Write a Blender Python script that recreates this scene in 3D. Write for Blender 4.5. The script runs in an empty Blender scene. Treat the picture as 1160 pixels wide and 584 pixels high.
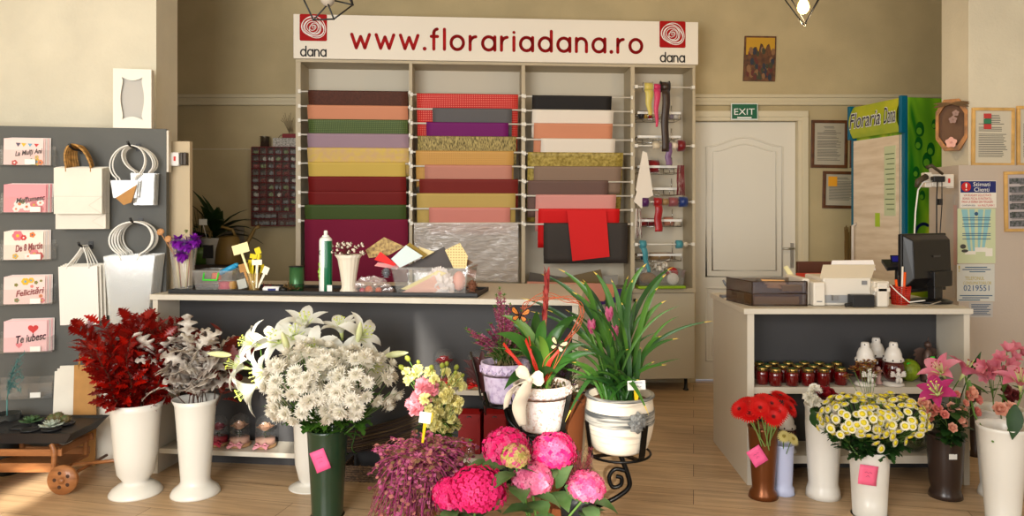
import bpy, math, random
from mathutils import Vector as V, Matrix, Quaternion
R = math.radians; PI = math.pi
F, CX, CY, H = 840.0, 607.0, 238.0, 1.4        # focal in px, principal point, eye height
scn = bpy.context.scene
COL = scn.collection

def P(px, py, Y):
    return V(((px-CX)*Y/F, Y, H-(py-CY)*Y/F))
def XX(px, Y): return (px-CX)*Y/F
def ZZ(py, Y): return H-(py-CY)*Y/F

# ------------------------------------------------------------------ materials
def lin(c):
    return tuple(((v/255)/12.92 if v/255 <= .04045 else ((v/255+.055)/1.055)**2.4) for v in c)
MATS = {}
def mat(name, c, rough=.6, metal=0, var=0, vscale=20, bump=0, bscale=60, trans=0, ior=1.45, emit=None, es=1, alpha=1, coat=0, sheen=0, sss=0, stretch=None, c2=None, spec=.5):
    if name in MATS: return MATS[name]
    m = bpy.data.materials.new(name); m.use_nodes = True
    nt = m.node_tree; b = nt.nodes['Principled BSDF']; L = nt.links.new
    col = (*lin(c), 1)
    b.inputs['Base Color'].default_value = col
    b.inputs['Roughness'].default_value = rough
    b.inputs['Metallic'].default_value = metal
    b.inputs['IOR'].default_value = ior
    b.inputs['Specular IOR Level'].default_value = spec
    if trans: b.inputs['Transmission Weight'].default_value = trans
    if alpha < 1: b.inputs['Alpha'].default_value = alpha
    if coat: b.inputs['Coat Weight'].default_value = coat
    if sheen: b.inputs['Sheen Weight'].default_value = sheen
    if emit:
        b.inputs['Emission Color'].default_value = (*lin(emit), 1); b.inputs['Emission Strength'].default_value = es
    if var or bump or c2:
        tc = nt.nodes.new('ShaderNodeTexCoord'); mp = nt.nodes.new('ShaderNodeMapping')
        L(tc.outputs['Object'], mp.inputs['Vector'])
        if stretch: mp.inputs['Scale'].default_value = stretch
        if var or c2:
            n = nt.nodes.new('ShaderNodeTexNoise'); n.inputs['Scale'].default_value = vscale; n.inputs['Detail'].default_value = 5
            L(mp.outputs[0], n.inputs['Vector'])
            r = nt.nodes.new('ShaderNodeValToRGB')
            if c2:
                a, bb = c, c2
            else:
                a = tuple(max(0, v*(1-var)) for v in c); bb = tuple(min(255, v*(1+var)) for v in c)
            r.color_ramp.elements[0].position = .35; r.color_ramp.elements[1].position = .65
            r.color_ramp.elements[0].color = (*lin(a), 1); r.color_ramp.elements[1].color = (*lin(bb), 1)
            L(n.outputs['Fac'], r.inputs[0]); L(r.outputs[0], b.inputs['Base Color'])
        if bump:
            n2 = nt.nodes.new('ShaderNodeTexNoise'); n2.inputs['Scale'].default_value = bscale; n2.inputs['Detail'].default_value = 6
            L(mp.outputs[0], n2.inputs['Vector'])
            bp = nt.nodes.new('ShaderNodeBump'); bp.inputs['Strength'].default_value = bump; bp.inputs['Distance'].default_value = .01
            L(n2.outputs['Fac'], bp.inputs['Height']); L(bp.outputs[0], b.inputs['Normal'])
    MATS[name] = m
    return m
def translucent(name, c, rough=.5, tr=.35, c2=None, vscale=8):
    """leaf / petal: principled mixed with a translucent lobe"""
    if name in MATS: return MATS[name]
    m = mat(name, c, rough, c2=c2, vscale=vscale)
    nt = m.node_tree; b = nt.nodes['Principled BSDF']; out = nt.nodes['Material Output']
    t = nt.nodes.new('ShaderNodeBsdfTranslucent'); mx = nt.nodes.new('ShaderNodeMixShader')
    t.inputs[0].default_value = (*lin(c), 1)
    mx.inputs[0].default_value = tr
    nt.links.new(b.outputs[0], mx.inputs[1]); nt.links.new(t.outputs[0], mx.inputs[2]); nt.links.new(mx.outputs[0], out.inputs[0])
    return m
def clearfilm(name, c=(235, 238, 240), a=.25, rough=.08, tr=None):
    """thin clear plastic / glass sheet: glossy over transparent, same for every ray"""
    if name in MATS: return MATS[name]
    m = bpy.data.materials.new(name); m.use_nodes = True; nt = m.node_tree
    b = nt.nodes['Principled BSDF']; b.inputs['Base Color'].default_value = (*lin(c), 1); b.inputs['Roughness'].default_value = rough
    b.inputs['Alpha'].default_value = a*.55
    out = nt.nodes['Material Output']
    g = nt.nodes.new('ShaderNodeBsdfGlossy'); g.inputs['Roughness'].default_value = rough
    lw = nt.nodes.new('ShaderNodeLayerWeight'); lw.inputs[0].default_value = .5
    pw_ = nt.nodes.new('ShaderNodeMath'); pw_.operation = 'POWER'; pw_.inputs[1].default_value = 4; nt.links.new(lw.outputs['Facing'], pw_.inputs[0])
    fr = nt.nodes.new('ShaderNodeMath'); fr.operation = 'MULTIPLY_ADD'; fr.inputs[1].default_value = .7; fr.inputs[2].default_value = .045; nt.links.new(pw_.outputs[0], fr.inputs[0])
    mx = nt.nodes.new('ShaderNodeMixShader'); nt.links.new(fr.outputs[0], mx.inputs[0])
    nt.links.new(b.outputs[0], mx.inputs[1]); nt.links.new(g.outputs[0], mx.inputs[2]); nt.links.new(mx.outputs[0], out.inputs[0])
    MATS[name] = m
    return m

# ------------------------------------------------------------------ mesh builder
def basis(d, hint=None):
    d = V(d).normalized()
    h = V(hint) if hint is not None else V((0, 0, 1))
    if abs(d.dot(h.normalized())) > .98: h = V((1, 0, 0)) if abs(d.x) < .9 else V((0, 1, 0))
    s = d.cross(h).normalized(); n = s.cross(d).normalized()
    return d, s, n
class MB:
    def __init__(self, T=None): self.v = []; self.f = []; self.m = []; self.s = []; self.T = T
    def add(self, vs, fs, mi=0, smooth=True):
        o = len(self.v)
        for p in vs:
            p = V(p)
            self.v.append(self.T @ p if self.T is not None else p)
        for f in fs:
            self.f.append([o+i for i in f]); self.m.append(mi); self.s.append(smooth)
        return self
    def box(self, x0, x1, y0, y1, z0, z1, mi=0, T=None):
        vs = [V((x, y, z)) for z in (z0, z1) for y in (y0, y1) for x in (x0, x1)]
        if T is not None: vs = [T @ p for p in vs]
        return self.add(vs, [(0, 2, 3, 1), (4, 5, 7, 6), (0, 1, 5, 4), (2, 6, 7, 3), (0, 4, 6, 2), (1, 3, 7, 5)], mi, False)
    def lathe(self, c, prof, n=24, mi=0, T=None, ribs=0, ribd=0, smooth=True, caps=True):
        c = V(c); vs = []; fs = []
        for r, z in prof:
            for k in range(n):
                a = 2*PI*k/n; rr = r*(1+(ribd*math.cos(a*ribs) if ribs else 0))
                p = V((rr*math.cos(a), rr*math.sin(a), z))
                if T is not None: p = T @ p
                vs.append(c+p)
        for j in range(len(prof)-1):
            for k in range(n):
                a, b = j*n+k, j*n+(k+1) % n
                fs.append((a, b, b+n, a+n))
        self.add(vs, fs, mi, smooth)
        if caps:
            o = len(self.v)-len(vs)
            for j, rev in ((0, True), (len(prof)-1, False)):
                if prof[j][0] > 1e-4:
                    ring = [o+j*n+k for k in range(n)]
                    self.f.append(ring[::-1] if rev else ring); self.m.append(mi); self.s.append(False)
        return self
    def cyl(self, a, b, r, n=12, mi=0, r2=None, caps=True):
        return self.tube([a, b], [r, r if r2 is None else r2], n, mi, caps)
    def tube(self, pts, r, n=6, mi=0, caps=True, closed=False):
        pts = [V(p) for p in pts]; m = len(pts)
        rs = r if isinstance(r, (list, tuple)) else [r]*m
        vs = []; fs = []; prev = None
        for i, p in enumerate(pts):
            if closed: d = pts[(i+1) % m]-pts[i-1]
            else: d = pts[min(i+1, m-1)]-pts[max(i-1, 0)]
            if d.length < 1e-9: d = V((0, 0, 1))
            d.normalize()
            if prev is None: d, s, nn = basis(d)
            else:
                nn = prev-d*prev.dot(d)
                if nn.length < 1e-6: d, s, nn = basis(d)
                nn.normalize(); s = d.cross(nn)
            prev = nn
            for k in range(n):
                a = 2*PI*k/n; vs.append(p+(s*math.cos(a)+nn*math.sin(a))*rs[i])
        for i in range(m if closed else m-1):
            for k in range(n):
                a, b = i*n+k, i*n+(k+1) % n
                a2, b2 = ((i+1) % m)*n+k, ((i+1) % m)*n+(k+1) % n
                fs.append((a, b, b2, a2))
        self.add(vs, fs, mi, True)
        if caps and not closed:
            o = len(self.v)-len(vs)
            self.f.append([o+k for k in range(n)][::-1]); self.m.append(mi); self.s.append(False)
            self.f.append([o+(m-1)*n+k for k in range(n)]); self.m.append(mi); self.s.append(False)
        return self
    def ball(self, c, r, n=10, mi=0, sq=(1, 1, 1)):
        c = V(c); prof = []
        k = max(4, n//2+1)
        vs = []; fs = []
        for j in range(1, k):
            t = PI*j/k
            for i in range(n):
                a = 2*PI*i/n
                vs.append(c+V((r*sq[0]*math.sin(t)*math.cos(a), r*sq[1]*math.sin(t)*math.sin(a), r*sq[2]*math.cos(t))))
        top = len(vs); vs.append(c+V((0, 0, r*sq[2]))); bot = len(vs); vs.append(c-V((0, 0, r*sq[2])))
        for j in range(k-2):
            for i in range(n):
                a, b = j*n+i, j*n+(i+1) % n
                fs.append((a, a+n, b+n, b))
        for i in range(n):
            fs.append((top, i, (i+1) % n)); a = (k-2)*n
            fs.append((bot, a+(i+1) % n, a+i))
        return self.add(vs, fs, mi)
    def strip(self, base, d, up, L, prof, curl=0, mi=0, fold=0, bend=None, zig=0):
        """leaf/petal: prof = half widths along the length; curl>0 droops against up"""
        d, s, n = basis(d, up); base = V(base); m = len(prof)
        vs = []
        for i, w in enumerate(prof):
            t = i/(m-1)
            if bend is not None:      # circular droop, bend = total angle
                a = bend*t
                if abs(bend) < 1e-4: c = base+d*L*t; nl = n
                else: c = base+(d*math.sin(a)-n*(1-math.cos(a)))*(L/bend); nl = n*math.cos(a)+d*math.sin(a)
            else:
                c = base+d*L*t-n*curl*L*t*t; nl = n
            off = s*w
            vs += [c-off+nl*fold*w, c, c+off+nl*fold*w]
        fs = []
        for i in range(m-1):
            a = i*3; fs += [(a, a+1, a+4, a+3), (a+1, a+2, a+5, a+4)]
        return self.add(vs, fs, mi, True)
    def sheet(self, pts, th, n, mi=0):
        """thin slab from a 3D polygon: pts loop, thickness th along n"""
        n = V(n).normalized()*th; pts = [V(p) for p in pts]; k = len(pts)
        vs = pts+[p+n for p in pts]
        fs = [list(range(k))[::-1], [k+i for i in range(k)]]+[(i, (i+1) % k, k+(i+1) % k, k+i) for i in range(k)]
        return self.add(vs, fs, mi, False)
    def grid(self, fn, nu, nv, mi=0, smooth=True):
        vs = [fn(i/nu, j/nv) for j in range(nv+1) for i in range(nu+1)]
        fs = [(j*(nu+1)+i, j*(nu+1)+i+1, (j+1)*(nu+1)+i+1, (j+1)*(nu+1)+i) for j in range(nv) for i in range(nu)]
        return self.add(vs, fs, mi, smooth)
    def stroke(self, pts, w, n=(0, -1, 0), lift=0, mi=0, disc=10):
        n = V(n).normalized(); pts = [V(p)+n*lift for p in pts]
        for i, p in enumerate(pts):
            _, s, t = basis(n)
            self.add([p+(s*math.cos(2*PI*k/disc)+t*math.sin(2*PI*k/disc))*w for k in range(disc)], [list(range(disc))], mi, False)
            if i:
                q = pts[i-1]; d = (p-q)
                if d.length > 1e-7:
                    sd = d.normalized().cross(n)*w
                    self.add([q-sd, q+sd, p+sd, p-sd], [(0, 1, 2, 3)], mi, False)
        return self
    def build(self, name, mats, parent=None, bevel=0, solid=0, sub=0, tri=False):
        if not isinstance(mats, (list, tuple)): mats = [mats]
        me = bpy.data.meshes.new(name)
        o0 = root_of(parent).location if parent is not None else V((0, 0, 0))
        me.from_pydata([tuple(p-o0) for p in self.v], [], self.f)
        for m in mats: me.materials.append(m)
        me.polygons.foreach_set('material_index', self.m); me.polygons.foreach_set('use_smooth', self.s)
        me.update()
        o = bpy.data.objects.new(name, me); COL.objects.link(o)
        if parent is not None: o.parent = parent
        if bevel:
            b = o.modifiers.new('Bevel', 'BEVEL'); b.width = bevel; b.segments = 2; b.limit_method = 'ANGLE'; b.angle_limit = R(50)
        if solid:
            s = o.modifiers.new('Solid', 'SOLIDIFY'); s.thickness = solid; s.offset = 0
        if sub:
            s = o.modifiers.new('Sub', 'SUBSURF'); s.levels = sub; s.render_levels = sub
        return o
def root_of(o):
    while o.parent is not None: o = o.parent
    return o
KIDS = {}
def kids(o): return [c for c in o.children]
def thing(name, label, cat, loc=(0, 0, 0), group=None):
    o = bpy.data.objects.new(name, None); COL.objects.link(o); o.location = loc; o.empty_display_size = .05
    return tag(o, label, cat, group)
def tag(o, label, cat=None, group=None, kind=None):
    if label: o['label'] = label
    if cat: o['category'] = cat
    if group: o['group'] = group
    if kind: o['kind'] = kind
    return o
def struct(o): o['kind'] = 'structure'; return o
def single(mb, name, mats, label, cat, group=None, loc=None, **k):
    """a thing that is one mesh; origin at its base"""
    if loc is None:
        xs = [p.x for p in mb.v]; ys = [p.y for p in mb.v]; zs = [p.z for p in mb.v]
        loc = V(((min(xs)+max(xs))/2, (min(ys)+max(ys))/2, min(zs)))
    loc = V(loc)
    mb.v = [p-loc for p in mb.v]
    o = mb.build(name, mats, None, **k); o.location = loc
    return tag(o, label, cat, group)
def dup(root, loc=None, rot=None, scale=None, label=None, group=None):
    c = root.copy(); COL.objects.link(c)
    if loc is not None: c.location = loc
    if rot is not None: c.rotation_euler = rot
    if scale is not None: c.scale = (scale,)*3 if not isinstance(scale, (tuple, list)) else scale
    if label: c['label'] = label
    if group: c['group'] = group
    def rec(src, dst):
        for ch in src.children:
            if ch == dst: continue
            k = ch.copy(); COL.objects.link(k); k.parent = dst; rec(ch, k)
    rec(root, c)
    return c
def kill(root):
    for ch in list(root.children): kill(ch)
    bpy.data.objects.remove(root)
def put(mesh_obj, parent, loc, d, spin=0, scale=1, name=None):
    """copy a prototype mesh (axis +Z) as a part of parent, at world loc, pointing to d"""
    o = mesh_obj.copy(); COL.objects.link(o); o.parent = parent
    if name: o.name = name
    q = V((0, 0, 1)).rotation_difference(V(d).normalized())
    o.rotation_mode = 'QUATERNION'; o.rotation_quaternion = q @ Quaternion((0, 0, 1), spin)
    o.location = V(loc)-root_of(parent).location; o.scale = (scale,)*3
    return o
class Pl:
    """a vertical plane seen from the camera: from (pxa,Ya) to (pxb,Yb); u runs along it, v goes away from the camera"""
    def __init__(s, pxa, Ya, pxb, Yb):
        a = V((XX(pxa, Ya), Ya, 0)); b = V((XX(pxb, Yb), Yb, 0))
        s.a = a; s.W = (b-a).length; s.d = (b-a).normalized(); s.n = V((-s.d.y, s.d.x, 0))
        s.T = Matrix(((s.d.x, s.n.x, 0, a.x), (s.d.y, s.n.y, 0, a.y), (0, 0, 1, 0), (0, 0, 0, 1)))
    def hit(s, px, py, v=0):
        o = s.a+s.n*v; r = V(((px-CX)/F, 1, 0))
        t = o.dot(s.n)/r.dot(s.n)
        p = r*t
        return (p-s.a).dot(s.d), H-(py-CY)*t/F
    def u(s, px, v=0): return s.hit(px, 238, v)[0]
    def z(s, px, py, v=0): return s.hit(px, py, v)[1]
    def w(s, u, v, z): return s.T @ V((u, v, z))
    def wp(s, px, py, v=0):
        u, z = s.hit(px, py, v); return s.w(u, v, z)
FONTCACHE = {}
def text(parent, name, s, c, right, up, w=None, h=None, m=None, shear=0, lift=.0012, align='fit', fat=0):
    """flat lettering fitted to w x h around centre c"""
    fc = bpy.data.curves.new('t', 'FONT'); fc.body = s; fc.size = 1; fc.shear = shear; fc.align_x = 'CENTER'; fc.resolution_u = 3; fc.offset = fat
    to = bpy.data.objects.new('t', fc); COL.objects.link(to)
    bpy.context.view_layer.update()
    me = bpy.data.meshes.new_from_object(to); bpy.data.objects.remove(to); bpy.data.curves.remove(fc)
    xs = [v.co.x for v in me.vertices]; ys = [v.co.y for v in me.vertices]
    W = max(xs)-min(xs); Hh = max(ys)-min(ys); mx = (max(xs)+min(xs))/2; my = (max(ys)+min(ys))/2
    sx = w/W if w else None; sy = h/Hh if h else None
    if sx is None: sx = sy
    if sy is None: sy = sx
    right = V(right).normalized(); up = V(up).normalized(); n = right.cross(up)
    c = V(c)+n*lift-root_of(parent).location
    for v in me.vertices:
        v.co = c+right*(v.co.x-mx)*sx+up*(v.co.y-my)*sy
    me.materials.clear(); me.materials.append(m)
    o = bpy.data.objects.new(name, me); COL.objects.link(o); o.parent = parent
    return o
def bez(p0, p1, p2, n=8):
    p0, p1, p2 = V(p0), V(p1), V(p2)
    return [p0*(1-t)**2+p1*2*t*(1-t)+p2*t*t for t in [i/n for i in range(n+1)]]
UP = V((0, 0, 1))
ORD = ['first', 'second', 'third', 'fourth', 'fifth', 'sixth', 'seventh', 'eighth', 'ninth', 'tenth', 'eleventh', 'twelfth', 'thirteenth', 'fourteenth']
rnd = random.Random(7)
def U(a, b): return rnd.uniform(a, b)
cam = bpy.data.cameras.new('camera'); co = bpy.data.objects.new('camera', cam); COL.objects.link(co)
co.location = (0, 0, H); co.rotation_euler = (PI/2, 0, 0)
cam.sensor_width = 36; cam.lens = F/1160*36; cam.shift_x = -(CX-580)/1160; cam.shift_y = -(292-CY)/1160
cam.clip_start = .05
scn.camera = co
scn.view_settings.view_transform = 'Standard'; scn.view_settings.look = 'None'
scn.view_settings.gamma = 1; scn.view_settings.use_curve_mapping = False
scn.view_settings.exposure = 0.0
w = bpy.data.worlds.new('sky'); scn.world = w; w.use_nodes = True
bg = w.node_tree.nodes['Background']; bg.inputs[0].default_value = (*lin((205, 220, 240)), 1); bg.inputs[1].default_value = 1.0

def lamp(name, kind, loc, aim, energy, color, **k):
    l = bpy.data.lights.new(name, kind); o = bpy.data.objects.new(name, l); COL.objects.link(o)
    o.location = loc; o.rotation_euler = (V(aim)-V(loc)).to_track_quat('-Z', 'Y').to_euler()
    l.energy = energy; l.color = color
    for a, b in k.items(): setattr(l, a, b)
    return o
# daylight entering through the glazed shop front behind the camera
lamp('window_daylight', 'AREA', (-1.9, -.93, 1.75), (-2.2, 4.2, 1.2), 205, (1, .98, .94), shape='RECTANGLE', size=2.4, size_y=2.0)
lamp('door_daylight', 'AREA', (1.7, -.93, 1.6), (1.2, 5, 1.0), 60, (1, .95, .87), shape='RECTANGLE', size=2.4, size_y=1.8)
# spot lamps added outside the shop front, imitating low sun in narrow patches
def beam(aim, src, rad, energy):
    d = (V(aim)-V(src)).length
    return lamp('spot_for_sun', 'SPOT', src, aim, energy, (1, .95, .84), spot_size=2*math.atan(rad/d), spot_blend=.35, shadow_soft_size=.05)
beam((-.92, 3.36, .67), (.5, -9, 4.9), .50, 26000)
beam((-2.52, 3.68, .0), (-2.0, -9, 4.2), .075, 40000)
beam((-.12, 2.7, .52), (-.6, -9, 4.4), .50, 11500)

YB = 6.06
wallm = mat('wall_paint', (188, 170, 130), .85, var=.03, vscale=3, bump=.15, bscale=120)
creamw = mat('wall_paint_cream', (214, 206, 184), .85, var=.03, vscale=2.5, bump=.2, bscale=60)
ceilm = mat('ceiling_paint', (210, 200, 175), .9)
whitem = mat('door_white', (226, 220, 205), .45)
trimm = mat('trim_plastic', (205, 192, 160), .5)

def floor_material():
    m = bpy.data.materials.new('laminate_floor'); m.use_nodes = True; nt = m.node_tree; L = nt.links.new
    b = nt.nodes['Principled BSDF']; tc = nt.nodes.new('ShaderNodeTexCoord')
    mp = nt.nodes.new('ShaderNodeMapping'); mp.inputs['Rotation'].default_value = (0, 0, R(12)); L(tc.outputs['Object'], mp.inputs[0])
    br = nt.nodes.new('ShaderNodeTexBrick'); br.inputs['Scale'].default_value = 1
    br.inputs['Brick Width'].default_value = 1.25; br.inputs['Row Height'].default_value = .19; br.inputs['Mortar Size'].default_value = .0015
    br.inputs['Color1'].default_value = (*lin((206, 177, 142)), 1); br.inputs['Color2'].default_value = (*lin((190, 160, 125)), 1)
    br.inputs['Mortar'].default_value = (*lin((92, 66, 42)), 1)
    L(mp.outputs[0], br.inputs['Vector'])
    m2 = nt.nodes.new('ShaderNodeMapping'); m2.inputs['Scale'].default_value = (1.6, 22, 1); L(mp.outputs[0], m2.inputs[0])
    n = nt.nodes.new('ShaderNodeTexNoise'); n.inputs['Scale'].default_value = 1.6; n.inputs['Detail'].default_value = 8; n.inputs['Distortion'].default_value = .6
    L(m2.outputs[0], n.inputs['Vector'])
    rp = nt.nodes.new('ShaderNodeValToRGB'); rp.color_ramp.elements[0].position = .35; rp.color_ramp.elements[1].position = .68
    rp.color_ramp.elements[0].color = (.70, .66, .62, 1); rp.color_ramp.elements[1].color = (1.1, 1.08, 1.02, 1)
    L(n.outputs['Fac'], rp.inputs[0])
    mx = nt.nodes.new('ShaderNodeMix'); mx.data_type = 'RGBA'; mx.blend_type = 'MULTIPLY'; mx.inputs[0].default_value = .85
    L(br.outputs['Color'], mx.inputs[6]); L(rp.outputs[0], mx.inputs[7]); L(mx.outputs[2], b.inputs['Base Color'])
    b.inputs['Roughness'].default_value = .38
    return m
struct(MB().box(-4.3, 4.4, -1.2, 6.2, -.12, 0).build('floor', floor_material()))
struct(MB().box(-4.3, 4.4, -1.2, 6.2, 3.35, 3.45).build('ceiling', ceilm))
# back wall with a door opening
DX0, DX1, DZ = XX(783, YB), XX(907, YB), ZZ(133, YB)
wb = MB()
wb.box(-4.3, DX0, YB, YB+.14, 0, 3.35).box(DX1, 4.4, YB, YB+.14, 0, 3.35).box(DX0, DX1, YB, YB+.14, DZ, 3.35)
struct(wb.build('wall_back', wallm))
struct(MB().box(-4.3, -4.16, -1.2, YB, 0, 3.35).build('wall_left', creamw))
struct(MB().box(4.26, 4.4, -1.2, YB, 0, 3.35).build('wall_right', creamw))
# pier on the left behind the bag display, and the low partition beside it
lx = XX(177, 4.4)
struct(MB().box(-4.16, lx, 4.4, 4.66, 0, 3.35).build('wall_left_pier', creamw))
struct(MB().box(XX(150, 4.36), XX(215, 4.36), 4.36, 4.395, 0, ZZ(160, 4.36)).build('wall_left_partition', mat('partition', (196, 178, 146), .7)))
# pier on the right, thicker in its lower part
rx = XX(1097, 4.56)
struct(MB().box(rx, 4.26, 4.56, 4.86, 1.66, 3.35).build('wall_right_pier', creamw))
struct(MB().box(XX(1086, 4.52), 4.26, 4.52, 4.86, 0, ZZ(187.5, 4.58)).build('wall_right_wainscot', mat('wainscot', (190, 176, 162), .8, bump=.1)))
# shop front behind the camera: wall with two glazed openings
wf = MB()
ZL, ZH = .25, 2.85
xs = [-4.16, -3.5, -.55, -.25, .9, 1.2, 3.4, 4.26]
for a, b in ((0, 1), (2, 3), (4, 5), (6, 7)): wf.box(xs[a], xs[b], -1.2, -1.0, 0, 3.35)
for a, b in ((1, 2), (3, 4), (5, 6)):
    wf.box(xs[a], xs[b], -1.2, -1.0, ZH, 3.35)
    if a != 3: wf.box(xs[a], xs[b], -1.2, -1.0, 0, ZL)
struct(wf.build('wall_front', creamw))
frm = mat('window_frame_white', (235, 235, 232), .4)
for i, (a, b) in enumerate(((1, 2), (3, 4), (5, 6))):
    x0, x1 = xs[a], xs[b]; z0 = ZL if a != 3 else 0
    m = MB(); t = .06
    m.box(x0, x1, -1.16, -1.1, z0, z0+t).box(x0, x1, -1.16, -1.1, ZH-t, ZH).box(x0, x0+t, -1.16, -1.1, z0, ZH).box(x1-t, x1, -1.16, -1.1, z0, ZH)
    if x1-x0 > 1.5: m.box((x0+x1)/2-.03, (x0+x1)/2+.03, -1.16, -1.1, z0, ZH)
    struct(m.build('window_%d' % (i+1), frm))
# cable trunking / picture rail along the back wall
t = MB()
for x0, x1 in ((-4.16, 3.5),):
    t.box(x0, x1, YB-.028, YB, ZZ(111, YB), ZZ(107, YB)).box(x0, x1, YB-.018, YB, ZZ(115.5, YB), ZZ(111, YB)).box(x0, x1, YB-.034, YB, ZZ(119.5, YB), ZZ(115.5, YB))
struct(t.build('trim_1', trimm, bevel=.004))
struct(MB().box(-4.16, XX(330, YB), YB-.006, YB, ZZ(169.5, YB), ZZ(168, YB)).build('trim_2', trimm))
struct(MB().box(-4.16, DX0-.06, YB-.018, YB, 0, .08).build('baseboard_back', trimm))
struct(MB().box(DX1+.06, 4.2, YB-.018, YB, 0, .08).build('baseboard_right', trimm))
# door_1: leaf with arched panels, frame, handle
fr = MB(); c0, c1 = DX0-.05, DX1+.05
fr.box(c0, DX0+.03, YB-.03, YB+.1, 0, DZ-.03).box(DX1-.03, c1, YB-.03, YB+.1, 0, DZ-.03).box(c0, c1, YB-.03, YB+.1, DZ-.03, DZ+.05)
fr.box(c0-.0, DX0+.0, YB-.042, YB-.03, 0, DZ+.02).box(DX1, c1, YB-.042, YB-.03, 0, DZ+.0).box(c0, c1, YB-.042, YB-.03, DZ, DZ+.05)
d1 = struct(fr.build('door_1', mat('door_frame_cream', (214, 202, 172), .6), bevel=.004))
LY = YB+.035
leaf = MB(); leaf.box(DX0+.032, DX1-.032, LY, LY+.04, .012, DZ-.034)
def moulding(mb, loop, r):
    mb.tube(loop, r, 6, closed=True)
def arch(x0, x1, z0, z1, rise, y):
    pts = [(x0, y, z0), (x1, y, z0), (x1, y, z1)]
    n = 16
    for i in range(1, n):
        t = i/n
        s = (1-math.cos(2*PI*t))/2
        pts.append((x1+(x0-x1)*t, y, z1+rise*s))
    pts.append((x0, y, z1))
    return pts
ax0, ax1 = XX(800, LY), XX(886, LY)
zt, zb = ZZ(166, LY), ZZ(313, LY)
moulding(leaf, arch(ax0, ax1, zb, zt, .075, LY), .009)
moulding(leaf, arch(ax0+.05, ax1-.05, zb+.05, zt-.04, .06, LY), .007)
moulding(leaf, arch(ax0, ax1, ZZ(408, LY), ZZ(326, LY), 0, LY), .011)
moulding(leaf, arch(ax0+.05, ax1-.05, ZZ(402, LY), ZZ(332, LY), 0, LY), .007)
leaf.build('door_leaf', whitem, d1)
hn = MB(); hx = XX(897, LY)
hn.box(hx-.014, hx+.014, LY-.008, LY, ZZ(303, LY), ZZ(275, LY)); hn.tube([(hx, LY-.005, ZZ(281, LY)), (hx, LY-.045, ZZ(281, LY)), (hx-.09, LY-.045, ZZ(281, LY))], .009, 8)
hn.cyl((hx, LY-.012, ZZ(298, LY)), (hx, LY-.006, ZZ(298, LY)), .008, 10)
hn.build('door_handle', mat('brushed_steel', (190, 188, 182), .3, 1), d1)
# EXIT sign hanging above the door
ey = YB-.06
ex = thing('exit_sign', 'green EXIT sign with white lettering hanging above the white door', 'sign', (XX(843, ey), ey, ZZ(136, ey)))
MB().box(XX(828, ey), XX(858.5, ey), ey-.004, ey+.004, ZZ(136, ey), ZZ(117, ey)).build('sign_border', mat('sign_white', (225, 228, 222), .4), ex, bevel=.002)
MB().box(XX(829, ey), XX(857.5, ey), ey-.006, ey-.003, ZZ(134.5, ey), ZZ(118, ey)).build('sign_face', mat('sign_green', (0, 92, 58), .4), ex)
text(ex, 'lettering', 'EXIT', (XX(843, ey), ey-.006, ZZ(126.5, ey)), (1, 0, 0), (0, 0, 1), .165, .05, mat('letter_white', (240, 240, 235), .4))
MB().box(XX(835, ey), XX(851, ey), ey-.0075, ey-.006, ZZ(134, ey), ZZ(132.5, ey)).build('arrow_bar', mat('letter_white', 0), ex)
# religious picture: gold sky over a dark crowd of figures (plain stand-in)
pc = thing('icon_picture', 'small unframed religious picture with gold top hung high on the back wall', 'picture', (XX(860, 6.05), 6.05, ZZ(92, 6.05)))
Y1 = 6.04
pm = MB(); pm.sheet([P(844, 40.5, Y1), P(879.5, 41, Y1), P(878, 92, Y1), P(842, 91.5, Y1)], .016, (0, 1, 0)); pm.build('board', mat('icon_dark', (70, 42, 24), .5, c2=(112, 70, 38), vscale=25), pc)
g = MB()
pts = [P(845.5, 42.5, Y1), P(878, 43, Y1), P(877.5, 58, Y1)]
rr = random.Random(3)
for i in range(13): pts.append(P(876-i*2.4, 55+rr.uniform(-6, 5)+abs(i-6)*.6-(6 if i in (2, 3) else 0), Y1))
pts.append(P(845, 62, Y1))
g.add([p-V((0, .002, 0)) for p in pts], [list(range(len(pts)))], 0, False)
g.build('gold_sky', mat('icon_gold', (196, 148, 40), .35), pc)
fg = MB()
for i in range(46):
    px, py = rr.uniform(846, 876), rr.uniform(56, 88)
    a = rr.uniform(1.2, 2.4)
    c = P(px, py, Y1)+V((0, -.003-.00003*i, 0))
    fg.add([c+V((math.cos(2*PI*k/7)*a*.008, 0, math.sin(2*PI*k/7)*a*.014)) for k in range(7)], [list(range(7))], i % 4, False)
fg.build('painted_figures', [mat('icon_a', (96, 40, 30), .5), mat('icon_b', (40, 44, 56), .5), mat('icon_c', (136, 96, 60), .5), mat('icon_d', (60, 60, 40), .5)], pc)
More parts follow.
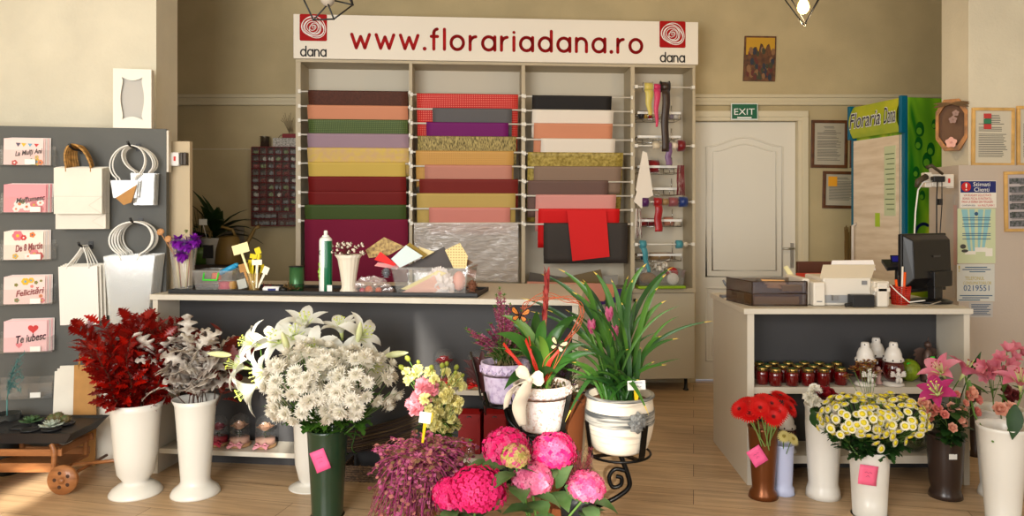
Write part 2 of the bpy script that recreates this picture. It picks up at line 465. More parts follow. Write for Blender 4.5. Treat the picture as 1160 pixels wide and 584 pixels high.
# notices in brown frames, right of the door
def framed(px, py, w, h, Y, label, tilt=0, n=(0, -1, 0), fw=3.5, fcol='frame_brown', note=None, group=None, paper=(176, 166, 146)):
    """frame centred at pixel px,py, w x h pixels"""
    s = Y/F; c = P(px, py, Y-.012)
    th = thing('framed_notice', label, 'framed notice', c-V((0, 0, h*s/2)), group)
    T = Matrix.Translation(c) @ Matrix.Rotation(R(tilt), 4, 'Y')
    m = MB(T); W, Hh, f = w*s/2, h*s/2, fw*s
    m.box(-W, W, -.008, .01, Hh-f, Hh).box(-W, W, -.008, .01, -Hh, -Hh+f).box(-W, -W+f, -.008, .01, -Hh+f, Hh-f).box(W-f, W, -.008, .01, -Hh+f, Hh-f)
    m.build('frame', MATS[fcol], th, bevel=.003)
    MB(T).box(-W+f, W-f, 0, .006, -Hh+f, Hh-f).build('paper', mat('paper_%d_%d_%d' % paper, paper, .6), th)
    l = MB(T); q = random.Random(int(px*7+py)); z = Hh-f-.03
    iw = W-f
    while z > -Hh+f+.035:
        k = q.random()
        a, b = -iw*.8, iw*.8*q.uniform(.55, 1)
        if z > Hh*.45: a, b = -iw*.45*q.uniform(.6, 1), iw*.45*q.uniform(.6, 1)
        if k > .15: l.box(a, b, -.0012, 0, z, z+.0035)
        z -= .0105
    l.build('printed_lines', mat('ink_grey', (70, 68, 64), .6), th)
    if note: MB(T).box(note[0]*s, note[1]*s, -.004, -.0015, note[2]*s, note[3]*s).build('sticky_note', mat('note_orange', (232, 160, 30), .6), th)
    return th, T, W, Hh
mat('frame_brown', (92, 54, 28), .45, var=.15, vscale=15); mat('frame_pine', (206, 164, 96), .45, var=.08, vscale=12)
framed(939.5, 163, 41, 54, YB, 'brown framed certificate hung right of the white door, upper of two', .8)
framed(954, 215, 44, 42, YB, 'brown framed certificate carrying an orange sticky note', 1.2, note=(-16, -6, 4, 15))
framed(976, 164, 26, 52, YB, 'brown framed certificate mostly hidden behind the green drinks fridge', .5)
# wall on the right: pine frames and posters
framed(1125, 155, 48, 66, 4.56, 'pine framed notice with red and green table on the right wall', .5, fcol='frame_pine', paper=(204, 196, 176))
f1 = bpy.context.scene.objects
fx = [o for o in f1 if o.get('label', '').startswith('pine framed notice with red')][0]
tb = MB(); Y2 = 4.56-.016
for i, py in enumerate((128, 134, 140)): tb.box(XX(1114.5, Y2), XX(1123, Y2), Y2-.001, Y2, ZZ(py+6, Y2), ZZ(py+.5, Y2), mi=i % 2)
tb.build('coloured_table', [mat('tbl_red', (190, 60, 56), .6), mat('tbl_green', (50, 120, 84), .6)], fx)
framed(1174, 154, 44, 68, 4.56, 'pine framed notice cut by the photo edge beside the red and green table one', 0, fcol='frame_pine', paper=(204, 196, 176))
th, T, W, Hh = framed(1163, 228, 50, 68, 4.52, 'pine framed poster with dark picture rows, lowest on the right wall', -.8, fcol='frame_pine', paper=(190, 180, 180))
pb = MB(T)
for i in range(6): pb.box(-W+.03, W-.03, -.003, -.0012, Hh-.075-i*.052, Hh-.04-i*.052)
pb.build('picture_rows', mat('row_dark', (52, 62, 54), .6, c2=(120, 118, 124), vscale=60), th)
# posters taped under
Yp = 4.5197
def poster(name, px0, px1, py0, py1, label, col, mname, cat='poster'):
    th = thing(name, label, cat, (XX((px0+px1)/2, Yp), Yp, ZZ(py1, Yp)))
    MB().box(XX(px0, Yp), XX(px1, Yp), Yp-.0015, Yp, ZZ(py1, Yp), ZZ(py0, Yp)).build('sheet', mat(mname, col, .5), th)
    return th
def tx(th, s, px, py, w, h, m, Y=Yp-.0015, name='lettering', **k):
    return text(th, name, s, P(px, py, Y), (1, 0, 0), (0, 0, 1), w*Y/F, h*Y/F, m, **k)
navy = mat('navy_ink', (24, 36, 104), .5); redi = mat('red_ink', (196, 36, 34), .5); inkb = mat('ink_blue', (44, 84, 120), .5)
p1 = poster('notice_poster', 1087.5, 1128.5, 204.5, 235, 'red and blue Stimati Clienti notice taped to the right wall', (232, 226, 214), 'poster_white')
MB().box(XX(1088, Yp), XX(1128, Yp), Yp-.0025, Yp-.0015, ZZ(218, Yp), ZZ(205, Yp)).build('blue_band', navy, p1)
MB().lathe(P(1094.5, 211.5, Yp-.003), [(.029, 0), (.029, .0008)], 24, T=Matrix.Rotation(R(90), 3, 'X')).build('warning_disc', redi, p1)
tx(p1, '!', 1094.5, 211.5, 2, 8, mat('letter_white', 0), Yp-.0042)
tx(p1, 'Stimati', 1112, 208.5, 19, 4.6, mat('letter_white', 0), Yp-.0026)
tx(p1, 'Clienti', 1112, 214.5, 17, 4.6, mat('letter_white', 0), Yp-.0026)
for i, s in enumerate(('VA RUGAM SOLICITATI', 'BONUL FISCAL SI PASTRATI-L', 'PANA LA IESIREA DIN MAGAZIN')): tx(p1, s, 1107, 221+i*3.7, 31+i*2, 2.6, redi)
tx(p1, 'VA MULTUMIM !', 1117, 232.5, 19, 2.4, redi); tx(p1, 'CONFORM LEGII', 1097, 232.5, 15, 1.8, navy)
p2 = poster('information_poster', 1084.5, 1127.5, 236, 298, 'pale green poster with blue rays taped under the red and blue notice', (200, 208, 168), 'poster_green')
ry = MB(); cxx = 1106
for k, (a, b) in enumerate(((1090, 1095), (1099, 1103), (1109, 1113), (1117, 1122))):
    m1 = 1106+(a-1106)*.25; m2 = 1106+(b-1106)*.25
    bx = 1106+(1106-a)*.0
    ry.add([P(a-1, 237, Yp-.002), P(b+1, 237, Yp-.002), P(1106+(b-1106)*.55, 284, Yp-.002), P(1106+(a-1106)*.55, 284, Yp-.002)], [(0, 1, 2, 3)], 0, False)
ry.build('rays', mat('ray_blue', (140, 190, 196), .5), p2)
ln = MB()
for py in (246, 248.5, 253, 256, 264, 266, 270): ln.box(XX(1090, Yp), XX(1122, Yp), Yp-.0028, Yp-.002, ZZ(py+.8, Yp), ZZ(py, Yp))
ln.build('printed_lines', inkb, p2); MB().ball(P(1106, 242, Yp-.002), .012, 12, sq=(1, .1, 1)).build('emblem', inkb, p2)
dr = MB()
dr.box(XX(1093, Yp), XX(1105, Yp), Yp-.003, Yp-.002, ZZ(288, Yp), ZZ(284, Yp)); dr.box(XX(1104, Yp), XX(1118, Yp), Yp-.0034, Yp-.0025, ZZ(285, Yp), ZZ(280, Yp)); dr.box(XX(1116, Yp), XX(1124, Yp), Yp-.0036, Yp-.003, ZZ(290, Yp), ZZ(281, Yp))
dr.build('drawn_boxes', mat('poster_white', 0), p2)
for (px, py) in ((1090, 279), (1092, 284)): pass
MB().ball(P(1091, 279, Yp-.003), .018, 10, sq=(1, .1, .8)).ball(P(1093, 284, Yp-.003), .016, 10, sq=(1.3, .1, .6)).build('drawn_figure', mat('ink_grey', 0), p2)
p3 = poster('phone_poster', 1084, 1126.5, 299, 341, 'white poster with the large blue number 0219551 on the right wall', (204, 204, 196), 'poster_grey')
tx(p3, '0219551', 1106, 326, 29, 6.5, mat('number_blue', (24, 74, 124), .5))
tx(p3, 'TELEFONUL', 1104, 315, 22, 4, mat('ochre_ink', (190, 170, 70), .5)); tx(p3, 'CONSUMATORILOR', 1107, 320.3, 32, 3.6, mat('ochre_ink', 0))
tx(p3, '!', 1086.5, 304, 1.8, 7, mat('ochre_ink', 0))
ln = MB()
for a, b, py in ((1093, 1118, 302), (1090, 1122, 304.5), (1098, 1116, 307), (1087, 1124, 334), (1090, 1120, 336.5), (1086, 1110, 339)): ln.box(XX(a, Yp), XX(b, Yp), Yp-.0026, Yp-.0015, ZZ(py+1, Yp), ZZ(py, Yp))
ln.build('printed_lines', inkb, p3)
p4 = poster('lined_sheet', 1098, 1124.5, 342, 359, 'small lined sheet taped under the number poster', (188, 184, 180), 'poster_low')
ln = MB()
for i in range(7): ln.box(XX(1100, Yp), XX(1122-(i % 3)*2, Yp), Yp-.0026, Yp-.0015, ZZ(345.0+i*1.9, Yp), ZZ(344.2+i*1.9, Yp))
ln.build('printed_lines', inkb, p4)
US = Pl(335, 5.50, 787.5, 5.74)
beige = mat('laminate_beige', (184, 170, 142), .5, var=.02, vscale=5)
white_lam = mat('laminate_pale', (205, 196, 176), .5)
T = US.T; W = US.W; DEP = .27
unit = thing('shelving_unit', 'tall pale shelving unit of wrapping paper and ribbon rods under the red and white sign', 'shelving unit', US.w(W/2, DEP/2, 0))
ZT, ZW = 2.50, .80
def colp(px0, px1): return US.u(px0), US.u(px1)
sides = [colp(335, 340.5), colp(463.5, 467), colp(590.8, 594.8), colp(714.5, 719), colp(784.5, 787.8)]
sides[0] = (0, sides[0][1]); sides[4] = (sides[4][0], W)
for i, (a, b) in enumerate(sides):
    MB(T).box(a, b, 0, DEP, ZW, ZT).build('side_panel' if i in (0, 4) else 'divider', beige, unit)
MB(T).box(0, W, DEP, DEP+.012, .1, ZT).build('back_panel', white_lam, unit)
MB(T).box(0, W, -.004, DEP, ZT, ZT+.02).build('top_panel', beige, unit)
MB(T).box(0, W, -.01, DEP, ZW-.035, ZW-.001).build('worktop', beige, unit)
MB(T).box(0.004, W-.004, 0.02, DEP, .1, ZW-.036).build('cabinet_body', beige, unit)
for i in range(4):
    a = sides[i][0] if i else 0; b = sides[i+1][1] if i == 3 else sides[i+1][0]
    d = MB(T).box(a+.004, b-.004, 0, .018, .1, ZW-.04).build('door', white_lam if i < 3 else mat('laminate_door', (192, 182, 158), .5), unit, bevel=.002)
    MB(T).lathe((a+.03, -.012, ZW-.09), [(.011, -.012), (.013, 0), (.008, .014)], 12, T=Matrix.Rotation(R(90), 3, 'X')).build('handle', mat('black_plastic', (22, 22, 22), .4), d)
for i, u in enumerate((.04, .9, 1.75, 2.55, W-.06)):
    MB(T).lathe((u, .05, 0), [(.022, 0), (.022, .01), (.014, .014), (.014, .1)], 12).build('leg', mat('black_plastic', 0), unit)
# clip-on white rods
rod_m = mat('rod_white', (225, 220, 208), .35)
def rod(bay, z, parent=unit, v=-.012):
    a, b = sides[bay][1], sides[bay+1][0]
    m = MB(T); m.cyl((a-.006, v, z), (b+.006, v, z), .0065, 8)
    for u in (a-.006, b+.006): m.box(u-.008, u+.012 if u < (a+b)/2 else u+.008, v-.011, v+.011, z-.013, z+.013)
    return m.build('rod', rod_m, unit)
# sign
sg = thing('shop_sign', 'long white sign board with red web address above the shelving unit', 'sign', US.w(W/2, .05, ZT+.02))
SU0, SU1 = -.01, US.u(791, -.03)
SZ0, SZ1 = ZT+.021, 2.848
MB(T).box(SU0, SU1, -.03, .06, SZ0, SZ1).build('board', mat('sign_gloss', (236, 228, 214), .18, coat=.5), sg, bevel=.003)
rs = mat('sign_red', (164, 14, 14), .6, spec=.2); bs = mat('sign_black', (24, 22, 24), .4)
def circ(cx, cz, r, a0=0, a1=360, n=24): return [(cx+r*math.cos(R(a0+(a1-a0)*i/n)), cz+r*math.sin(R(a0+(a1-a0)*i/n))) for i in range(n+1)]
GL = {
 'w': (1.4, [[(0, 1), (.36, .0), (.7, .84), (1.04, .0), (1.4, 1)]]),
 '.': (.0, [[(0, .02), (0.001, .02)]]),
 'f': (.52, [[(.2, 0), (.2, 1.2)]+circ(.5, 1.2, .3, 180, 95, 8), [(0, .95), (.5, .95)]]),
 'l': (0, [[(0, 0), (0, 1.5)]]), 'i': (0, [[(0, 0), (0, 1)], [(0, 1.36), (.001, 1.36)]]),
 'o': (1, [circ(.5, .5, .5)]),
 'r': (.48, [[(0, 0), (0, 1)], circ(.48, .5, .48, 180, 92, 10)]),
 'a': (1, [circ(.5, .5, .5), [(1, 0), (1, 1)]]),
 'd': (1, [circ(.5, .5, .5), [(1, 0), (1, 1.5)]]),
 'n': (.84, [[(0, 0), (0, 1)], circ(.42, .58, .42, 180, 0, 12)+[(.84, 0)]]),
}
def word(s, u0, u1, z0, xh, th, v, gap, parent, m, name, narrow=1):
    tot = sum(GL[c][0] for c in s)+gap*(len(s)-1)
    k = (u1-u0)/tot; x = 0; mb = MB()
    for c in s:
        wd, st = GL[c]
        for line in st:
            pts = [US.w(u0+(x+a)*k, v, z0+b*xh) for a, b in line]
            mb.stroke(pts, th*(1.25 if c in '.' else 1), n=-US.n, mi=0, disc=12)
        x += wd+gap
    return mb.build(name, m, parent)
zb_, ub = US.z(400, 62.5, -.031), US.u(398.5, -.031)
word('www.florariadana.ro', ub, US.u(727, -.031), SZ0+.084, .100, .0120, -.0315, .54, sg, rs, 'red_lettering')
for k, (pa, pb) in enumerate(((339.5, 370.5), (747, 776.5))):
    a, b = US.u(pa, -.03), US.u(pb, -.03); c = (a+b)/2; r = (b-a)/2; zc = SZ0+.228
    sq = MB(T); n = 6; pts = []
    for sx, sz, a0 in ((1, 1, 0), (-1, 1, 90), (-1, -1, 180), (1, -1, 270)):
        for i in range(n+1):
            an = R(a0+90*i/n); pts.append((c+sx*(r-.012)+.012*math.cos(an), -.0325, zc+sz*(r-.012)+.012*math.sin(an)))
    sq.add(pts, [list(range(len(pts)))], 0, False); sq.build('logo_square', rs, sg)
    rl = MB(); q = random.Random(5)
    for i, rad in enumerate((.10, .22, .34, .46, .58, .68, .76, .84)):
        ex_, ph, off = q.uniform(.05, .14), q.uniform(0, 6), (q.uniform(-.05, .05), q.uniform(-.05, .05))
        pts = []
        for j in range(33):
            t = 2*PI*j/32; rr_ = r*rad*(1+ex_*math.cos(2*t+ph)+.04*math.cos(3*t+ph*2))
            pts.append(US.w(c+off[0]*r+rr_*math.cos(t), -.0335-.00003*i, zc+off[1]*r+rr_*math.sin(t)*.97))
        rl.stroke(pts, .0027, n=-US.n, disc=5)
    rl.build('logo_swirl', mat('letter_white', 0), sg)
    word('dana', a+.008, b-.008, SZ0+.018, .047, .0054, -.0315, .35, sg, bs, 'black_lettering')

# hanging sheets of wrapping paper -------------------------------------------------
def paper_mat(n, c, **k): return mat('paper_'+n, c, k.pop('rough', .7), **k)
def dotted(name, c, d, sc=90, rad=.28):
    if name in MATS: return MATS[name]
    m = mat(name, c, .6); nt = m.node_tree; L = nt.links.new; b = nt.nodes['Principled BSDF']
    tc = nt.nodes.new('ShaderNodeTexCoord'); vo = nt.nodes.new('ShaderNodeTexVoronoi'); vo.inputs['Scale'].default_value = sc; vo.inputs['Randomness'].default_value = 0
    vo.voronoi_dimensions = '2D'; sp_ = nt.nodes.new('ShaderNodeSeparateXYZ'); cb_ = nt.nodes.new('ShaderNodeCombineXYZ')
    L(tc.outputs['Object'], sp_.inputs[0]); L(sp_.outputs[0], cb_.inputs[0]); L(sp_.outputs[2], cb_.inputs[1]); L(cb_.outputs[0], vo.inputs['Vector'])
    r = nt.nodes.new('ShaderNodeValToRGB'); r.color_ramp.elements[0].position = rad; r.color_ramp.elements[1].position = rad+.06
    r.color_ramp.elements[0].color = (*lin(d), 1); r.color_ramp.elements[1].color = (*lin(c), 1)
    L(vo.outputs['Distance'], r.inputs[0]); L(r.outputs[0], b.inputs['Base Color']); return m
paper = {
 'brown': (paper_mat('brown', (78, 40, 26), var=.1, vscale=80), 'dark brown'),
 'salmon': (paper_mat('salmon', (208, 138, 104)), 'salmon orange'),
 'green_dot': (dotted('paper_green_dot', (58, 78, 34), (110, 128, 70)), 'green dotted'),
 'lilac': (paper_mat('lilac', (158, 132, 146)), 'lilac'),
 'peach': (paper_mat('peach', (208, 172, 124), c2=(214, 184, 96), vscale=30), 'peach patterned'),
 'yellow': (paper_mat('yellow', (206, 176, 84)), 'mustard yellow'),
 'dark_red': (paper_mat('dark_red', (112, 6, 4)), 'dark red'),
 'green': (paper_mat('green', (62, 80, 30)), 'dark green'),
 'burgundy': (paper_mat('burgundy', (118, 8, 50), rough=.85), 'burgundy'),
 'red_dot': (dotted('paper_red_dot', (196, 8, 12), (226, 150, 130), 75, .2), 'bright red dotted'),
 'grey': (paper_mat('grey', (92, 90, 92)), 'slate grey'),
 'purple': (paper_mat('purple', (112, 8, 100)), 'purple'),
 'bamboo': (mat('paper_bamboo', (196, 176, 110), .6, c2=(84, 72, 36), vscale=6, stretch=(26, 26, 1.5)), 'gold and black streaked'),
 'tan_dot': (dotted('paper_tan_dot', (206, 158, 84), (160, 110, 50), 80, .16), 'tan dotted'),
 'rose': (paper_mat('rose', (196, 134, 116)), 'rose pink'),
 'brick': (paper_mat('brick', (118, 28, 20)), 'brick red'),
 'tan': (paper_mat('tan', (192, 164, 92)), 'tan gold'),
 'pink': (paper_mat('pink', (212, 134, 122)), 'warm pink'),
 'black': (paper_mat('black', (22, 18, 17)), 'black'),
 'white': (paper_mat('white', (232, 222, 208)), 'white'),
 'gold': (mat('paper_gold', (128, 108, 34), .45, c2=(186, 164, 84), vscale=45), 'gold floral'),
 'taupe': (paper_mat('taupe', (140, 116, 98)), 'taupe'),
 'mauve': (paper_mat('mauve', (108, 82, 74)), 'dark mauve'),
 'pale_pink': (paper_mat('pale_pink', (218, 150, 142)), 'pale pink'),
 'red': (paper_mat('red', (214, 10, 14)), 'bright red'),
 'charcoal': (paper_mat('charcoal', (54, 48, 44)), 'charcoal'),
}
def hang(bay, x0, x1, y0, key, L, slope=.1, label=None, rodit=True, v0=-.012, name='wrapping_sheet', skew=0):
    """a sheet folded over a rod at pixel row y0, hanging L metres"""
    u0, u1 = US.u(x0, -.02), US.u(x1, -.02); z = US.z((x0+x1)/2, y0, v0)-.008
    m, col = paper[key]
    if rodit: rod(bay, z, v=v0)
    sh = MB(T); nn = 12; e = .009
    prof = [(v0+.0105+slope*t*L*.8, z-L*.8*t) for t in (1, .5, .1)]
    prof += [(v0+.0098, z), (v0+.0075, z+.0065), (v0, z+.0098), (v0-.0075, z+.0065), (v0-.0098, z)]
    prof += [(v0-.0105+slope*t*L, z-L*t) for t in (.04, .15, .3, .5, .7, .85, 1)]
    vs = [];
    q = random.Random(int(x0*3+y0)); ph = q.uniform(0, 6)
    for j, (v, zz) in enumerate(prof):
        for i in range(nn+1):
            t = i/nn; d = max(0, z-zz)
            vs.append((u0+(u1-u0)*t+skew*d, v+.002*min(1, d*5)*math.sin(t*7+ph)*1, zz-.000*t))
    fs = [(j*(nn+1)+i, j*(nn+1)+i+1, (j+1)*(nn+1)+i+1, (j+1)*(nn+1)+i) for j in range(len(prof)-1) for i in range(nn)]
    sh.add(vs, fs)
    o = single(sh, name, m, label or col+' wrapping paper', 'wrapping paper', 'sheets of wrapping paper on the rods', loc=US.w((u0+u1)/2, v0+.02, z-L), solid=.0012)
    return o
cn = {0: 'left', 1: 'middle', 2: 'right'}
B1 = [(349, 462, 103, 'brown'), (348, 462, 119.5, 'salmon'), (349, 462, 135.5, 'green_dot'), (348, 463, 151.5, 'lilac'), (348, 463, 167.5, 'peach'), (349, 459, 183.8, 'yellow'), (349, 460, 200, 'dark_red'), (349, 460, 216.5, 'dark_red'), (345, 460, 232, 'green')]
tops = []
for i, (a, b, y, k) in enumerate(B1):
    lab = '%s wrapping paper, %s sheet from the top of the left bay' % (paper[k][1], ORD[i])
    hang(0, a, b, y, k, .20 if i != 1 else .27, .28, lab)
hang(0, 345, 462, 248.5, 'burgundy', .52, .03, 'wide burgundy wrapping sheet hanging full length at the bottom of the left bay')
B2 = [(472, 587, 106.5, 'red_dot', .43), (490, 580, 122.8, 'grey', .2), (483, 576, 138.8, 'purple', .2), (473, 585, 154.5, 'bamboo', .2), (471, 582, 171, 'tan_dot', .26), (481, 580, 187, 'rose', .2), (475, 587, 203, 'brick', .22), (472, 584, 219, 'tan', .28), (486, 578, 235, 'pink', .2)]
for i, (a, b, y, k, L) in enumerate(B2):
    hang(1, a, b, y, k, L, .28, '%s wrapping paper, %s sheet from the top of the middle bay' % (paper[k][1], ORD[i]))
B3 = [(603, 693, 108.5, 'black', .2), (603, 695, 124.5, 'white', .2), (605, 694, 140, 'salmon', .28), (613, 697, 157, 'white', .2), (598, 706, 172.8, 'gold', .52), (605, 704, 188.5, 'taupe', .2), (598, 689, 204.5, 'mauve', .27), (607, 698, 220.5, 'pale_pink', .27), (610, 702, 236.5, 'red', .29), (616, 711, 252.5, 'charcoal', .30)]
for i, (a, b, y, k, L) in enumerate(B3):
    hang(2, a, b, y, k, L, .28 if i < 9 else .06, '%s wrapping paper, %s sheet from the top of the right bay' % (paper[k][1], ORD[i]))
# loose red flap over the charcoal sheet
fl = MB()
z0 = US.z(664, 237, -.04)
fl.sheet([US.wp(642, 237.5, -.035), US.wp(686.5, 237.5, -.035), US.wp(690.5, 290.5, -.04), US.wp(648.5, 295.5, -.04)], .0015, -US.n)
fl.add([US.wp(642, 237.5, -.035), US.wp(686.5, 237.5, -.035), US.wp(686.5, 236.5, -.01), US.wp(642, 236.5, -.01)], [(0, 1, 2, 3)])
single(fl, 'wrapping_sheet', paper['red'][0], 'narrow bright red sheet flap hanging in front of the charcoal sheet', 'wrapping paper', 'sheets of wrapping paper on the rods')
# clear cellophane
cel = clearfilm('cellophane', (226, 218, 212), .8, .16)
nt = cel.node_tree
tc = nt.nodes.new('ShaderNodeTexCoord'); nz = nt.nodes.new('ShaderNodeTexNoise'); nz.inputs['Scale'].default_value = 9; nz.inputs['Distortion'].default_value = 1.4
mp = nt.nodes.new('ShaderNodeMapping'); mp.inputs['Scale'].default_value = (1, 1, 3.5); nt.links.new(tc.outputs['Object'], mp.inputs[0]); nt.links.new(mp.outputs[0], nz.inputs['Vector'])
bp = nt.nodes.new('ShaderNodeBump'); bp.inputs['Strength'].default_value = .8; bp.inputs['Distance'].default_value = .02
nt.links.new(nz.outputs['Fac'], bp.inputs['Height'])
for nd in nt.nodes:
    if nd.type in ('BSDF_PRINCIPLED', 'BSDF_GLOSSY'): nt.links.new(bp.outputs[0], nd.inputs['Normal'])
zc = US.z(530, 251.5, -.012)-.008; rod(1, zc)
ua, ub2 = US.u(469, -.03), US.u(587, -.03)
q = random.Random(9)
def celf(layer):
    ph = q.uniform(0, 6)
    def f(s, t):
        z = zc-.44*t
        d = .028*layer+(.014*math.sin(s*11+ph+t*3)+.012*abs(math.sin(s*17+t*11+ph))+.008*abs(math.sin(s*31-t*17)))*min(1, t*4)
        return (ua+(ub2-ua)*s, -.022-d*.6+.05*t, z+.006*math.sin(s*9+ph)*t)
    return f
cm = MB(T); cm.grid(celf(0), 40, 24); cm.grid(celf(1), 40, 24)
single(cm, 'cellophane_sheet', cel, 'sheets of clear wrinkled cellophane hanging at the bottom of the middle bay', 'cellophane')

# flat sheets lying on the worktop of the right bay
def lay(pts, key, lab, zoff, m=None, v=0):
    o = single(MB().sheet([US.w(u, vv, ZW+zoff+dz) for u, vv, dz in pts], .0015, (0, 0, 1)), 'paper_sheet', m or paper[key][0], lab, 'wrapping paper', 'sheets lying under the right bay')
    return o
def lay(px, v, dv, m, lab):
    P_ = [US.wp(x, y, v-dv*(y-300)) for x, y in px]
    for p in P_:
        if (p-US.a).dot(US.n) > -.012: p.z = max(p.z, ZW+.002)
    return single(MB().sheet(P_, .0015, US.n), 'paper_sheet', m, lab, 'wrapping paper', 'sheets lying under the right bay')
olive = mat('paper_olive', (104, 82, 28), .35)
lay([(621.5, 318), (680.5, 304.7), (683.5, 320.5), (623.5, 321.5)], .08, .0, olive, 'shiny olive brown sheet propped up under the charcoal sheet')
lay([(600, 308), (641, 314), (628, 321), (598, 320)], .10, .0, mat('paper_umber', (84, 74, 60), .4), 'grey brown sheet left of the shiny olive one')
lay([(675, 313), (700, 311), (700, 323.5), (680, 323.5)], .12, .0, mat('paper_cleargrey', (150, 146, 138), .2), 'grey translucent sheet right of the olive sheet')
lay([(597, 318.5), (686.5, 321), (684.5, 341), (597, 339)], .02, .004, paper['rose'][0], 'rose pink sheet lying over the shelf edge below the right bay')
lay([(684, 321), (695, 322), (696, 336), (684, 340)], .03, .004, paper['salmon'][0], 'salmon sheet beside the rose pink sheet')
lay([(676, 328), (716, 326), (716, 340), (680, 345)], .045, .004, mat('paper_violet', (64, 30, 110), .6), 'violet sheet at the bottom of the sheets below the right bay')
m = MB(); m.cyl(US.wp(684, 324.5, .06), US.wp(706, 324.5, .06), .012, 14); single(m, 'foil_roll', mat('foil', (170, 168, 164), .25, .8), 'small silver foil roll at the right of the sheets below the right bay', 'roll')

# ribbon bay ------------------------------------------------------------------
a4, b4 = sides[3][1], sides[4][0]
def ribbon_spool(px0, px1, y, r, col, lab, tail=None, tw=None, v=-.03, flange=None):
    """reel on a rod; tail = pixel row of the loose end"""
    u0, u1 = US.u(px0, v), US.u(px1, v); z = US.z((px0+px1)/2, y, v)
    th = thing('ribbon_spool', lab, 'ribbon', US.w((u0+u1)/2, v, z-r), 'ribbon spools in the narrow bay')
    rot = Matrix.Rotation(R(90), 3, 'Y')
    h = u1-u0
    MB(T).lathe((u0, v, z), [(.012, 0), (r, 0), (r, h), (.012, h), (.012, 0)], 24, T=rot, caps=False).build('wound_ribbon', col, th)
    if flange:
        for uu in (u0-.003, u1+.001):
            f = MB(T); f.lathe((uu, v, z), [(.010, 0), (r*1.18, 0), (r*1.18, .002), (.010, .002), (.010, 0)], 24, T=rot, caps=False)
            f.build('flange', flange, th)
    if tail:
        w0, w1 = tw or (px0, px1); z1 = US.z(px0, tail, v)
        L = z-z1; n = 14
        tm = MB(T)
        def f(s, t):
            uu = (u0+(u1-u0)*s)*(1-t)+(US.u(w0, v)+(US.u(w1, v)-US.u(w0, v))*s)*t
            z0t = z-r*.75; return (uu+.004*math.sin(t*9), v-r*.8-.002-.003*math.sin(t*PI*2.5), z0t-(L-r*.75)*t)
        tm.grid(f, 2, n); tm.build('ribbon_tail', col, th, solid=.0008)
    return th
sat = lambda n, c, **k: mat('ribbon_'+n, c, .35, sheen=.3, **k)
fl_m = mat('clear_flange', (190, 186, 176), .2)
z98 = US.z(750, 98.5, -.03)
def longrod(y, v=-.03, r=.006, m=None, x0=None, x1=None):
    z = US.z(750, y, v); a = a4 if x0 is None else US.u(x0, v); b = b4 if x1 is None else US.u(x1, v)
    mb = MB(T); mb.cyl((a, v, z), (b, v, z), r, 8)
    if x1 is None:
        for uu in (a+.005, b-.005): mb.box(uu-.012, uu+.012, v-.011, .002, z-.012, z+.012)
    else: mb.tube([(a, v, z), (a, 0.01, z)], .004).tube([(b, v, z), (b, .01, z)], .004)
    return mb.build('rod', m or rod_m, unit)
for y in (98.5, 165, 228.5, 276.5): longrod(y, v=-.03)
ribbon_spool(729, 739, 98.5, .034, sat('yellow', (206, 188, 92)), 'pale yellow ribbon spool on the top rod with a short pointed tail', 131, (733, 737), flange=fl_m)
ribbon_spool(739.5, 747.5, 98.5, .026, sat('pink', (206, 50, 96)), 'pink ribbon spool on the top rod between the yellow and brown ones', 144, (741.5, 744))
ribbon_spool(748.5, 757.5, 98.5, .040, sat('brown', (52, 34, 26)), 'dark brown ribbon spool on the top rod with a long tail', 172, (748, 756), flange=mat('dark_flange', (30, 22, 20), .4))
ribbon_spool(739, 747, 165, .026, sat('cream', (210, 196, 170)), 'cream ribbon spool on the second rod under the brown tail')
ribbon_spool(753, 760, 165, .028, sat('violet', (122, 88, 130)), 'lilac ribbon spool on the second rod with a folded tail', 187)
ribbon_spool(761, 767, 165, .026, sat('ivory', (222, 204, 182)), 'ivory ribbon spool on the second rod beside the dark red one')
ribbon_spool(767.5, 775, 165, .044, sat('crimson', (116, 8, 20)), 'dark red ribbon spool at the right end of the second rod', flange=None)
ribbon_spool(727, 734, 228.5, .038, sat('plum', (76, 16, 84)), 'plum ribbon spool at the left end of the third rod')
ribbon_spool(740.5, 749, 228.5, .034, sat('scarlet', (160, 8, 18)), 'scarlet ribbon spool on the third rod with a hanging tail', 262)
ribbon_spool(750, 757, 228.5, .028, sat('tan', (148, 116, 74)), 'tan ribbon spool on the third rod beside the scarlet one')
ribbon_spool(757.5, 767, 228.5, .036, sat('mauve', (140, 74, 78)), 'mauve ribbon spool on the third rod')
ribbon_spool(769, 778, 228.5, .040, sat('blue', (16, 46, 110)), 'navy blue ribbon spool at the right end of the third rod')
ribbon_spool(724.5, 731.5, 276.5, .032, sat('teal', (64, 140, 152)), 'teal ribbon spool on the lowest rod with a long tail', 308, (732, 736))
ribbon_spool(765.5, 772.5, 276.5, .032, sat('teal', 0), 'teal ribbon spool at the right end of the lowest rod')
ribbon_spool(773.5, 778.5, 276.5, .018, sat('cream', 0), 'small cream ribbon spool beyond the right teal one')
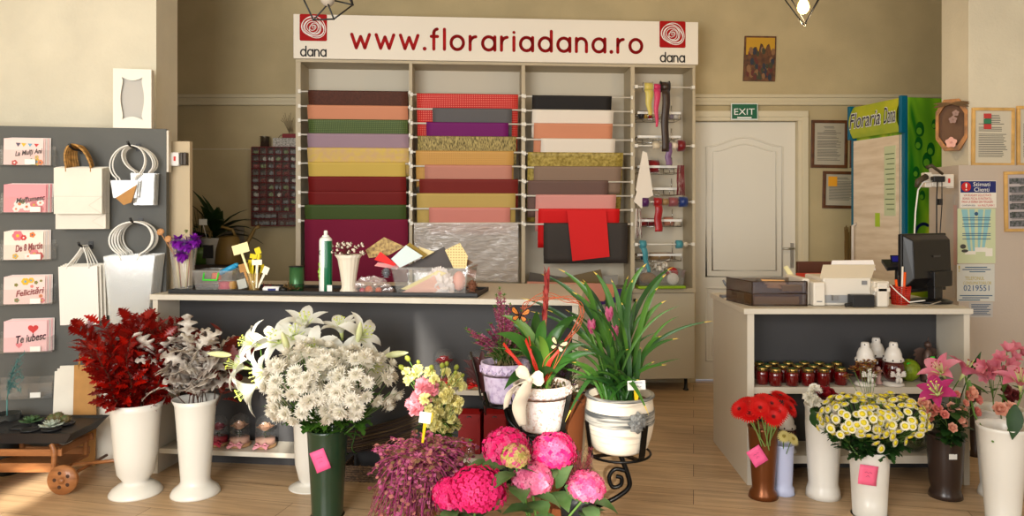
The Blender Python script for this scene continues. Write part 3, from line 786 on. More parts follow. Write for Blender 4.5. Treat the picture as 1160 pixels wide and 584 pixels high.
# wire racks hung inside the bay
steel = mat('chrome_wire', (200, 200, 198), .25, 1)
def rack(y, x0, x1, rolls, lab):
    z = US.z(750, y, .03)
    u0, u1 = US.u(x0, .05), US.u(x1, .05)
    th = thing('wire_rack', lab, 'rack', US.w((u0+u1)/2, .1, z-.05), 'wire racks in the narrow bay')
    m = MB(T)
    m.tube([(u0, .05, z), (u1, .05, z), (u1, .25, z), (u0, .25, z)], .004, 6, closed=True)
    m.tube([(u0, .05, z-.045), (u1, .05, z-.045), (u1, .25, z-.045), (u0, .25, z-.045)], .003, 6, closed=True)
    for i in range(5):
        uu = u0+(u1-u0)*i/4; m.tube([(uu, .25, z), (uu, .24, z-.045), (uu, .06, z-.045), (uu, .05, z)], .0025, 5)
    m.tube([(u1-.02, .25, z), (u1-.02, .25, z+.09)], .003); m.tube([(u0+.02, .25, z), (u0+.02, .25, z+.09)], .003)
    m.build('wire_frame', steel, th)
    MB(T).box(u0, u1, .042, .05, z-.006, z+.012).build('front_rail', mat('rail_white', (230, 228, 222), .3), th)
    for (p0, p1, r, mt, lb) in rolls:
        a, b = US.u(p0, .1), US.u(p1, .1)
        l = MB(T); l.lathe((a, .11, z-.045+r+.004), [(r*.35, 0), (r, 0), (r, b-a), (r*.35, b-a), (r*.35, 0)], 20, T=Matrix.Rotation(R(90), 3, 'Y'), caps=False)
        single(l, 'ribbon_roll', mt, lb, 'ribbon', 'ribbon rolls in the wire racks')
rack(128, 722, 771, [(724, 729, .034, sat('dark', (34, 30, 30)), 'black ribbon roll in the top wire rack'), (729.5, 734, .034, sat('gold', (170, 130, 40)), 'gold ribbon roll in the top wire rack'), (734.5, 738, .034, sat('red2', (150, 20, 20)), 'red ribbon roll in the top wire rack'), (757, 762, .03, sat('grey', (150, 140, 160)), 'lilac grey ribbon roll in the top wire rack'), (762.5, 768, .03, sat('silver', (196, 190, 180)), 'silver ribbon roll at the right of the top wire rack')], 'wire rack of ribbon rolls, uppermost in the narrow bay')
rack(155, 722, 771, [], 'empty wire rack behind the brown ribbon tail')
rack(189, 722, 771, [(735, 746, .05, sat('red3', (140, 12, 24)), 'large red ribbon roll in the rack below the second rod')], 'wire rack holding one large red roll')
rack(214, 722, 771, [], 'wire rack below the white paper tag')
rack(250, 722, 772, [(724, 732, .03, sat('red2', 0), 'red ribbon roll at the left of the fourth rack'), (733, 742, .03, sat('crimson', 0), 'dark red ribbon roll in the fourth rack'), (752, 762, .036, sat('peach', (196, 128, 100)), 'peach ribbon roll in the fourth rack'), (764, 770, .03, sat('cream', 0), 'cream ribbon roll in the fourth rack')], 'wire rack above the lowest rod with red and peach rolls')
rack(289, 722, 772, [(726, 734, .03, sat('black2', (30, 26, 34)), 'black ribbon roll in the lowest rack'), (736, 762, .03, sat('tan', 0), 'long tan ribbon roll in the lowest rack')], 'wire rack just below the lowest ribbon rod')
# red tassels and white paper tag
ts = MB(); q = random.Random(4)
for i in range(26):
    px = q.uniform(767, 775); ts.tube([US.wp(px, 187, -.035), US.wp(px+q.uniform(-1.5, 1.5), 205, -.04), US.wp(px+q.uniform(-2, 2), 221, -.035)], .0018, 4)
single(ts, 'tassel', sat('crimson', 0), 'dark red tassel of cords hanging above the navy ribbon spool', 'tassel')
ts = MB()
for i in range(22):
    px = q.uniform(719.5, 726); ts.tube([US.wp(px, 236, -.03), US.wp(px+q.uniform(-1, 1), 255, -.034), US.wp(px+q.uniform(-1.5, 1.5), 268+q.uniform(-3, 3), -.03)], .0018, 4, mi=i % 3)
single(ts, 'tassel', [sat('crimson', 0), rod_m, rod_m], 'red and white cords hanging at the left edge of the narrow bay', 'tassel')
tg = MB(); nrm = -US.n
tg.sheet([US.wp(728, 171, -.05), US.wp(733, 173, -.05), US.wp(740, 221, -.05), US.wp(729, 227, -.05), US.wp(720, 215, -.05)], .001, nrm)
tg.sheet([US.wp(722, 215, -.048), US.wp(732, 222, -.048), US.wp(727, 236, -.048), US.wp(718, 228, -.048)], .001, nrm)
single(tg, 'paper_tag', paper['white'][0], 'white folded paper tag hanging at the left of the narrow ribbon bay', 'tag')
# storage box with lime lid standing on the worktop
clear = clearfilm('clear_plastic', (225, 228, 228), .13, .08)
def open_box(mb, T, u0, u1, v0, v1, z0, z1, t=.003, flare=.01):
    def ring(f, z): return [V((u0-f, v0-f, z)), V((u1+f, v0-f, z)), V((u1+f, v1+f, z)), V((u0-f, v1+f, z))]
    a, b, c, d = ring(0, z0), ring(flare, z1), ring(flare-t, z1), ring(-t, z0+t)
    r2 = ring(flare+.006, z1), ring(flare+.006, z1-.008)
    o = a+b+c+d+r2[0]+r2[1]
    fs = [(3, 2, 1, 0)]
    for i in range(4):
        j = (i+1) % 4; fs += [(i, j, 4+j, 4+i), (8+i, 8+j, 12+j, 12+i), (4+i, 4+j, 16+j, 16+i), (16+i, 16+j, 20+j, 20+i)]
        fs.append((4+j, 4+i, 8+i, 8+j))
    fs.append((12, 13, 14, 15))
    mb.add([p for p in o], fs, 0, False); return mb
bu0, bu1 = US.u(722, -.03), US.u(776, -.03)
bx = thing('storage_box', 'clear plastic box on a lime green lid at the foot of the ribbon bay', 'box', US.w((bu0+bu1)/2, .06, ZW))
MB(T).box(bu0, bu1, -.06, .2, ZW+.001, ZW+.022).build('lid', mat('lime_plastic', (140, 178, 30), .35), bx, bevel=.005)
open_box(MB(T), T, bu0+.015, bu1-.015, -.045, .19, ZW+.023, US.z(750, 306, -.05)).build('container', clear, bx)
sc = MB(T)
sc.ball((bu0+.1, .06, ZW+.075), .05, 12, sq=(1.4, 1, .9))
single(sc, 'jute_roll', mat('jute', (136, 104, 62), .9, bump=.6, bscale=80), 'brown jute roll inside the clear box with the lime lid', 'jute')
sc = MB(T); rot = Matrix.Rotation(R(90), 3, 'X')
sc.lathe((bu1-.085, .02, ZW+.07), [(.018, -.02), (.045, -.02), (.045, .02), (.018, .02)], 20, T=rot)
single(sc, 'tape_roll', mat('tape_white', (220, 214, 204), .5), 'white tape roll in the clear box with the lime lid', 'tape roll')
sc = MB(T); sc.lathe((bu1-.07, .09, ZW+.11), [(.018, -.02), (.045, -.02), (.045, .02), (.018, .02)], 20, T=rot)
single(sc, 'tape_roll', mat('tape_red', (170, 30, 30), .5), 'red ribbon roll in the clear box behind the white tape roll', 'tape roll')
sc = MB(T)
for i in range(40):
    c = V((bu0+.11+.11*q.uniform(0, 1.3), .06+q.uniform(-.05, .06), ZW+.15+q.uniform(-.02, .05)))
    sc.strip(c, (q.uniform(-1, 1), q.uniform(-1, 1), q.uniform(-.5, 1)), (q.uniform(-1, 1), q.uniform(-1, 1), 1), .05, [.004, .016, .012, .015, .004], bend=q.uniform(.5, 2.4))
single(sc, 'crumpled_ribbon', mat('lace_white', (224, 216, 202), .7), 'crumpled white lace ribbon heaped in the clear box', 'ribbon', solid=.001)
MB(T).box(bu0+.05, bu0+.2, -.04, -.0, ZW+.03, ZW+.06)

CT = Pl(173, 3.95, 655, 3.70)
HC = .953; T2 = CT.T; CWd = CT.W
dark = mat('laminate_anthracite', (54, 53, 54), .55, var=.04, vscale=4)
light = mat('laminate_light', (206, 198, 182), .45)
cnt = thing('sales_counter', 'long pale counter with dark grey recessed front and low shelves', 'counter', CT.w(CWd/2, .4, 0))
MB(T2).box(-.01, CWd+.01, -.012, .80, HC-.028, HC).build('worktop', light, cnt, bevel=.002)
su = CT.u(190.5)-CT.u(173)
MB(T2).box(0, .028, 0, .78, 0, HC-.029).build('side_panel', light, cnt)
MB(T2).box(CWd-.03, CWd, 0, .78, 0, HC-.029).build('side_panel', light, cnt)
MB(T2).box(.028, CWd-.03, .20, .22, .0, HC-.029).build('front_panel', dark, cnt)
MB(T2).box(.028, CWd-.03, .76, .78, .0, HC-.029).build('rear_panel', light, cnt)
MB(T2).box(.028, CT.u(340), 0.01, .199, .105, .13).build('shelf', light, cnt)
MB(T2).box(.028, CT.u(352), 0.03, .199, .455, .48).build('shelf', light, cnt)
MB(T2).box(CT.u(512), CWd-.03, 0.01, .199, .115, .14).build('shelf', light, cnt)
MB(T2).box(CT.u(486), CWd-.03, 0.03, .199, .455, .48).build('shelf', light, cnt)

DY = 3.78; DB = 4.5
dx0, dx1 = XX(846.5, DY), XX(1098.5, DY)
HD = .9
dk = thing('desk', 'pale desk with dark recessed front and two shelves carrying the printer and monitor', 'desk', ((dx0+dx1)/2, (DY+DB)/2, 0))
MB().box(dx0-.02, dx1+.012, DY-.012, DB, HD-.028, HD).build('worktop', light, dk, bevel=.002)
MB().box(dx0, dx0+.035, DY, DB, 0, HD-.029).build('side_panel', light, dk)
MB().box(dx1-.03, dx1, DY, DB, 0, HD-.029).build('side_panel', light, dk)
MB().box(dx0+.035, dx1-.03, DY+.26, DY+.28, 0, HD-.029).build('front_panel', dark, dk)
MB().box(dx0+.035, dx1-.03, DY+.015, DY+.259, .462, .495).build('shelf', light, dk)
MB().box(dx0+.035, dx1-.03, DY+.015, DY+.259, .105, .145).build('shelf', light, dk)
DP = Pl(15, 4.12, 188.5, 4.27); DT = DP.T
panel_m = mat('display_grey', (84, 84, 80), .6, var=.05, vscale=3)
u_r = DP.W; ul = -.55
pn = thing('display_stand', 'dark grey display panel carrying card holders and gift bags', 'display panel', DP.w((u_r+ul)/2, .03, .045))
MB(DT).box(ul, u_r, 0, .055, .045, 1.868).build('board', panel_m, pn, bevel=.002)
MB(DT).box(ul, u_r-.02, .01, .05, 0, .045).build('plinth', mat('plinth_brown', (96, 82, 62), .6), pn)
MB(DT).box(u_r+.001, u_r+.012, .0, .05, 1.62, 1.86).build('hinge_strip', mat('plaster_white', (214, 206, 190), .6), pn)
# white window box standing on top
wb = thing('gift_box', 'white cardboard box with a wavy window standing on top of the grey panel', 'box', DP.w(DP.u(151), .03, 1.869))
b0, b1 = DP.u(128, .0), DP.u(171.5, .0); z0, z1 = 1.869, DP.z(150, 78, .0)
T = DT
fr = MB(T)
# front with cut-out: outline loop and window loop
cx_, cz_ = (b0+b1)/2, (z0+z1)/2; W2, H2 = (b1-b0)/2, (z1-z0)/2
def hwf(t): return .80+.30*math.sin(PI*t)**1.5+.14*math.exp(-t/.06)+.14*math.exp(-(1-t)/.06)
def wloop(n=12):
    p = []
    ww, hh = W2*.56, H2*.72
    for i in range(n): t = i/n; p.append((cx_-ww+2*ww*t, cz_+hh-.018*math.sin(PI*t)*1.0))
    for i in range(n): t = i/n; p.append((cx_+ww*hwf(t), cz_+hh-2*hh*t))
    for i in range(n): t = i/n; p.append((cx_+ww-2*ww*t, cz_-hh+.018*math.sin(PI*t)))
    for i in range(n): t = i/n; p.append((cx_-ww*hwf(t), cz_-hh+2*hh*t))
    return p
wl = wloop(); ol = []
n = len(wl)
for i in range(n):
    k, t = divmod(i, 12); t /= 12
    ol.append([(cx_-W2+2*W2*t, z1), (cx_+W2, z1-2*H2*t), (cx_+W2-2*W2*t, z0), (cx_-W2, z0+2*H2*t)][k])
vs = [(u, 0, z) for u, z in ol]+[(u, 0, z) for u, z in wl]+[(u, .002, z) for u, z in ol]+[(u, .002, z) for u, z in wl]
fs = []
for i in range(n):
    j = (i+1) % n; fs += [(i, j, n+j, n+i), (2*n+i, 3*n+i, 3*n+j, 2*n+j), (n+i, n+j, 3*n+j, 3*n+i)]
fr.add(vs, fs, 0, False)
fr.box(b0, b0+.002, .002, .052, z0, z1).box(b1-.002, b1, .002, .052, z0, z1).box(b0+.002, b1-.002, .002, .052, z0, z0+.002).box(b0+.002, b1-.002, .002, .052, z1-.002, z1).box(b0, b1, .05, .052, z0, z1)
MB(T).box(b0+.003, b1-.003, .018, .019, z0+.003, z1-.003).build('inner_shade', mat('card_shade', (186, 182, 174), .6), wb)  # grey sheet added behind the window, its colour standing for shade inside the box
fr.build('carton', mat('card_white', (238, 232, 218), .6), wb)
# beige flower hanger/thermostat boxes on the partition
YT = 4.72
dv = MB(); dv.box(XX(193, 4.33), XX(203.5, 4.33), 4.315, 4.358, ZZ(188, 4.33), ZZ(172.5, 4.33))
th = thing('wall_device', 'small white box with red mark fixed to the beige partition', 'wall device', P(198, 188, 4.33)+V((0, .02, 0)))
dv.build('housing', mat('plastic_white', (228, 226, 222), .4), th, bevel=.006)
MB().box(XX(196.5, 4.312), XX(198.8, 4.312), 4.3128, 4.315, ZZ(182, 4.312), ZZ(177, 4.312)).build('red_mark', mat('mark_red', (200, 40, 30), .5), th)
th = thing('switch_box', 'narrow dark switch box beside the small white box on the partition', 'switch', P(208, 188, 4.33)+V((0, .02, 0)))
MB().box(XX(204.2, 4.33), XX(207.2, 4.33), 4.32, 4.358, ZZ(187, 4.33), ZZ(172.5, 4.33)).build('housing', mat('switch_brown', (70, 62, 54), .4), th, bevel=.005)
MB().box(XX(207.6, 4.33), XX(211.2, 4.33), 4.32, 4.358, ZZ(187, 4.33), ZZ(172.5, 4.33)).build('cover', mat('switch_brown', 0), th, bevel=.005)

# card holders -----------------------------------------------------------------
acr = clearfilm('acrylic', (232, 236, 236), .07, .06)
def holder(py1, lab):
    """py1 = pixel row of the bottom edge"""
    z = DP.z(50, py1, -.06); a, b = DP.u(-6, -.06), DP.u(59, -.06)
    th = thing('card_holder', lab, 'card holder', DP.w((a+b)/2, -.03, z), 'clear card holders on the grey panel')
    m = MB(DT); t = .003; h = .085
    m.box(a, b, -.062, -.001, z, z+t).box(a, b, -.065, -.062, z, z+h).box(a, a+t, -.062, -.001, z+t, z+h*1.05).box(b-t, b, -.062, -.001, z+t, z+h*1.05).box(a+t, b-t, -.004, -.001, z+t, z+h*1.3)
    m.build('tray', acr, th)
    a2 = DP.u(34 if py1 > 200 else 28, -.066); s2 = a2+.052
    MB(DT).box(a2, s2, -.0675, -.0655, z+.006, z+.034).build('price_label', mat('label_white', (236, 234, 226), .6), th)
    return z
ink = mat('script_ink', (48, 14, 34), .7, spec=.1)
def card(z, word_, base, art, lab, k=4, wcol=ink, topz=None, w_px=(4, 49), sh=.35):
    """a greeting card leaning in the holder, with k plain ones behind"""
    a, b = DP.u(w_px[0], -.05), DP.u(w_px[1], -.05); h = DP.z(30, topz, -.04)-z-.004
    for i in range(k, -1, -1):
        v = -.052+i*.0085
        off = i*.0058
        th = thing('greeting_card', lab if i == 0 else 'plain edge of a card stacked behind the '+word_+' card', 'greeting card', DP.w((a+b)/2+off, v, z+.004), None if i == 0 else 'spare cards behind '+word_)
        lean = .006
        q = [DP.w(a+off, v, z+.004), DP.w(b+off, v, z+.004), DP.w(b+off, v+lean, z+.004+h*(1+.014*i)), DP.w(a+off, v+lean, z+.004+h*(1+.014*i))]
        MB().sheet(q, .0018, DP.n).build('cover', base if i == 0 else [mat('card_edge', (226, 216, 210), .6), base][i % 2], th)
        if i == 0:
            def at(s, t, l=.0012): return q[0]+(q[1]-q[0])*s+(q[3]-q[0])*t-DP.n*l
            art(th, at, b-a, h)
            rt = (q[1]-q[0]).normalized(); up = (q[3]-q[0]).normalized()
            up2 = (up+rt*-.0).normalized()
            text(th, 'handwriting', word_, at(.64, .45, .0), (rt+up*.14).normalized(), (up-rt*.14).normalized(), (b-a)*.70, h*.25, wcol, shear=sh, lift=.0035, fat=.022)
pinkp = mat('card_pink', (240, 206, 200), .6); rosec = mat('card_rose', (232, 150, 156), .6); creamc = mat('card_cream', (240, 222, 208), .6); pinkh = mat('card_lightpink', (238, 190, 192), .6)
art_m = [mat('art_%s' % n, c, .6) for n, c in (('pink', (222, 110, 120)), ('yellow', (222, 176, 40)), ('blue', (110, 160, 186)), ('green', (110, 136, 70)), ('red', (196, 50, 50)), ('white', (246, 238, 232)), ('orange', (226, 120, 50)), ('grey', (90, 84, 100)))]
def blobs(th, at, W_, H_, spec, name='printed_flowers'):
    m = MB()
    for j, (s, t, r, ci, k) in enumerate(spec):
        for i in range(k):
            an = 2*PI*i/k; c = at(s+r*.7*math.cos(an)/W_, t+r*.7*math.sin(an)/H_, .0012+.00012*(j % 6))
            m.add([c+(at(.01, 0)-at(0, 0)).normalized()*r*.62*math.cos(2*PI*q/8)+(at(0, .01)-at(0, 0)).normalized()*r*.62*math.sin(2*PI*q/8) for q in range(8)], [list(range(8))], ci, False)
        c = at(s, t, .0024)
        m.add([c+(at(.01, 0)-at(0, 0)).normalized()*r*.4*math.cos(2*PI*q/8)+(at(0, .01)-at(0, 0)).normalized()*r*.4*math.sin(2*PI*q/8) for q in range(8)], [list(range(8))], (ci+1) % 8, False)
    m.build(name, art_m, th)
def art1(th, at, W_, H_):
    m = MB()
    for i, (s, ci) in enumerate(((.36, 7), (.5, 1), (.66, 2), (.82, 4))): m.add([at(s-.06, .84-.01*i), at(s+.07, .83-.01*i), at(s, .68)], [(0, 1, 2)], ci, False)
    m.build('printed_bunting', art_m, th)
    blobs(th, at, W_, H_, [(.28, .08, .012, 4, 5), (.84, .12, .016, 1, 5), (.74, .08, .012, 3, 5), (.93, .1, .012, 6, 5), (.84, .3, .008, 1, 5), (.7, .2, .006, 3, 4)])
def art2(th, at, W_, H_): blobs(th, at, W_, H_, [(.38, .30, .022, 5, 6), (.55, .2, .018, 5, 6), (.72, .27, .016, 0, 6), (.45, .38, .010, 3, 5), (.87, .34, .014, 5, 6), (.86, .12, .016, 0, 6), (.3, .12, .014, 5, 6)])
def art3(th, at, W_, H_): blobs(th, at, W_, H_, [(.35, .85, .022, 0, 6), (.5, .78, .012, 4, 6), (.72, .88, .012, 6, 5), (.78, .2, .020, 0, 6), (.9, .12, .018, 4, 6), (.62, .12, .014, 5, 5), (.3, .12, .012, 1, 5), (.68, .3, .008, 6, 5)])
def art4(th, at, W_, H_): blobs(th, at, W_, H_, [(.52, .82, .016, 1, 6), (.66, .86, .012, 1, 6), (.78, .78, .008, 3, 5), (.9, .84, .006, 3, 5), (.68, .64, .007, 0, 5), (.9, .28, .008, 6, 5), (.93, .12, .012, 0, 5), (.75, .12, .008, 1, 5), (.32, .14, .010, 3, 5), (.3, .7, .008, 3, 5)])
def heart(m, c, rt, up, r, n, mi):
    p = []
    for i in range(24):
        t = 2*PI*i/24; x = 16*math.sin(t)**3; y = 13*math.cos(t)-5*math.cos(2*t)-2*math.cos(3*t)-math.cos(4*t)
        p.append(c+rt*x*r/16+up*y*r/16)
    m.sheet(p, .0015, n, mi)
def art5(th, at, W_, H_):
    m = MB(); rt = (at(1, 0)-at(0, 0)).normalized(); up = (at(0, 1)-at(0, 0)).normalized()
    heart(m, at(.68, .74), rt, up, .026, -DP.n, 4); m.build('printed_heart', art_m, th)
    m = MB(); heart(m, at(.36, .22), rt, up, .017, -DP.n, 0); m.build('printed_heart', art_m, th)
z = holder(187.5, 'clear card holder, topmost on the grey panel'); card(z, 'La Mulți Ani', pinkp, art1, 'pink greeting card with bunting reading La Mulți Ani, topmost', topz=157)
z = holder(241, 'clear card holder, second from the top of the panel'); card(z, 'Mulțumesc', rosec, art2, 'rose pink greeting card with white flowers in the second holder', topz=209, w_px=(4, 52))
z = holder(294.5, 'clear card holder, third from the top of the panel'); card(z, 'De 8 Martie', creamc, art3, 'cream greeting card with pink peonies in the third holder', topz=262, wcol=mat('ink_red', (140, 20, 34), .7, spec=.1))
z = holder(344.5, 'clear card holder, fourth from the top of the panel'); card(z, 'Felicitări', pinkp, art4, 'pale greeting card with yellow flowers reading Felicitări', topz=313, wcol=mat('ink_red', 0), w_px=(4, 51))
z = holder(398.5, 'clear card holder, fifth from the top of the panel'); card(z, 'Te iubesc', pinkh, art5, 'pink greeting card with red hearts reading Te iubesc', topz=363, w_px=(4, 53))
z = holder(450.5, 'empty clear card holder, lowest on the grey panel')
# black hooks and hanging bags --------------------------------------------------
blk = mat('black_plastic', 0)
paperw = mat('paper_bag_white', (226, 220, 206), .7, var=.02, vscale=6); gloss = mat('paper_bag_gloss', (232, 228, 220), .15, coat=.4)
cord_g = mat('cord_gold', (170, 126, 66), .7, var=.2, vscale=60); cord_w = mat('cord_white', (236, 234, 228), .5)
kraft = mat('paper_kraft', (178, 130, 72), .75, var=.05, vscale=12)
film = clearfilm('bag_film', (238, 238, 232), .5, .12)
def hook(px, py):
    u, z = DP.hit(px, py, -.1);
    m = MB(DT); m.tube([(u, -.001, z-.006), (u, -.12, z-.006), (u-.004, -.15, z+.006), (u-.006, -.158, z+.02)], [.006, .006, .007, .007], 8); m.box(u-.012, u+.012, -.005, -.001, z-.024, z+.02)
    single(m, 'bag_hook', blk, 'black plastic hook on the grey panel carrying the %s bags' % ('gold handled' if py == 168 else 'glossy white' if py == 278 else 'clear tapered' if py == 251 else 'small clear'), 'hook'); return u, z
def bag(u0, u1, zt, zb, v, m, hm, hu, hz, lab, grp, handle='twist', taper=0, gus=.014, fold=.3, nstr=1, hr=.0022, hw=.03, tilt=0, par=None):
    """flat-folded bag hanging from a hook at (hu,hz)"""
    th = thing('gift_bag', lab, 'gift bag', DP.w((u0+u1)/2, v, zb), grp)
    c = (u0+u1)/2
    def sk(u, z): return u+tilt*(zt-z)
    b = MB(DT); w0 = (u1-u0)/2; w1 = w0-taper
    vs = [(sk(c-w1, zb), v, zb), (sk(c+w1, zb), v, zb), (c+w0, v, zt), (c-w0, v, zt), (sk(c-w1, zb), v+.004, zb), (sk(c+w1, zb), v+.004, zb), (c+w0, v+gus*.7, zt), (c-w0, v+gus*.7, zt)]
    b.add(vs, [(0, 1, 2, 3), (5, 4, 7, 6), (0, 4, 5, 1), (1, 5, 6, 2), (4, 0, 3, 7)], 0, False)
    b.build('body', m, th, solid=.0008)
    if fold:
        f = MB(DT); zf = zb+(zt-zb)*fold
        f.box(sk(c-w1*1, zf), sk(c+w1*1, zf), v-.0012, v-.0006, zf, zf+.0016)
        k = w1*.55
        for sx in (1,):
            p = [(sk(c+sx*w1, zf), v-.0011, zf), (sk(c+sx*(w1-k), zb), v-.0011, (zf+zb)/2), (sk(c+sx*w1, zb), v-.0011, zb)]
            f.tube(p, .0006, 4)
        f.build('bottom_fold', mat('fold_line', (190, 184, 168), .7), th)
    h = MB(DT)
    if handle == 'arch':
        r = hw; zc = hz-r-.006 if False else hz-.004
        pts = [(c-r, v+.004, zt-.02), (c-r, v+.004, zt+.01)]
        zr = max(.02, hz-zt)
        for i in range(13): a = PI-PI*i/12; pts.append((c+r*math.cos(a)+(hu-c)*math.sin(a), v+.004, zt+.012+(zr-.012)*math.sin(a)))
        pts += [(c+r, v+.004, zt-.02)]
        h.tube(pts, hr, 6)
    elif handle == 'tri':
        pts = [(c-hw, v-.001, zt-.012), (c-hw, v-.001, zt+.002)]+[tuple(p) for p in bez((c-hw, v-.001, zt+.003), (hu-.014, v, (zt+hz)/2+.02), (hu, v+.004, hz), 6)]+[tuple(p) for p in bez((hu, v+.004, hz), (hu+.02, v, (zt+hz)/2+.02), (c+hw, v-.001, zt+.003), 6)]+[(c+hw, v-.001, zt-.012)]
        h.tube(pts, hr, 6)
    elif handle == 'ring':
        zr = (hz-zt)/2; pts = []
        for i in range(28):
            a = R(-60)+R(300)*i/27; pts.append((c+(hu-c)*.5*(1+math.sin(a))+hw*math.cos(a), v+.003, zt+zr+(zr)*math.sin(a)))
        pts = [(c+.35*hw, v+.003, zt-.025)]+pts[0:]+[(c-.35*hw, v+.003, zt-.025)]
        h.tube(pts, hr, 6)
    h.build('handle', hm, th)
    return th
def uz(px, py, v): return DP.hit(px, py, v)
# A: white kraft-handled bags (upper left)
hu, hz = hook(85, 168)
for i in range(7):
    v = -.135+i*.017; u0, zt = uz(61+i*1.1, 190-i*.3, v); u1, zb = uz(115.5+i*1.4, 242 if i < 3 else 259, v)
    if i >= 3: u0 += .004*i-.018
    bag(u0, u1, zt, zb, v, paperw, cord_g, hu, hz+.02, 'white paper bag with twisted gold handles, front one on the upper left hook' if i == 0 else 'white paper bag with gold handles, stacked behind the front one', 'white paper bags with gold handles', 'arch', fold=.38 if i in (0,) else .25, hw=.062-i*.004, hr=.0058)
# B: white glossy bags (lower left)
hu, hz = hook(95, 278)
for i in range(4):
    v = -.125+i*.022; u0, zt = uz(66+i*2.5, 302-i*1.2, v); u1, zb = uz(110+i*4.2, (367, 363, 361, 357)[i], v)
    bag(u0, u1, zt, zb, v, gloss if i == 0 else paperw, cord_w, hu, hz+.002, 'glossy white gift bag with cord handles, front one on the lower left hook' if i == 0 else 'white gift bag with cord handles, stacked behind the glossy one', 'white gift bags with cord handles', 'tri', fold=0, hw=.055, hr=.0036, tilt=.03)
# C: clear tapered bags with tube rings (lower right)
hu, hz = hook(153, 251)
for i in range(8):
    v = -.135+i*.015; u0, zt = uz(117+i*1.9, 290-i*.4, v); u1, zb = uz(175+i*1.6, 366-i*.5, v)
    bag(u0, u1, zt, zb, v, film, cord_w, hu, hz, 'clear tapered flower bag with white tube handle, front one on the lower right hook' if i == 0 else 'clear tapered flower bag with white tube handle, stacked behind the front one', 'clear tapered flower bags', 'ring', taper=.035, fold=0, hw=.112-.008*(i % 4), hr=.0048)
# D: small clear bags with tube rings (upper right)
hu, hz = hook(150, 165)
for i in range(7):
    v = -.135+i*.017;
    if i < 2: a, b, t_, bt, ms, hw_ = 125+i*4, 156+i*3, 204, 224, film, .088
    else: a, b, t_, bt, ms, hw_ = 146+i*.8, 172+i*1.3, 196, 232, film, .082
    u0, zt = uz(a, t_, v); u1, zb = uz(b, bt, v)
    bag(u0, u1, zt, zb, v, ms, cord_w, hu, hz, 'small clear bag with white tube ring, %s on the upper right hook' % ('frontmost' if i == 0 else 'second from the front') if i < 2 else 'small clear bag with tube ring, in the rear stack of the upper right hook', 'small clear bags with tube rings', 'ring', taper=.012, fold=0, hw=hw_-.003*(i % 3), hr=.0038, tilt=.03)
kf = MB(DT); v = -.142
kf.add([(*uz(131, 224, v)[:1], v, uz(131, 224, v)[1]), (uz(150, 212, v)[0], v, uz(150, 212, v)[1]), (uz(155, 209, v)[0], v, uz(155, 209, v)[1]), (uz(149, 229, v)[0], v, uz(149, 229, v)[1]), (uz(140, 232, v)[0], v, uz(140, 232, v)[1])], [(0, 1, 2, 3, 4)], 0, False)
single(kf, 'kraft_tag', kraft, 'folded brown kraft paper tucked in front of the small clear bags', 'paper tag', solid=.003)
# bags on the floor
def floorbag(px0, px1, pt, pb, v, m, lab, n=0, grp=None, handle=None, lean=.05):
    u0, u1 = DP.u(px0, v), DP.u(px1, v); zb = .003+n; zt = DP.z((px0+px1)/2, pt, v)
    th = thing('paper_bag', lab, 'paper bag', DP.w((u0+u1)/2, v, zb), grp)
    b = MB(DT)
    vs = [(u0, v-lean, zb), (u1, v-lean, zb), (u1, v, zt), (u0, v, zt), (u0, v-lean+.008, zb), (u1, v-lean+.008, zb), (u1, v+.008, zt), (u0, v+.008, zt)]
    b.add(vs, [(0, 1, 2, 3), (5, 4, 7, 6), (0, 4, 5, 1), (1, 5, 6, 2), (4, 0, 3, 7)], 0, False); b.build('body', m, th, solid=.0008)
    if handle:
        h = MB(DT); c = (u0+u1)/2
        for k in range(3): h.tube([tuple(p) for p in bez((c-.035, v+.002*k, zt-.02), (c-.03+.01*k, v-.01, zt+.17), (c+.035, v+.003*k, zt-.02), 10)], .0028, 5)
        h.build('handle', cord_g, th)
    return th
for i in range(3):
    floorbag(62+i*3, 135+i*2.5, 419-i*3, 507, -.06+i*.016, paperw, ('large white paper bag standing on the floor against the grey panel, front one', 'large white paper bag just behind the front floor bag', 'large white paper bag, rearmost of those on the floor')[i], grp='large white bags on the floor')
kb = floorbag(84, 110, 413, 490, -.12, kraft, 'narrow brown kraft bag with a cord handle in front of the white floor bags', handle=True, lean=.03)

# wooden wagon with a black tray of succulents -----------------------------------
wood = mat('wagon_wood', (136, 84, 44), .45, c2=(164, 106, 60), vscale=8, stretch=(1, 1, 6), coat=.2)
WY = 3.72
def G(px, Y): return XX(px, Y)
wg = thing('wooden_wagon', 'varnished wooden toy wagon carrying a black tray of succulents', 'wagon', (G(40, WY), WY+.12, 0))
x0, x1 = G(-25, WY), G(71, WY)
rz = .075
for (y_, nm) in ((WY-.01, 'side'), (WY+.25, 'side')):
    m = MB(); m.box(x0, x1+.0, y_, y_+.014, .17, .205).box(x0, x1-.02, y_, y_+.014, .095, .135)
    for xx in (x1-.035, x0+.05): m.tube([(xx, y_-.004, .085), (xx+.004, y_-.006, .2), (xx-.012, y_-.004, .235)], [.012, .014, .012], 8)
    m.build('side_rail', wood, wg, bevel=.003)
MB().box(x0, x1-.02, WY+.005, WY+.25, .085, .097).build('floor_board', wood, wg)
MB().box(x1-.03, x1-.016, WY+.005, WY+.25, .17, .205).build('end_rail', wood, wg)
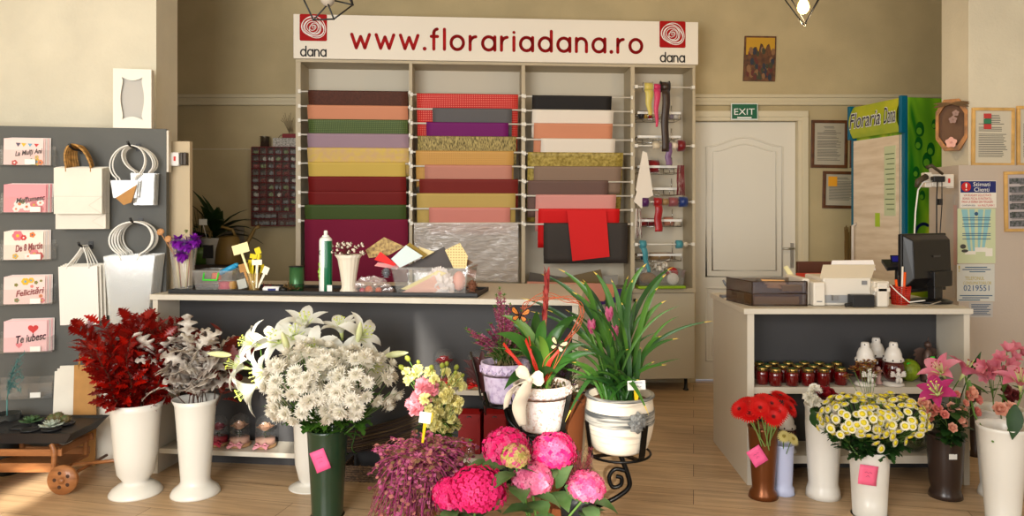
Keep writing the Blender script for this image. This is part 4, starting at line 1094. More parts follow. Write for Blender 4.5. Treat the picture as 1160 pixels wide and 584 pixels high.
def wheel(x, y, r):
    rot = Matrix.Rotation(R(90), 3, 'X')
    m = MB(); c = (x, y, r)
    n = 32; holes = []
    m.lathe(c, [(r*.18, -.012), (r*.74, -.008), (r*.78, -.014), (r*.97, -.014), (r, -.008), (r, .012), (r*.18, .012)], n, T=rot, caps=False)
    w_ = m.build('wheel', wood, wg)
    h = MB(); h.lathe(c, [(r*.0001, .0), (r*.16, .0), (r*.22, -.0), (r*.2, .022), (r*.001, .024)], 16, T=rot, caps=False); h.build('hub', wood, w_)
    for k in range(5):
        a = 2*PI*k/5+.6
        MB().lathe((x+r*.5*math.cos(a), y-.0115, r+r*.5*math.sin(a)), [(r*.13, -.0002), (r*.13, .001)], 12, T=rot).build('wheel_hole', mat('hole_dark', (60, 34, 18), .7), w_)
wheel(G(73, WY-.05), WY-.06, .072); wheel(G(27, WY+.3), WY+.3, .066); wheel(x0+.05, WY-.06, .072); wheel(G(60, WY+.3)+.0, WY+.31, .066)
MB().cyl((G(73, WY-.05), WY-.05, .072), (G(73, WY-.05), WY+.31, .07), .008).build('axle', wood, wg)
MB().tube([(x1-.05, WY+.12, .085), (G(100, WY), WY+.12, .098), (G(128, WY), WY+.10, .118)], .009, 8).build('pull_bar', wood, wg)
tyb = mat('nursery_black', (34, 34, 36), .5)
ty = thing('nursery_tray', 'black plastic nursery tray with round pot holes on the wooden wagon', 'tray', (G(35, WY), WY+.1, .236))
tx0, tx1, ty0, ty1 = x0+.02, G(83, WY-.03), WY-.05, WY+.27
zt = .292
m = MB()
m.add([(tx0, ty0, zt), (tx1, ty0, zt), (tx1, ty1, zt), (tx0, ty1, zt), (tx0+.04, ty0+.03, .237), (tx1-.045, ty0+.03, .237), (tx1-.045, ty1-.03, .237), (tx0+.04, ty1-.03, .237), (tx0-.008, ty0-.008, zt+.006), (tx1+.008, ty0-.008, zt+.006), (tx1+.008, ty1+.008, zt+.006), (tx0-.008, ty1+.008, zt+.006)],
      [(0, 1, 5, 4), (1, 2, 6, 5), (2, 3, 7, 6), (3, 0, 4, 7), (7, 6, 5, 4), (0, 1, 9, 8), (1, 2, 10, 9), (2, 3, 11, 10), (3, 0, 8, 11), (0, 1, 2, 3)], 0, False)
m.build('tray_body', tyb, ty, bevel=.002)
spots = [(G(32, WY), WY+.02), (G(54, WY), WY+.03), (G(37, WY), WY+.15), (G(56, WY+.1), WY+.17), (G(70, WY+.1), WY+.13), (G(14, WY), WY+.06), (G(20, WY), WY+.2)]
green_c = mat('cactus_green', (74, 92, 50), .6, c2=(120, 100, 66), vscale=40)
for i, (a, b) in enumerate(spots):
    MB().lathe((a, b, zt+.001), [(.045, 0), (.046, .006), (.04, .0065), (.036, .0015)], 24).build('pot_rim', tyb, ty)
def cactus(x, y, r, lab):
    m = MB();
    m.lathe((x, y, zt+.009), [(.002, 0), (r*.8, .0), (r, r*.6), (r*.9, r*1.1), (r*.5, r*1.5), (.002, r*1.6)], 26, ribs=13, ribd=.09, caps=False)
    q = random.Random(int(x*1000)); th = thing('cactus', lab, 'cactus', (x, y, zt+.009), 'cacti in the black tray')
    m.build('body', green_c, th)
    s = MB()
    for i in range(90):
        a = 2*PI*(i % 13)/13; t = q.uniform(.2, 1); rr_ = r*math.sin(PI*(.15+.8*t)); zz = r*1.55*t
        c = V((x+rr_*math.cos(a)*.98, y+rr_*math.sin(a)*.98, zt+.009+zz)); d = V((math.cos(a), math.sin(a), q.uniform(-.2, 1)))
        s.tube([c, c+d.normalized()*.010], [.0008, .0002], 3, caps=False)
    s.build('spines', mat('spine_tan', (170, 140, 100), .6), th)
cactus(*spots[3], .026, 'round spiny cactus at the back of the black tray'); cactus(*spots[4], .024, 'round spiny cactus at the right rear of the black tray')
cactus(*spots[2], .022, 'small round cactus behind the pale succulent')
def succ(x, y, r, m, lab, n=3):
    s = MB()
    for k in range(n):
        nn = 9-k*2
        for i in range(nn):
            a = 2*PI*i/nn+k*.35; s.strip((x, y, zt+.01+.005*k), (math.cos(a), math.sin(a), .18+.4*k), (0, 0, 1), r*(1-.22*k), [.004, r*.17, r*.2, r*.12, .0005], bend=-.3, fold=.5)
    single(s, 'succulent', m, lab, 'succulent', solid=.003)
succ(*spots[1], .062, mat('succulent_pale', (170, 180, 164), .5), 'pale rosette succulent at the front of the black tray')
succ(spots[5][0]+.02, spots[5][1]+.05, .06, mat('succulent_green', (70, 100, 60), .5), 'dark green succulent at the left of the black tray', 4)
# blue-green fir twig at the left edge
fg = MB(); q = random.Random(2); c0 = P(8, 452, 3.95)
for k in range(7):
    tip = P(22+q.uniform(-4, 6), 400+k*7, 3.9); pts = bez(c0+V((0, 0, .0)), (c0+tip)/2+V((-.02, 0, .08)), tip, 8)
    fg.tube(pts, .002, 4)
    for p in pts[2:]:
        for i in range(9): fg.strip(p, (q.uniform(-1, 1), q.uniform(-1, 1), q.uniform(-.6, .8)), UP, .028, [.0012, .0014, .0003])
fg.tube([c0, (c0.x, c0.y, .30)], .004)
ft = thing('fir_sprig', 'blue green conifer sprig at the left photo edge before the grey panel', 'sprig', (c0.x, c0.y, .0))
fg.build('needles', mat('fir_blue', (84, 130, 128), .6), ft)
MB().lathe((c0.x, c0.y, 0), [(.05, 0), (.06, .25), (.065, .32), (.058, .32), (.05, .02)], 20).build('vase', mat('vase_dark', (40, 44, 44), .3), ft)
def ctp(px, v, z=HC):          # point on the counter plane system at given depth v
    u = CT.u(px, v); return u
def cw(px, v, z): return CT.w(CT.u(px, v), v, z)
T = CT.T
glass = clearfilm('clear_glass', (222, 230, 230), .04, .03)
tu0, tu1 = CT.u(190, .03), CT.u(541, .03)
ZTR = HC+.001
tr = thing('display_tray', 'long shallow black tray on the long counter holding the florist supplies', 'tray', CT.w((tu0+tu1)/2, .2, ZTR))
m = MB(T); m.box(tu0, tu1, .03, .36, ZTR, ZTR+.006).box(tu0, tu1, .03, .04, ZTR+.006, ZTR+.022).box(tu0, tu1, .35, .36, ZTR+.006, ZTR+.022).box(tu0, tu0+.01, .04, .35, ZTR+.006, ZTR+.022).box(tu1-.01, tu1, .04, .35, ZTR+.006, ZTR+.022)
m.build('tray_body', mat('tray_black', (30, 31, 33), .5), tr, bevel=.002)
ZS = ZTR+.0075
def czs(py, v, px=400): return CT.z(px, py, v)
# cut glass vase with purple flowers
c = cw(208, .10, ZS); hz_ = CT.z(208, 270, .10)-ZS
gv = thing('glass_vase', 'tall cut glass vase with purple dried flowers at the left end of the tray', 'vase', c)
MB().lathe(c, [(.045, 0), (.048, .01), (.052, hz_*.4), (.072, hz_*.98), (.076, hz_), (.070, hz_*.99), (.048, hz_*.4), (.042, .015)], 48, ribs=12, ribd=.05).build('vase_body', clearfilm('cut_glass', (226, 232, 232), .14, .05), gv)
orp = mat('stick_orange', (206, 92, 50), .6);
q = random.Random(11)
ps = MB()
for i in range(9):
    a = q.uniform(0, 6.28); ps.tube([c+V((.02*math.cos(a), .02*math.sin(a), .02)), c+V((.045*math.cos(a), .045*math.sin(a), hz_*.9))], .005, 6, mi=i % 3)
ps.build('stems', [orp, mat('stick_green', (110, 130, 60), .6), mat('stick_cream', (214, 196, 150), .6)], gv)
pur = translucent('petal_purple', (140, 30, 176), .5, .2)
for k, (px, py) in enumerate(((202, 273), (211, 277), (220, 272), (206, 287))):
    pc_ = cw(px, .045+.02*(k % 3), 0); pc_.z = CT.z(px, py, .05)
    fm = MB()
    for i in range(150):
        d = V((q.gauss(0, 1), q.gauss(0, 1), q.gauss(0, .8))); fm.strip(pc_, d, UP, .056*q.uniform(.6, 1), [.003, .008, .008, .002], bend=q.uniform(.2, 1.5))
    single(fm, 'purple_flower', pur, ('purple tufted dried flower, left one in the cut glass vase', 'purple tufted dried flower in the middle of the cut glass vase', 'purple tufted dried flower, right one in the cut glass vase', 'purple tufted dried flower hanging lowest in the cut glass vase')[k], 'flower')
dm = MB();
for px, py in ((181, 262), (190, 270)):
    e = cw(px, .02, 0); e.z = CT.z(px, py, .02)
    for i in range(6):
        a = 2*PI*i/6; dm.strip(e, (math.cos(a), .4*math.sin(a), math.sin(a)), (0, -1, .2), .022, [.004, .012, .013, .004], bend=.9)
    dm.tube([e, cw(198, .06, 0)+V((0, 0, CT.z(198, 290, .06)))], .0018, 4)
single(dm, 'dried_flower', mat('petal_tan', (196, 142, 92), .7), 'tan dried flowers leaning left out of the cut glass vase', 'dried flower', solid=.001)
bm_ = MB(); e = cw(211, .1, 0); e.z = CT.z(211, 264, .1)
for i in range(24): bm_.strip(e, (q.uniform(-.5, .5), q.uniform(-.5, .5), 1), UP, .022, [.002, .004, .003, .0008], bend=.4)
single(bm_, 'dried_flower', mat('bud_green', (160, 164, 110), .7), 'pale green dried bud above the purple flowers', 'dried flower')
# box with green handle clips
u0, u1 = CT.u(222, .06), CT.u(262, .06); zt_ = CT.z(240, 306, .06)
bx = thing('storage_box', 'small clear storage box with a bright green handle on the black tray', 'box', CT.w((u0+u1)/2, .13, ZS))
open_box(MB(T), T, u0, u1, .06, .22, ZS, zt_, flare=.014).build('container', clear, bx)
MB(T).tube([(u0+.05, .055, zt_-.012), (u0+.052, .04, zt_-.05), (u0+.13, .04, zt_-.05), (u0+.132, .055, zt_-.012)], .0055, 8).build('handle', mat('handle_green', (60, 200, 50), .4), bx)
def coil(cu, v, z, r, col, lab, nm='ribbon_bundle', cat='ribbon'):
    m = MB(T); q = random.Random(int(cu*100))
    for i in range(7): m.tube([(cu+r*math.cos(t*.7+i)*q.uniform(.7, 1), v+r*.6*math.sin(t*.7+i), z+.005*i) for t in range(10)], .006, 5)
    return single(m, nm, col, lab, cat)
coil(u0+.12, .14, ZS+.014, .035, mat('rib_rose', (190, 60, 84), .4), 'rose ribbon bundle low in the small clear box')
coil(u1-.045, .15, ZS+.014, .026, mat('rib_ochre', (206, 150, 50), .4), 'ochre ribbon bundle at the right of the small clear box')
coil(u0+.07, .14, ZS+.062, .024, orp, 'orange ribbon bundle on top in the small clear box')
m = MB(T); m.cyl((u0+.10, .13, zt_-.02), (u1-.012, .13, zt_+.022), .014, 12).cyl((u1-.012, .13, zt_+.022), (u1, .13, zt_+.030), .014, 12, r2=.008)
single(m, 'blue_marker', mat('marker_blue', (40, 150, 200), .4), 'bright blue marker pen lying across the small clear box', 'pen')
# plant tag cup
c = cw(288, .10, ZS); tz = CT.z(288, 309, .1)-ZS
cp = thing('tag_cup', 'clear cup of yellow and cream plant tags on the black tray', 'cup', c)
MB().lathe(c, [(.03, 0), (.034, tz), (.032, tz), (.028, .004)], 20).build('cup_body', clearfilm('amber_plastic', (216, 176, 110), .4, .1), cp)
yl = mat('tag_yellow', (226, 206, 20), .45); crm = mat('tag_cream', (238, 226, 170), .5)
def tag_(px0, py0, px1, py1, v, hw, hh, ang, col, lab, stem=True):
    """plant tag: stem from px0,py0 to head centre px1,py1"""
    a = cw(px0, v, 0); a.z = CT.z(px0, py0, v); b = cw(px1, v, 0); b.z = CT.z(px1, py1, v)
    ca, sa = math.cos(R(ang)), math.sin(R(ang)); rt = CT.d*ca+UP*sa; up = -CT.d*sa+UP*ca
    m = MB(); m.sheet([b-rt*hw-up*hh, b+rt*hw-up*hh, b+rt*hw+up*hh, b-rt*hw+up*hh], .002, CT.n)
    if stem:
        s_ = (b-up*hh); d = (s_-a).normalized(); sd = d.cross(CT.n)*.005
        m.sheet([a-sd, a+sd, s_+sd*1.3, s_-sd*1.3], .0018, CT.n)
    return single(m, 'plant_tag', col, lab, 'plant tag')
tag_(288, 328, 272.5, 281.5, .082, .046, .026, 16, crm, 'large cream T shaped plant tag leaning left from the cup')
tag_(287, 327, 292, 284, .11, .016, .018, 20, yl, 'tall bright yellow plant tag in the cup')
tag_(285, 327, 287, 290, .12, .020, .012, -10, yl, 'short bright yellow plant tag in the cup')
tag_(284, 327, 276, 303, .088, .026, .022, 14, kraft, 'brown kraft plant tag with pale border at the left of the cup')
tag_(290, 326, 291, 297, .078, .028, .014, 2, mat('tag_white', (240, 234, 214), .5), 'white rectangular plant tag at the front of the cup')
tag_(292, 326, 301, 306, .09, .016, .020, -24, mat('tag_white', 0), 'white plant tag leaning right from the cup')
for k, (px, py, w_) in enumerate(((283, 296, 'leftmost short one'), (294, 290, 'upright one behind the white card'), (297, 301, 'low one on the right'), (281, 306, 'low one on the left'))):
    tag_(286+k, 327, px, py, .125+.008*k, .010, .010, -12+9*k, yl, 'narrow yellow plant tag in the cup, '+w_)
# packet, glue, dried flowers
m = MB(T); pu = CT.u(271, .09); m.box(pu, pu+.05, .09, .13, ZS, ZS+.05, T=Matrix.Translation(V((pu, .09, ZS))) @ Matrix.Rotation(R(-14), 4, 'Y') @ Matrix.Translation(-V((pu, .09, ZS-.013))))
single(m, 'seed_packet', mat('packet_silver', (176, 178, 170), .3), 'small silver packet leaning left of the tag cup', 'packet')
gl = thing('glue_tube', 'white tube with black cap lying on the black tray', 'tube', cw(310, .07, ZS))
a, b = cw(298, .07, ZS+.018), cw(317, .07, ZS+.018)
MB().tube([a, a+(b-a)*.1, b], [.008, .0165, .0165], 14).build('tube_body', mat('tube_white', (232, 232, 234), .35), gl)
MB().tube([b, cw(324, .07, ZS+.016)], [.013, .011], 12).build('cap', blk, gl)
MB(T).box(CT.u(303, .05), CT.u(312, .05), .0525, .0535, ZS+.012, ZS+.024).build('label_print', navy, gl)
m = MB()
for i in range(60):
    e = cw(q.uniform(316, 340), q.uniform(.08, .16), ZS+.014); m.strip(e, (q.gauss(0, 1), q.gauss(0, 1), q.uniform(0, 1.2)), UP, .05, [.001, .0035, .003, .0005], bend=q.uniform(-.5, .8))
single(m, 'dried_grass', mat('dried_brown', (108, 82, 44), .8), 'heap of dried brown flower heads lying before the green ribbon reel', 'dried flowers')
m = MB()
for i in range(26):
    e = cw(q.uniform(299, 308), q.uniform(.12, .16), ZS+.014); m.strip(e, (q.gauss(0, 1), q.gauss(0, 1), q.uniform(0, 1.6)), UP, .035, [.001, .004, .003, .0005], bend=.4)
single(m, 'dried_grass', mat('dried_red', (120, 20, 30), .8), 'small dark red dried flowers behind the white tube', 'dried flowers')
# green ribbon reel
c = cw(336, .16, ZS); r_ = .04; h_ = CT.z(336, 302, .16)-ZS
rl = thing('ribbon_reel', 'upright green curling ribbon reel with black rim on the tray', 'ribbon', c)
MB().lathe(c, [(.0, 0), (r_*.96, 0), (r_*.96, h_*.26), (r_*.96, h_)], 28).build('wound_ribbon', mat('reel_green', (50, 96, 54), .3, metal=.3), rl)
for z_ in (0, h_*.27, h_): MB().lathe(c+V((0, 0, z_)), [(0, 0), (r_*1.04, 0), (r_*1.04, .004), (0, .004)], 28).build('rim', blk, rl)
# spray can
c = cw(369, .09, ZS); h_ = CT.z(369, 268, .09)-ZS
sp = thing('spray_can', 'tall white and green aerosol can standing on the black tray', 'spray can', c)
rr_ = .034
mcan = MB()
nn = 32
for j, (r0, z0_) in enumerate(()): pass
mcan.lathe(c, [(rr_*.97, 0), (rr_, .004), (rr_, h_*.93), (rr_*.9, h_*.97), (rr_*.62, h_*1.0)], nn)
for i, f_ in enumerate(mcan.f):
    if len(f_) == 4:
        mid = sum((mcan.v[k] for k in f_), V((0, 0, 0)))/4; d = mid-c; a = math.degrees(math.atan2(d.y, d.x))
        if -86 < a < 20 and .003 < d.z < h_*.9: mcan.m[i] = 1
mcan.build('can_body', [mat('can_white', (232, 234, 230), .25, coat=.5), mat('can_green', (0, 96, 60), .25, coat=.5)], sp)
MB().lathe(c+V((0, 0, h_)), [(rr_*.6, 0), (rr_*.5, .008), (rr_*.30, .010), (rr_*.30, .028), (rr_*.22, .034)], 20).build('nozzle', mat('can_white', 0), sp)
MB(T).box(CT.u(370.5, .055), CT.u(376, .055), .0555, .0565, ZS+.01, ZS+.045).build('barcode', mat('label_white', 0), sp)
tm = mat('can_text', (20, 60, 40), .4)
text(sp, 'lettering', 'G', cw(363.5, .062, CT.z(363, 286, .06)), CT.d, UP, .022, .028, tm)
fm = MB()
for i in range(26):
    e = cw(q.uniform(361, 366.5), .0615, 0); e.z = CT.z(364, q.uniform(294, 318), .06); fm.strip(e, (q.uniform(-.4, .4), 0, 1), -CT.n, .018, [.001, .003, .001])
fm.build('printed_leaves', mat('print_lime', (140, 190, 50), .4), sp)
# fluted white vase with cotton buds
c = cw(395, .09, ZS); h_ = CT.z(395, 288, .09)-ZS
fv = thing('fluted_vase', 'short white fluted vase of dried white buds on the tray', 'vase', c)
MB().lathe(c, [(.040, 0), (.046, .004), (.046, .012), (.036, .03), (.036, .045), (.043, h_*.5), (.055, h_*.85), (.058, h_*.9), (.072, h_), (.068, h_), (.05, h_*.85), (.03, .05)], 64, ribs=16, ribd=.025).build('vase_body', mat('ceramic_cream', (226, 216, 198), .45), fv)
m = MB(); sm_ = MB()
for i in range(46):
    e = cw(q.uniform(374, 413), .09+q.uniform(-.05, .05), 0); e.z = CT.z(395, q.uniform(275, 288), .09)
    m.ball(e, .0075, 6, mi=0); m.ball(e+V((.004, -.003, .003)), .004, 5, mi=1)
    if i % 2: m.tube([c+V((0, 0, h_*.9)), (c+e)/2+V((0, 0, h_*.55)), e], .0012, 3, mi=1)
single(m, 'dried_buds', [mat('bud_white', (226, 214, 196), .8), mat('bud_stem', (84, 44, 30), .8)], 'spray of dried white buds with brown stalks in the fluted vase', 'dried flowers')
# crumpled cellophane with something orange
cf = clearfilm('crumpled_film', (216, 196, 190), .35, .1)
def crumple(c, rx, ry, rz_, m_, lab, nm, seed, cat, inner=None):
    th = thing(nm, lab, cat, c); q = random.Random(seed); mm = MB(); nu, nv = 26, 12
    off = [[q.uniform(.75, 1.15) for _ in range(nu)] for _ in range(nv+1)]
    def f(s, t):
        i = int(round(s*nu)) % nu; j = int(round(t*nv)); a = 2*PI*s; k = off[j][i] if 0 < j < nv else 1
        ph = PI/2*t
        return c+CT.d*(rx*math.cos(ph)*math.cos(a)*k)+CT.n*(ry*math.cos(ph)*math.sin(a)*k)+UP*(rz_*math.sin(ph)*k+.001)
    mm.grid(f, nu, nv, smooth=False); mm.build('film', m_, th)
    if inner:
        im = MB()
        for (dx, dy, r, col) in inner: im.ball(c+CT.d*dx+CT.n*dy+UP*(r*.8), r, 10, mi=col)
        im.build('contents', [orp, mat('rib_rose', 0), mat('jute', 0)], th)
crumple(cw(420, .10, ZS), .115, .05, .085, cf, 'crumpled clear plastic bag with orange contents on the tray', 'plastic_bag', 3, 'plastic bag', [(-.01, 0, .022, 0), (.04, .01, .018, 0), (-.05, .01, .016, 1)])
# bin of paper scraps
u0, u1 = CT.u(449, .07), CT.u(527, .07); zt_ = CT.z(488, 303, .07)
bn = thing('storage_box', 'clear plastic tub full of paper offcuts on the tray', 'box', CT.w((u0+u1)/2, .17, ZS))
open_box(MB(T), T, u0, u1, .07, .29, ZS, zt_, flare=.02, t=.004).build('container', clear, bn, bevel=.003)
def shard(pts, v, m_, lab, nm='paper_offcut', dv=.0, solid=.0015, cat='paper', rise=.06):
    P_ = []
    for k, (px, py) in enumerate(pts):
        vv = v+dv*k; P_.append(CT.wp(px, py, vv))
    m = MB(); m.sheet(P_, solid, CT.n)
    return single(m, nm, m_, lab, cat, 'paper offcuts in the clear tub')
pa = lambda n, c, **k: mat('scrap_'+n, c, .6, **k)
shard([(414, 283), (435, 268.5), (458, 279), (440, 289), (418, 292)], .14, mat('scrap_gold', (190, 160, 90), .5, c2=(116, 86, 40), vscale=60), 'gold printed paper offcut sticking out left of the tub')
shard([(424, 294), (431, 285), (449, 299), (446, 301)], .10, pa('red', (226, 14, 10)), 'bright red paper offcut at the left of the tub')
shard([(424, 301), (428, 297), (452, 300), (450, 305)], .12, pa('rose', (214, 140, 140)), 'pink paper offcut under the bright red one')
shard([(443, 293), (460, 277.5), (479, 290), (453, 303)], .085, pa('ice', (206, 220, 220)), 'pale blue grey paper offcut standing in the tub')
shard([(457, 280), (464, 274.5), (484, 288), (479, 293)], .11, pa('olive', (140, 112, 20)), 'olive gold paper offcut behind the pale blue grey one')
shard([(474, 279), (492, 285), (480, 292)], .13, pa('cream', (222, 204, 150)), 'cream paper offcut behind the olive one')
shard([(455, 304), (503, 279), (516, 303), (500, 308)], .16, pa('charcoal', (70, 64, 62)), 'charcoal paper offcut rising at the back of the tub')
shard([(504, 283), (521, 275), (530, 290), (528, 304), (514, 304)], .09, dotted('scrap_dot', (226, 206, 146), (170, 130, 70), 70, .2), 'cream dotted paper offcut at the right of the tub')
shard([(527, 292), (536, 297), (526, 303)], .12, pa('brown', (110, 80, 56)), 'brown paper tip at the right edge of the tub')
shard([(454, 327), (496, 306), (506, 309), (470, 330)], .10, pa('yellow', (226, 212, 150)), 'pale yellow offcut inside the tub, seen through its front')
shard([(455, 331), (492, 312), (500, 331)], .088, pa('peach', (226, 176, 158)), 'peach offcut in the bottom of the tub')
c_t = CT.wp(497, 328, .13); crumple(V((c_t.x, c_t.y, ZS+.006)), .085, .045, .125, mat('tissue_white', (236, 226, 222), .7), 'crumpled white tissue paper in the middle of the tub', 'tissue_paper', 12, 'paper')
c = CT.wp(520, 318, .16)
m = MB(); m.ball(c, .05, 16, sq=(.7, .7, 1.05)); single(m, 'foam_egg', mat('scrap_salmon', (222, 150, 130), .6), 'salmon pink rounded form at the right inside the tub', 'ornament')
def cone_(px, py, v, r, m_, lab):
    c = CT.wp(px, py, v); mm = MB(); mm.ball(c, r*.7, 8)
    for j in range(6):
        n_ = 9;
        for i in range(n_):
            a = 2*PI*i/n_+j*.35; ph = -1.2+j*.48; d = V((math.cos(a)*math.cos(ph), math.sin(a)*math.cos(ph), math.sin(ph)))
            mm.strip(c+d*r*.45, d+V((0, 0, .3)), (0, 0, 1), r*.65, [r*.12, r*.26, r*.1], bend=-.4)
    single(mm, 'pine_cone', m_, lab, 'pine cone', solid=.0012)
cone_(437.5, 309, .06, .026, mat('cone_silver', (120, 122, 128), .4, .4), 'silver grey pine cone at the left corner of the tub')
cone_(535, 324, .10, .030, mat('cone_brown', (122, 76, 52), .7), 'brown pine cone on the tray right of the tub')

YS = 5.55; zs = ZZ(300, YS)
sdx0, sdx1 = XX(196, YS), XX(272, YS)
sd = thing('side_table', 'dark low table in the back corner carrying potted plants', 'table', ((sdx0+sdx1)/2, YS+.2, 0))
wd = mat('table_dark', (64, 56, 48), .6)
MB().box(sdx0-.1, sdx1, YS, YS+.4, zs-.03, zs).build('table_top', wd, sd)
for x in (sdx0-.07, sdx1-.04):
    for y in (YS+.03, YS+.35): MB().box(x, x+.04, y, y+.04, 0, zs-.031).build('leg', wd, sd)
m = MB().sheet([P(250, 299, YS+.3), P(276, 299, YS+.3), P(276, 256.5, YS+.3), P(250, 256.5, YS+.3)], .012, (0, 1, 0))
single(m, 'backing_board', mat('board_grey', (150, 138, 120), .7), 'plain grey brown board leaning behind the watering can', 'board')
leafd = translucent('leaf_dark', (36, 60, 26), .45, .2); leafm = translucent('leaf_mid', (64, 100, 36), .45, .3)
pt = thing('potted_plant', 'dark leafy plant in a white and black pot in the back corner', 'potted plant', P(243, 299, YS+.12)+V((0, 0, .001)))
c = V(pt.location)
MB().lathe(c, [(.07, 0), (.1, .19), (.105, .2), (.095, .2), (.07, .02)], 24).build('pot', mat('pot_white', (200, 196, 186), .5), pt)
MB().box(c.x-.05, c.x+.03, c.y-.094, c.y-.088, c.z+.05, c.z+.15).build('pot_label', mat('pot_label_dark', (44, 44, 46), .5), pt)
m = MB()
for i in range(26):
    a = q.uniform(0, 6.28); el = q.uniform(.2, 1.4); d = V((math.cos(a)*math.cos(el), math.sin(a)*math.cos(el)*.6, math.sin(el)))
    m.strip(c+V((0, 0, .2)), d, UP, q.uniform(.24, .42), [.006, .028, .042, .038, .022, .002], bend=q.uniform(.5, 1.4), fold=.25)
m.build('leaves', leafd, pt)
m = MB().box(c.x-.06, c.x-.0, c.y-.13, c.y-.127, c.z+.30, c.z+.345).tube([(c.x-.03, c.y-.127, c.z+.3), (c.x-.02, c.y-.08, c.z+.19)], .003, 4)
m.build('plant_tag', mat('label_white', 0), pt)
pt = thing('potted_plant', 'small plant in a ribbed green pot in the back corner', 'potted plant', P(227, 299, YS+.08)+V((0, 0, .001)))
c = V(pt.location)
MB().lathe(c, [(.055, 0), (.07, .08), (.072, .13), (.062, .13), (.05, .02)], 40, ribs=20, ribd=.02).build('pot', mat('pot_green', (66, 96, 34), .4), pt)
m = MB()
for i in range(60):
    a = q.uniform(0, 6.28); e = c+V((q.gauss(0, .05), q.gauss(0, .04), .13+abs(q.gauss(0, .14))))
    m.strip(e, (math.cos(a), math.sin(a), .4), UP, .07, [.002, .018, .018, .001], bend=.5)
for i in range(8): m.tube([c+V((0, 0, .12)), c+V((q.gauss(0, .05), q.gauss(0, .03), .42))], .002, 4)
m.build('leaves', leafd, pt)
wc = thing('watering_can', 'tan plastic watering can with curved handle in the back corner', 'watering can', P(259, 299, YS+.1)+V((0, 0, .001)))
c = V(wc.location); tan_p = mat('can_tan', (134, 108, 58), .45)
MB().lathe(c, [(.095, 0), (.1, .01), (.092, .12), (.075, .2), (.06, .215), (.05, .21)], 28).build('can_body', tan_p, wc)
MB().tube([c+V((.06, 0, .06)), c+V((.13, 0, .14)), c+V((.2, 0, .27)), c+V((.235, 0, .285))], [.022, .016, .012, .016], 10).build('spout', tan_p, wc)
MB().tube([c+V((-.09, 0, .06)), c+V((-.15, 0, .13)), c+V((-.14, 0, .24)), c+V((-.06, 0, .285)), c+V((.03, 0, .26)), c+V((.05, 0, .21))], .012, 10).build('handle', tan_p, wc)
# drawer organiser on the back wall
ox0, ox1, oz0, oz1 = XX(287.5, 5.98), XX(345, 5.98), ZZ(255.5, 5.98), ZZ(167, 5.98)
og = thing('drawer_organiser', 'wall mounted dark red organiser with rows of small clear drawers', 'organiser', ((ox0+ox1)/2, 6.0, oz0))
redo = mat('organiser_red', (104, 22, 20), .45)
m = MB(); yf, yb = 5.93, 6.055
m.box(ox0, ox1, yb-.01, yb, oz0, oz1)
nr = 11; hh = (oz1-oz0)/nr
for i in range(nr+1): m.box(ox0, ox1, yf, yb-.01, oz0+i*hh-.003, oz0+i*hh+.003)
nc = 5; ww = (ox1-ox0)/6.8;
for i in range(8):
    x = min(ox0+i*ww, ox1-.003); m.box(x-.003, x+.003, yf, yb-.01, oz0 if i in (0, 7) else oz0+2*hh, oz1)
m.build('case', redo, og)
dcol = [mat('bits_green', (150, 164, 110), .5), mat('bits_white', (220, 214, 200), .5), mat('bits_red', (140, 24, 24), .5), mat('bits_dark', (110, 104, 96), .5), mat('bits_silver', (150, 150, 150), .3)]
dgl = clearfilm('drawer_clear', (190, 186, 176), .12, .1)
for r__ in range(nr):
    for k in range(7 if r__ >= 2 else 2):
        xa = ox0+k*ww+.005 if r__ >= 2 else ox0+k*3.4*ww+.005; xb = min(xa+(ww if r__ >= 2 else 3.4*ww)-.01, ox1-.006); za = oz0+r__*hh+.005
        if xb-xa < .02: continue
        if xa > XX(336, 5.93): continue
        d = MB(); d.box(xa, xb, yf+.004, yf+.007, za, za+hh*.8); o = d.build('drawer', dgl, og)
        b = MB(); ci = q.randrange(5) if r__ not in (3, 4) or k != 1 else 2
        for t in range(8 if r__ >= 2 else 22):
            cx__ = q.uniform(xa+.008, xb-.008); b.ball((cx__, yf+.03+q.uniform(-.01, .02), za+.012+q.uniform(0, .006)), q.uniform(.007, .013), 5, sq=(1, 1, 1.4))
        b.build('drawer_contents', dcol[ci], o)
# on top of the organiser
m = MB(); c = V((XX(300, 5.99), 5.99, oz1+.004)); m.lathe(c, [(.034, 0), (.036, .08), (.04, .085), (.034, .08), (.03, .01)], 20)
th = thing('metal_tin', 'small shiny metal tin on top of the red organiser', 'tin', c); m.build('tin_body', mat('tin_metal', (150, 140, 120), .25, .9), th)
m = MB().box(XX(310, 5.97), XX(346, 5.97), 5.95, 6.04, oz1+.004, oz1+.075); th = single(m, 'small_box', mat('box_printed', (196, 188, 176), .6, c2=(120, 116, 108), vscale=120), 'small white printed box on top of the red organiser', 'box')
m = MB().box(XX(320, 5.97), XX(344, 5.97), 5.96, 6.03, oz1+.076, oz1+.11); single(m, 'small_box', mat('box_red', (120, 20, 26), .6), 'small dark red box stacked on the white printed box', 'box', bevel=.004)
m = MB()
for i in range(10): m.tube([V((XX(328, 5.98), 5.98, oz1+.11)), V((XX(322+i, 5.98), 5.98, oz1+.2)), V((XX(318+i*1.6, 5.98), 5.98, oz1+.22+.02*(i % 4)))], .0015, 4)
m.tube([P(312, 160, 5.98), P(318, 153, 5.98), P(328, 154, 5.98)], .003, 4)
single(m, 'dried_sprig', mat('dried_tan', (120, 104, 74), .8), 'thin dried sprig standing on the small dark red box', 'sprig')

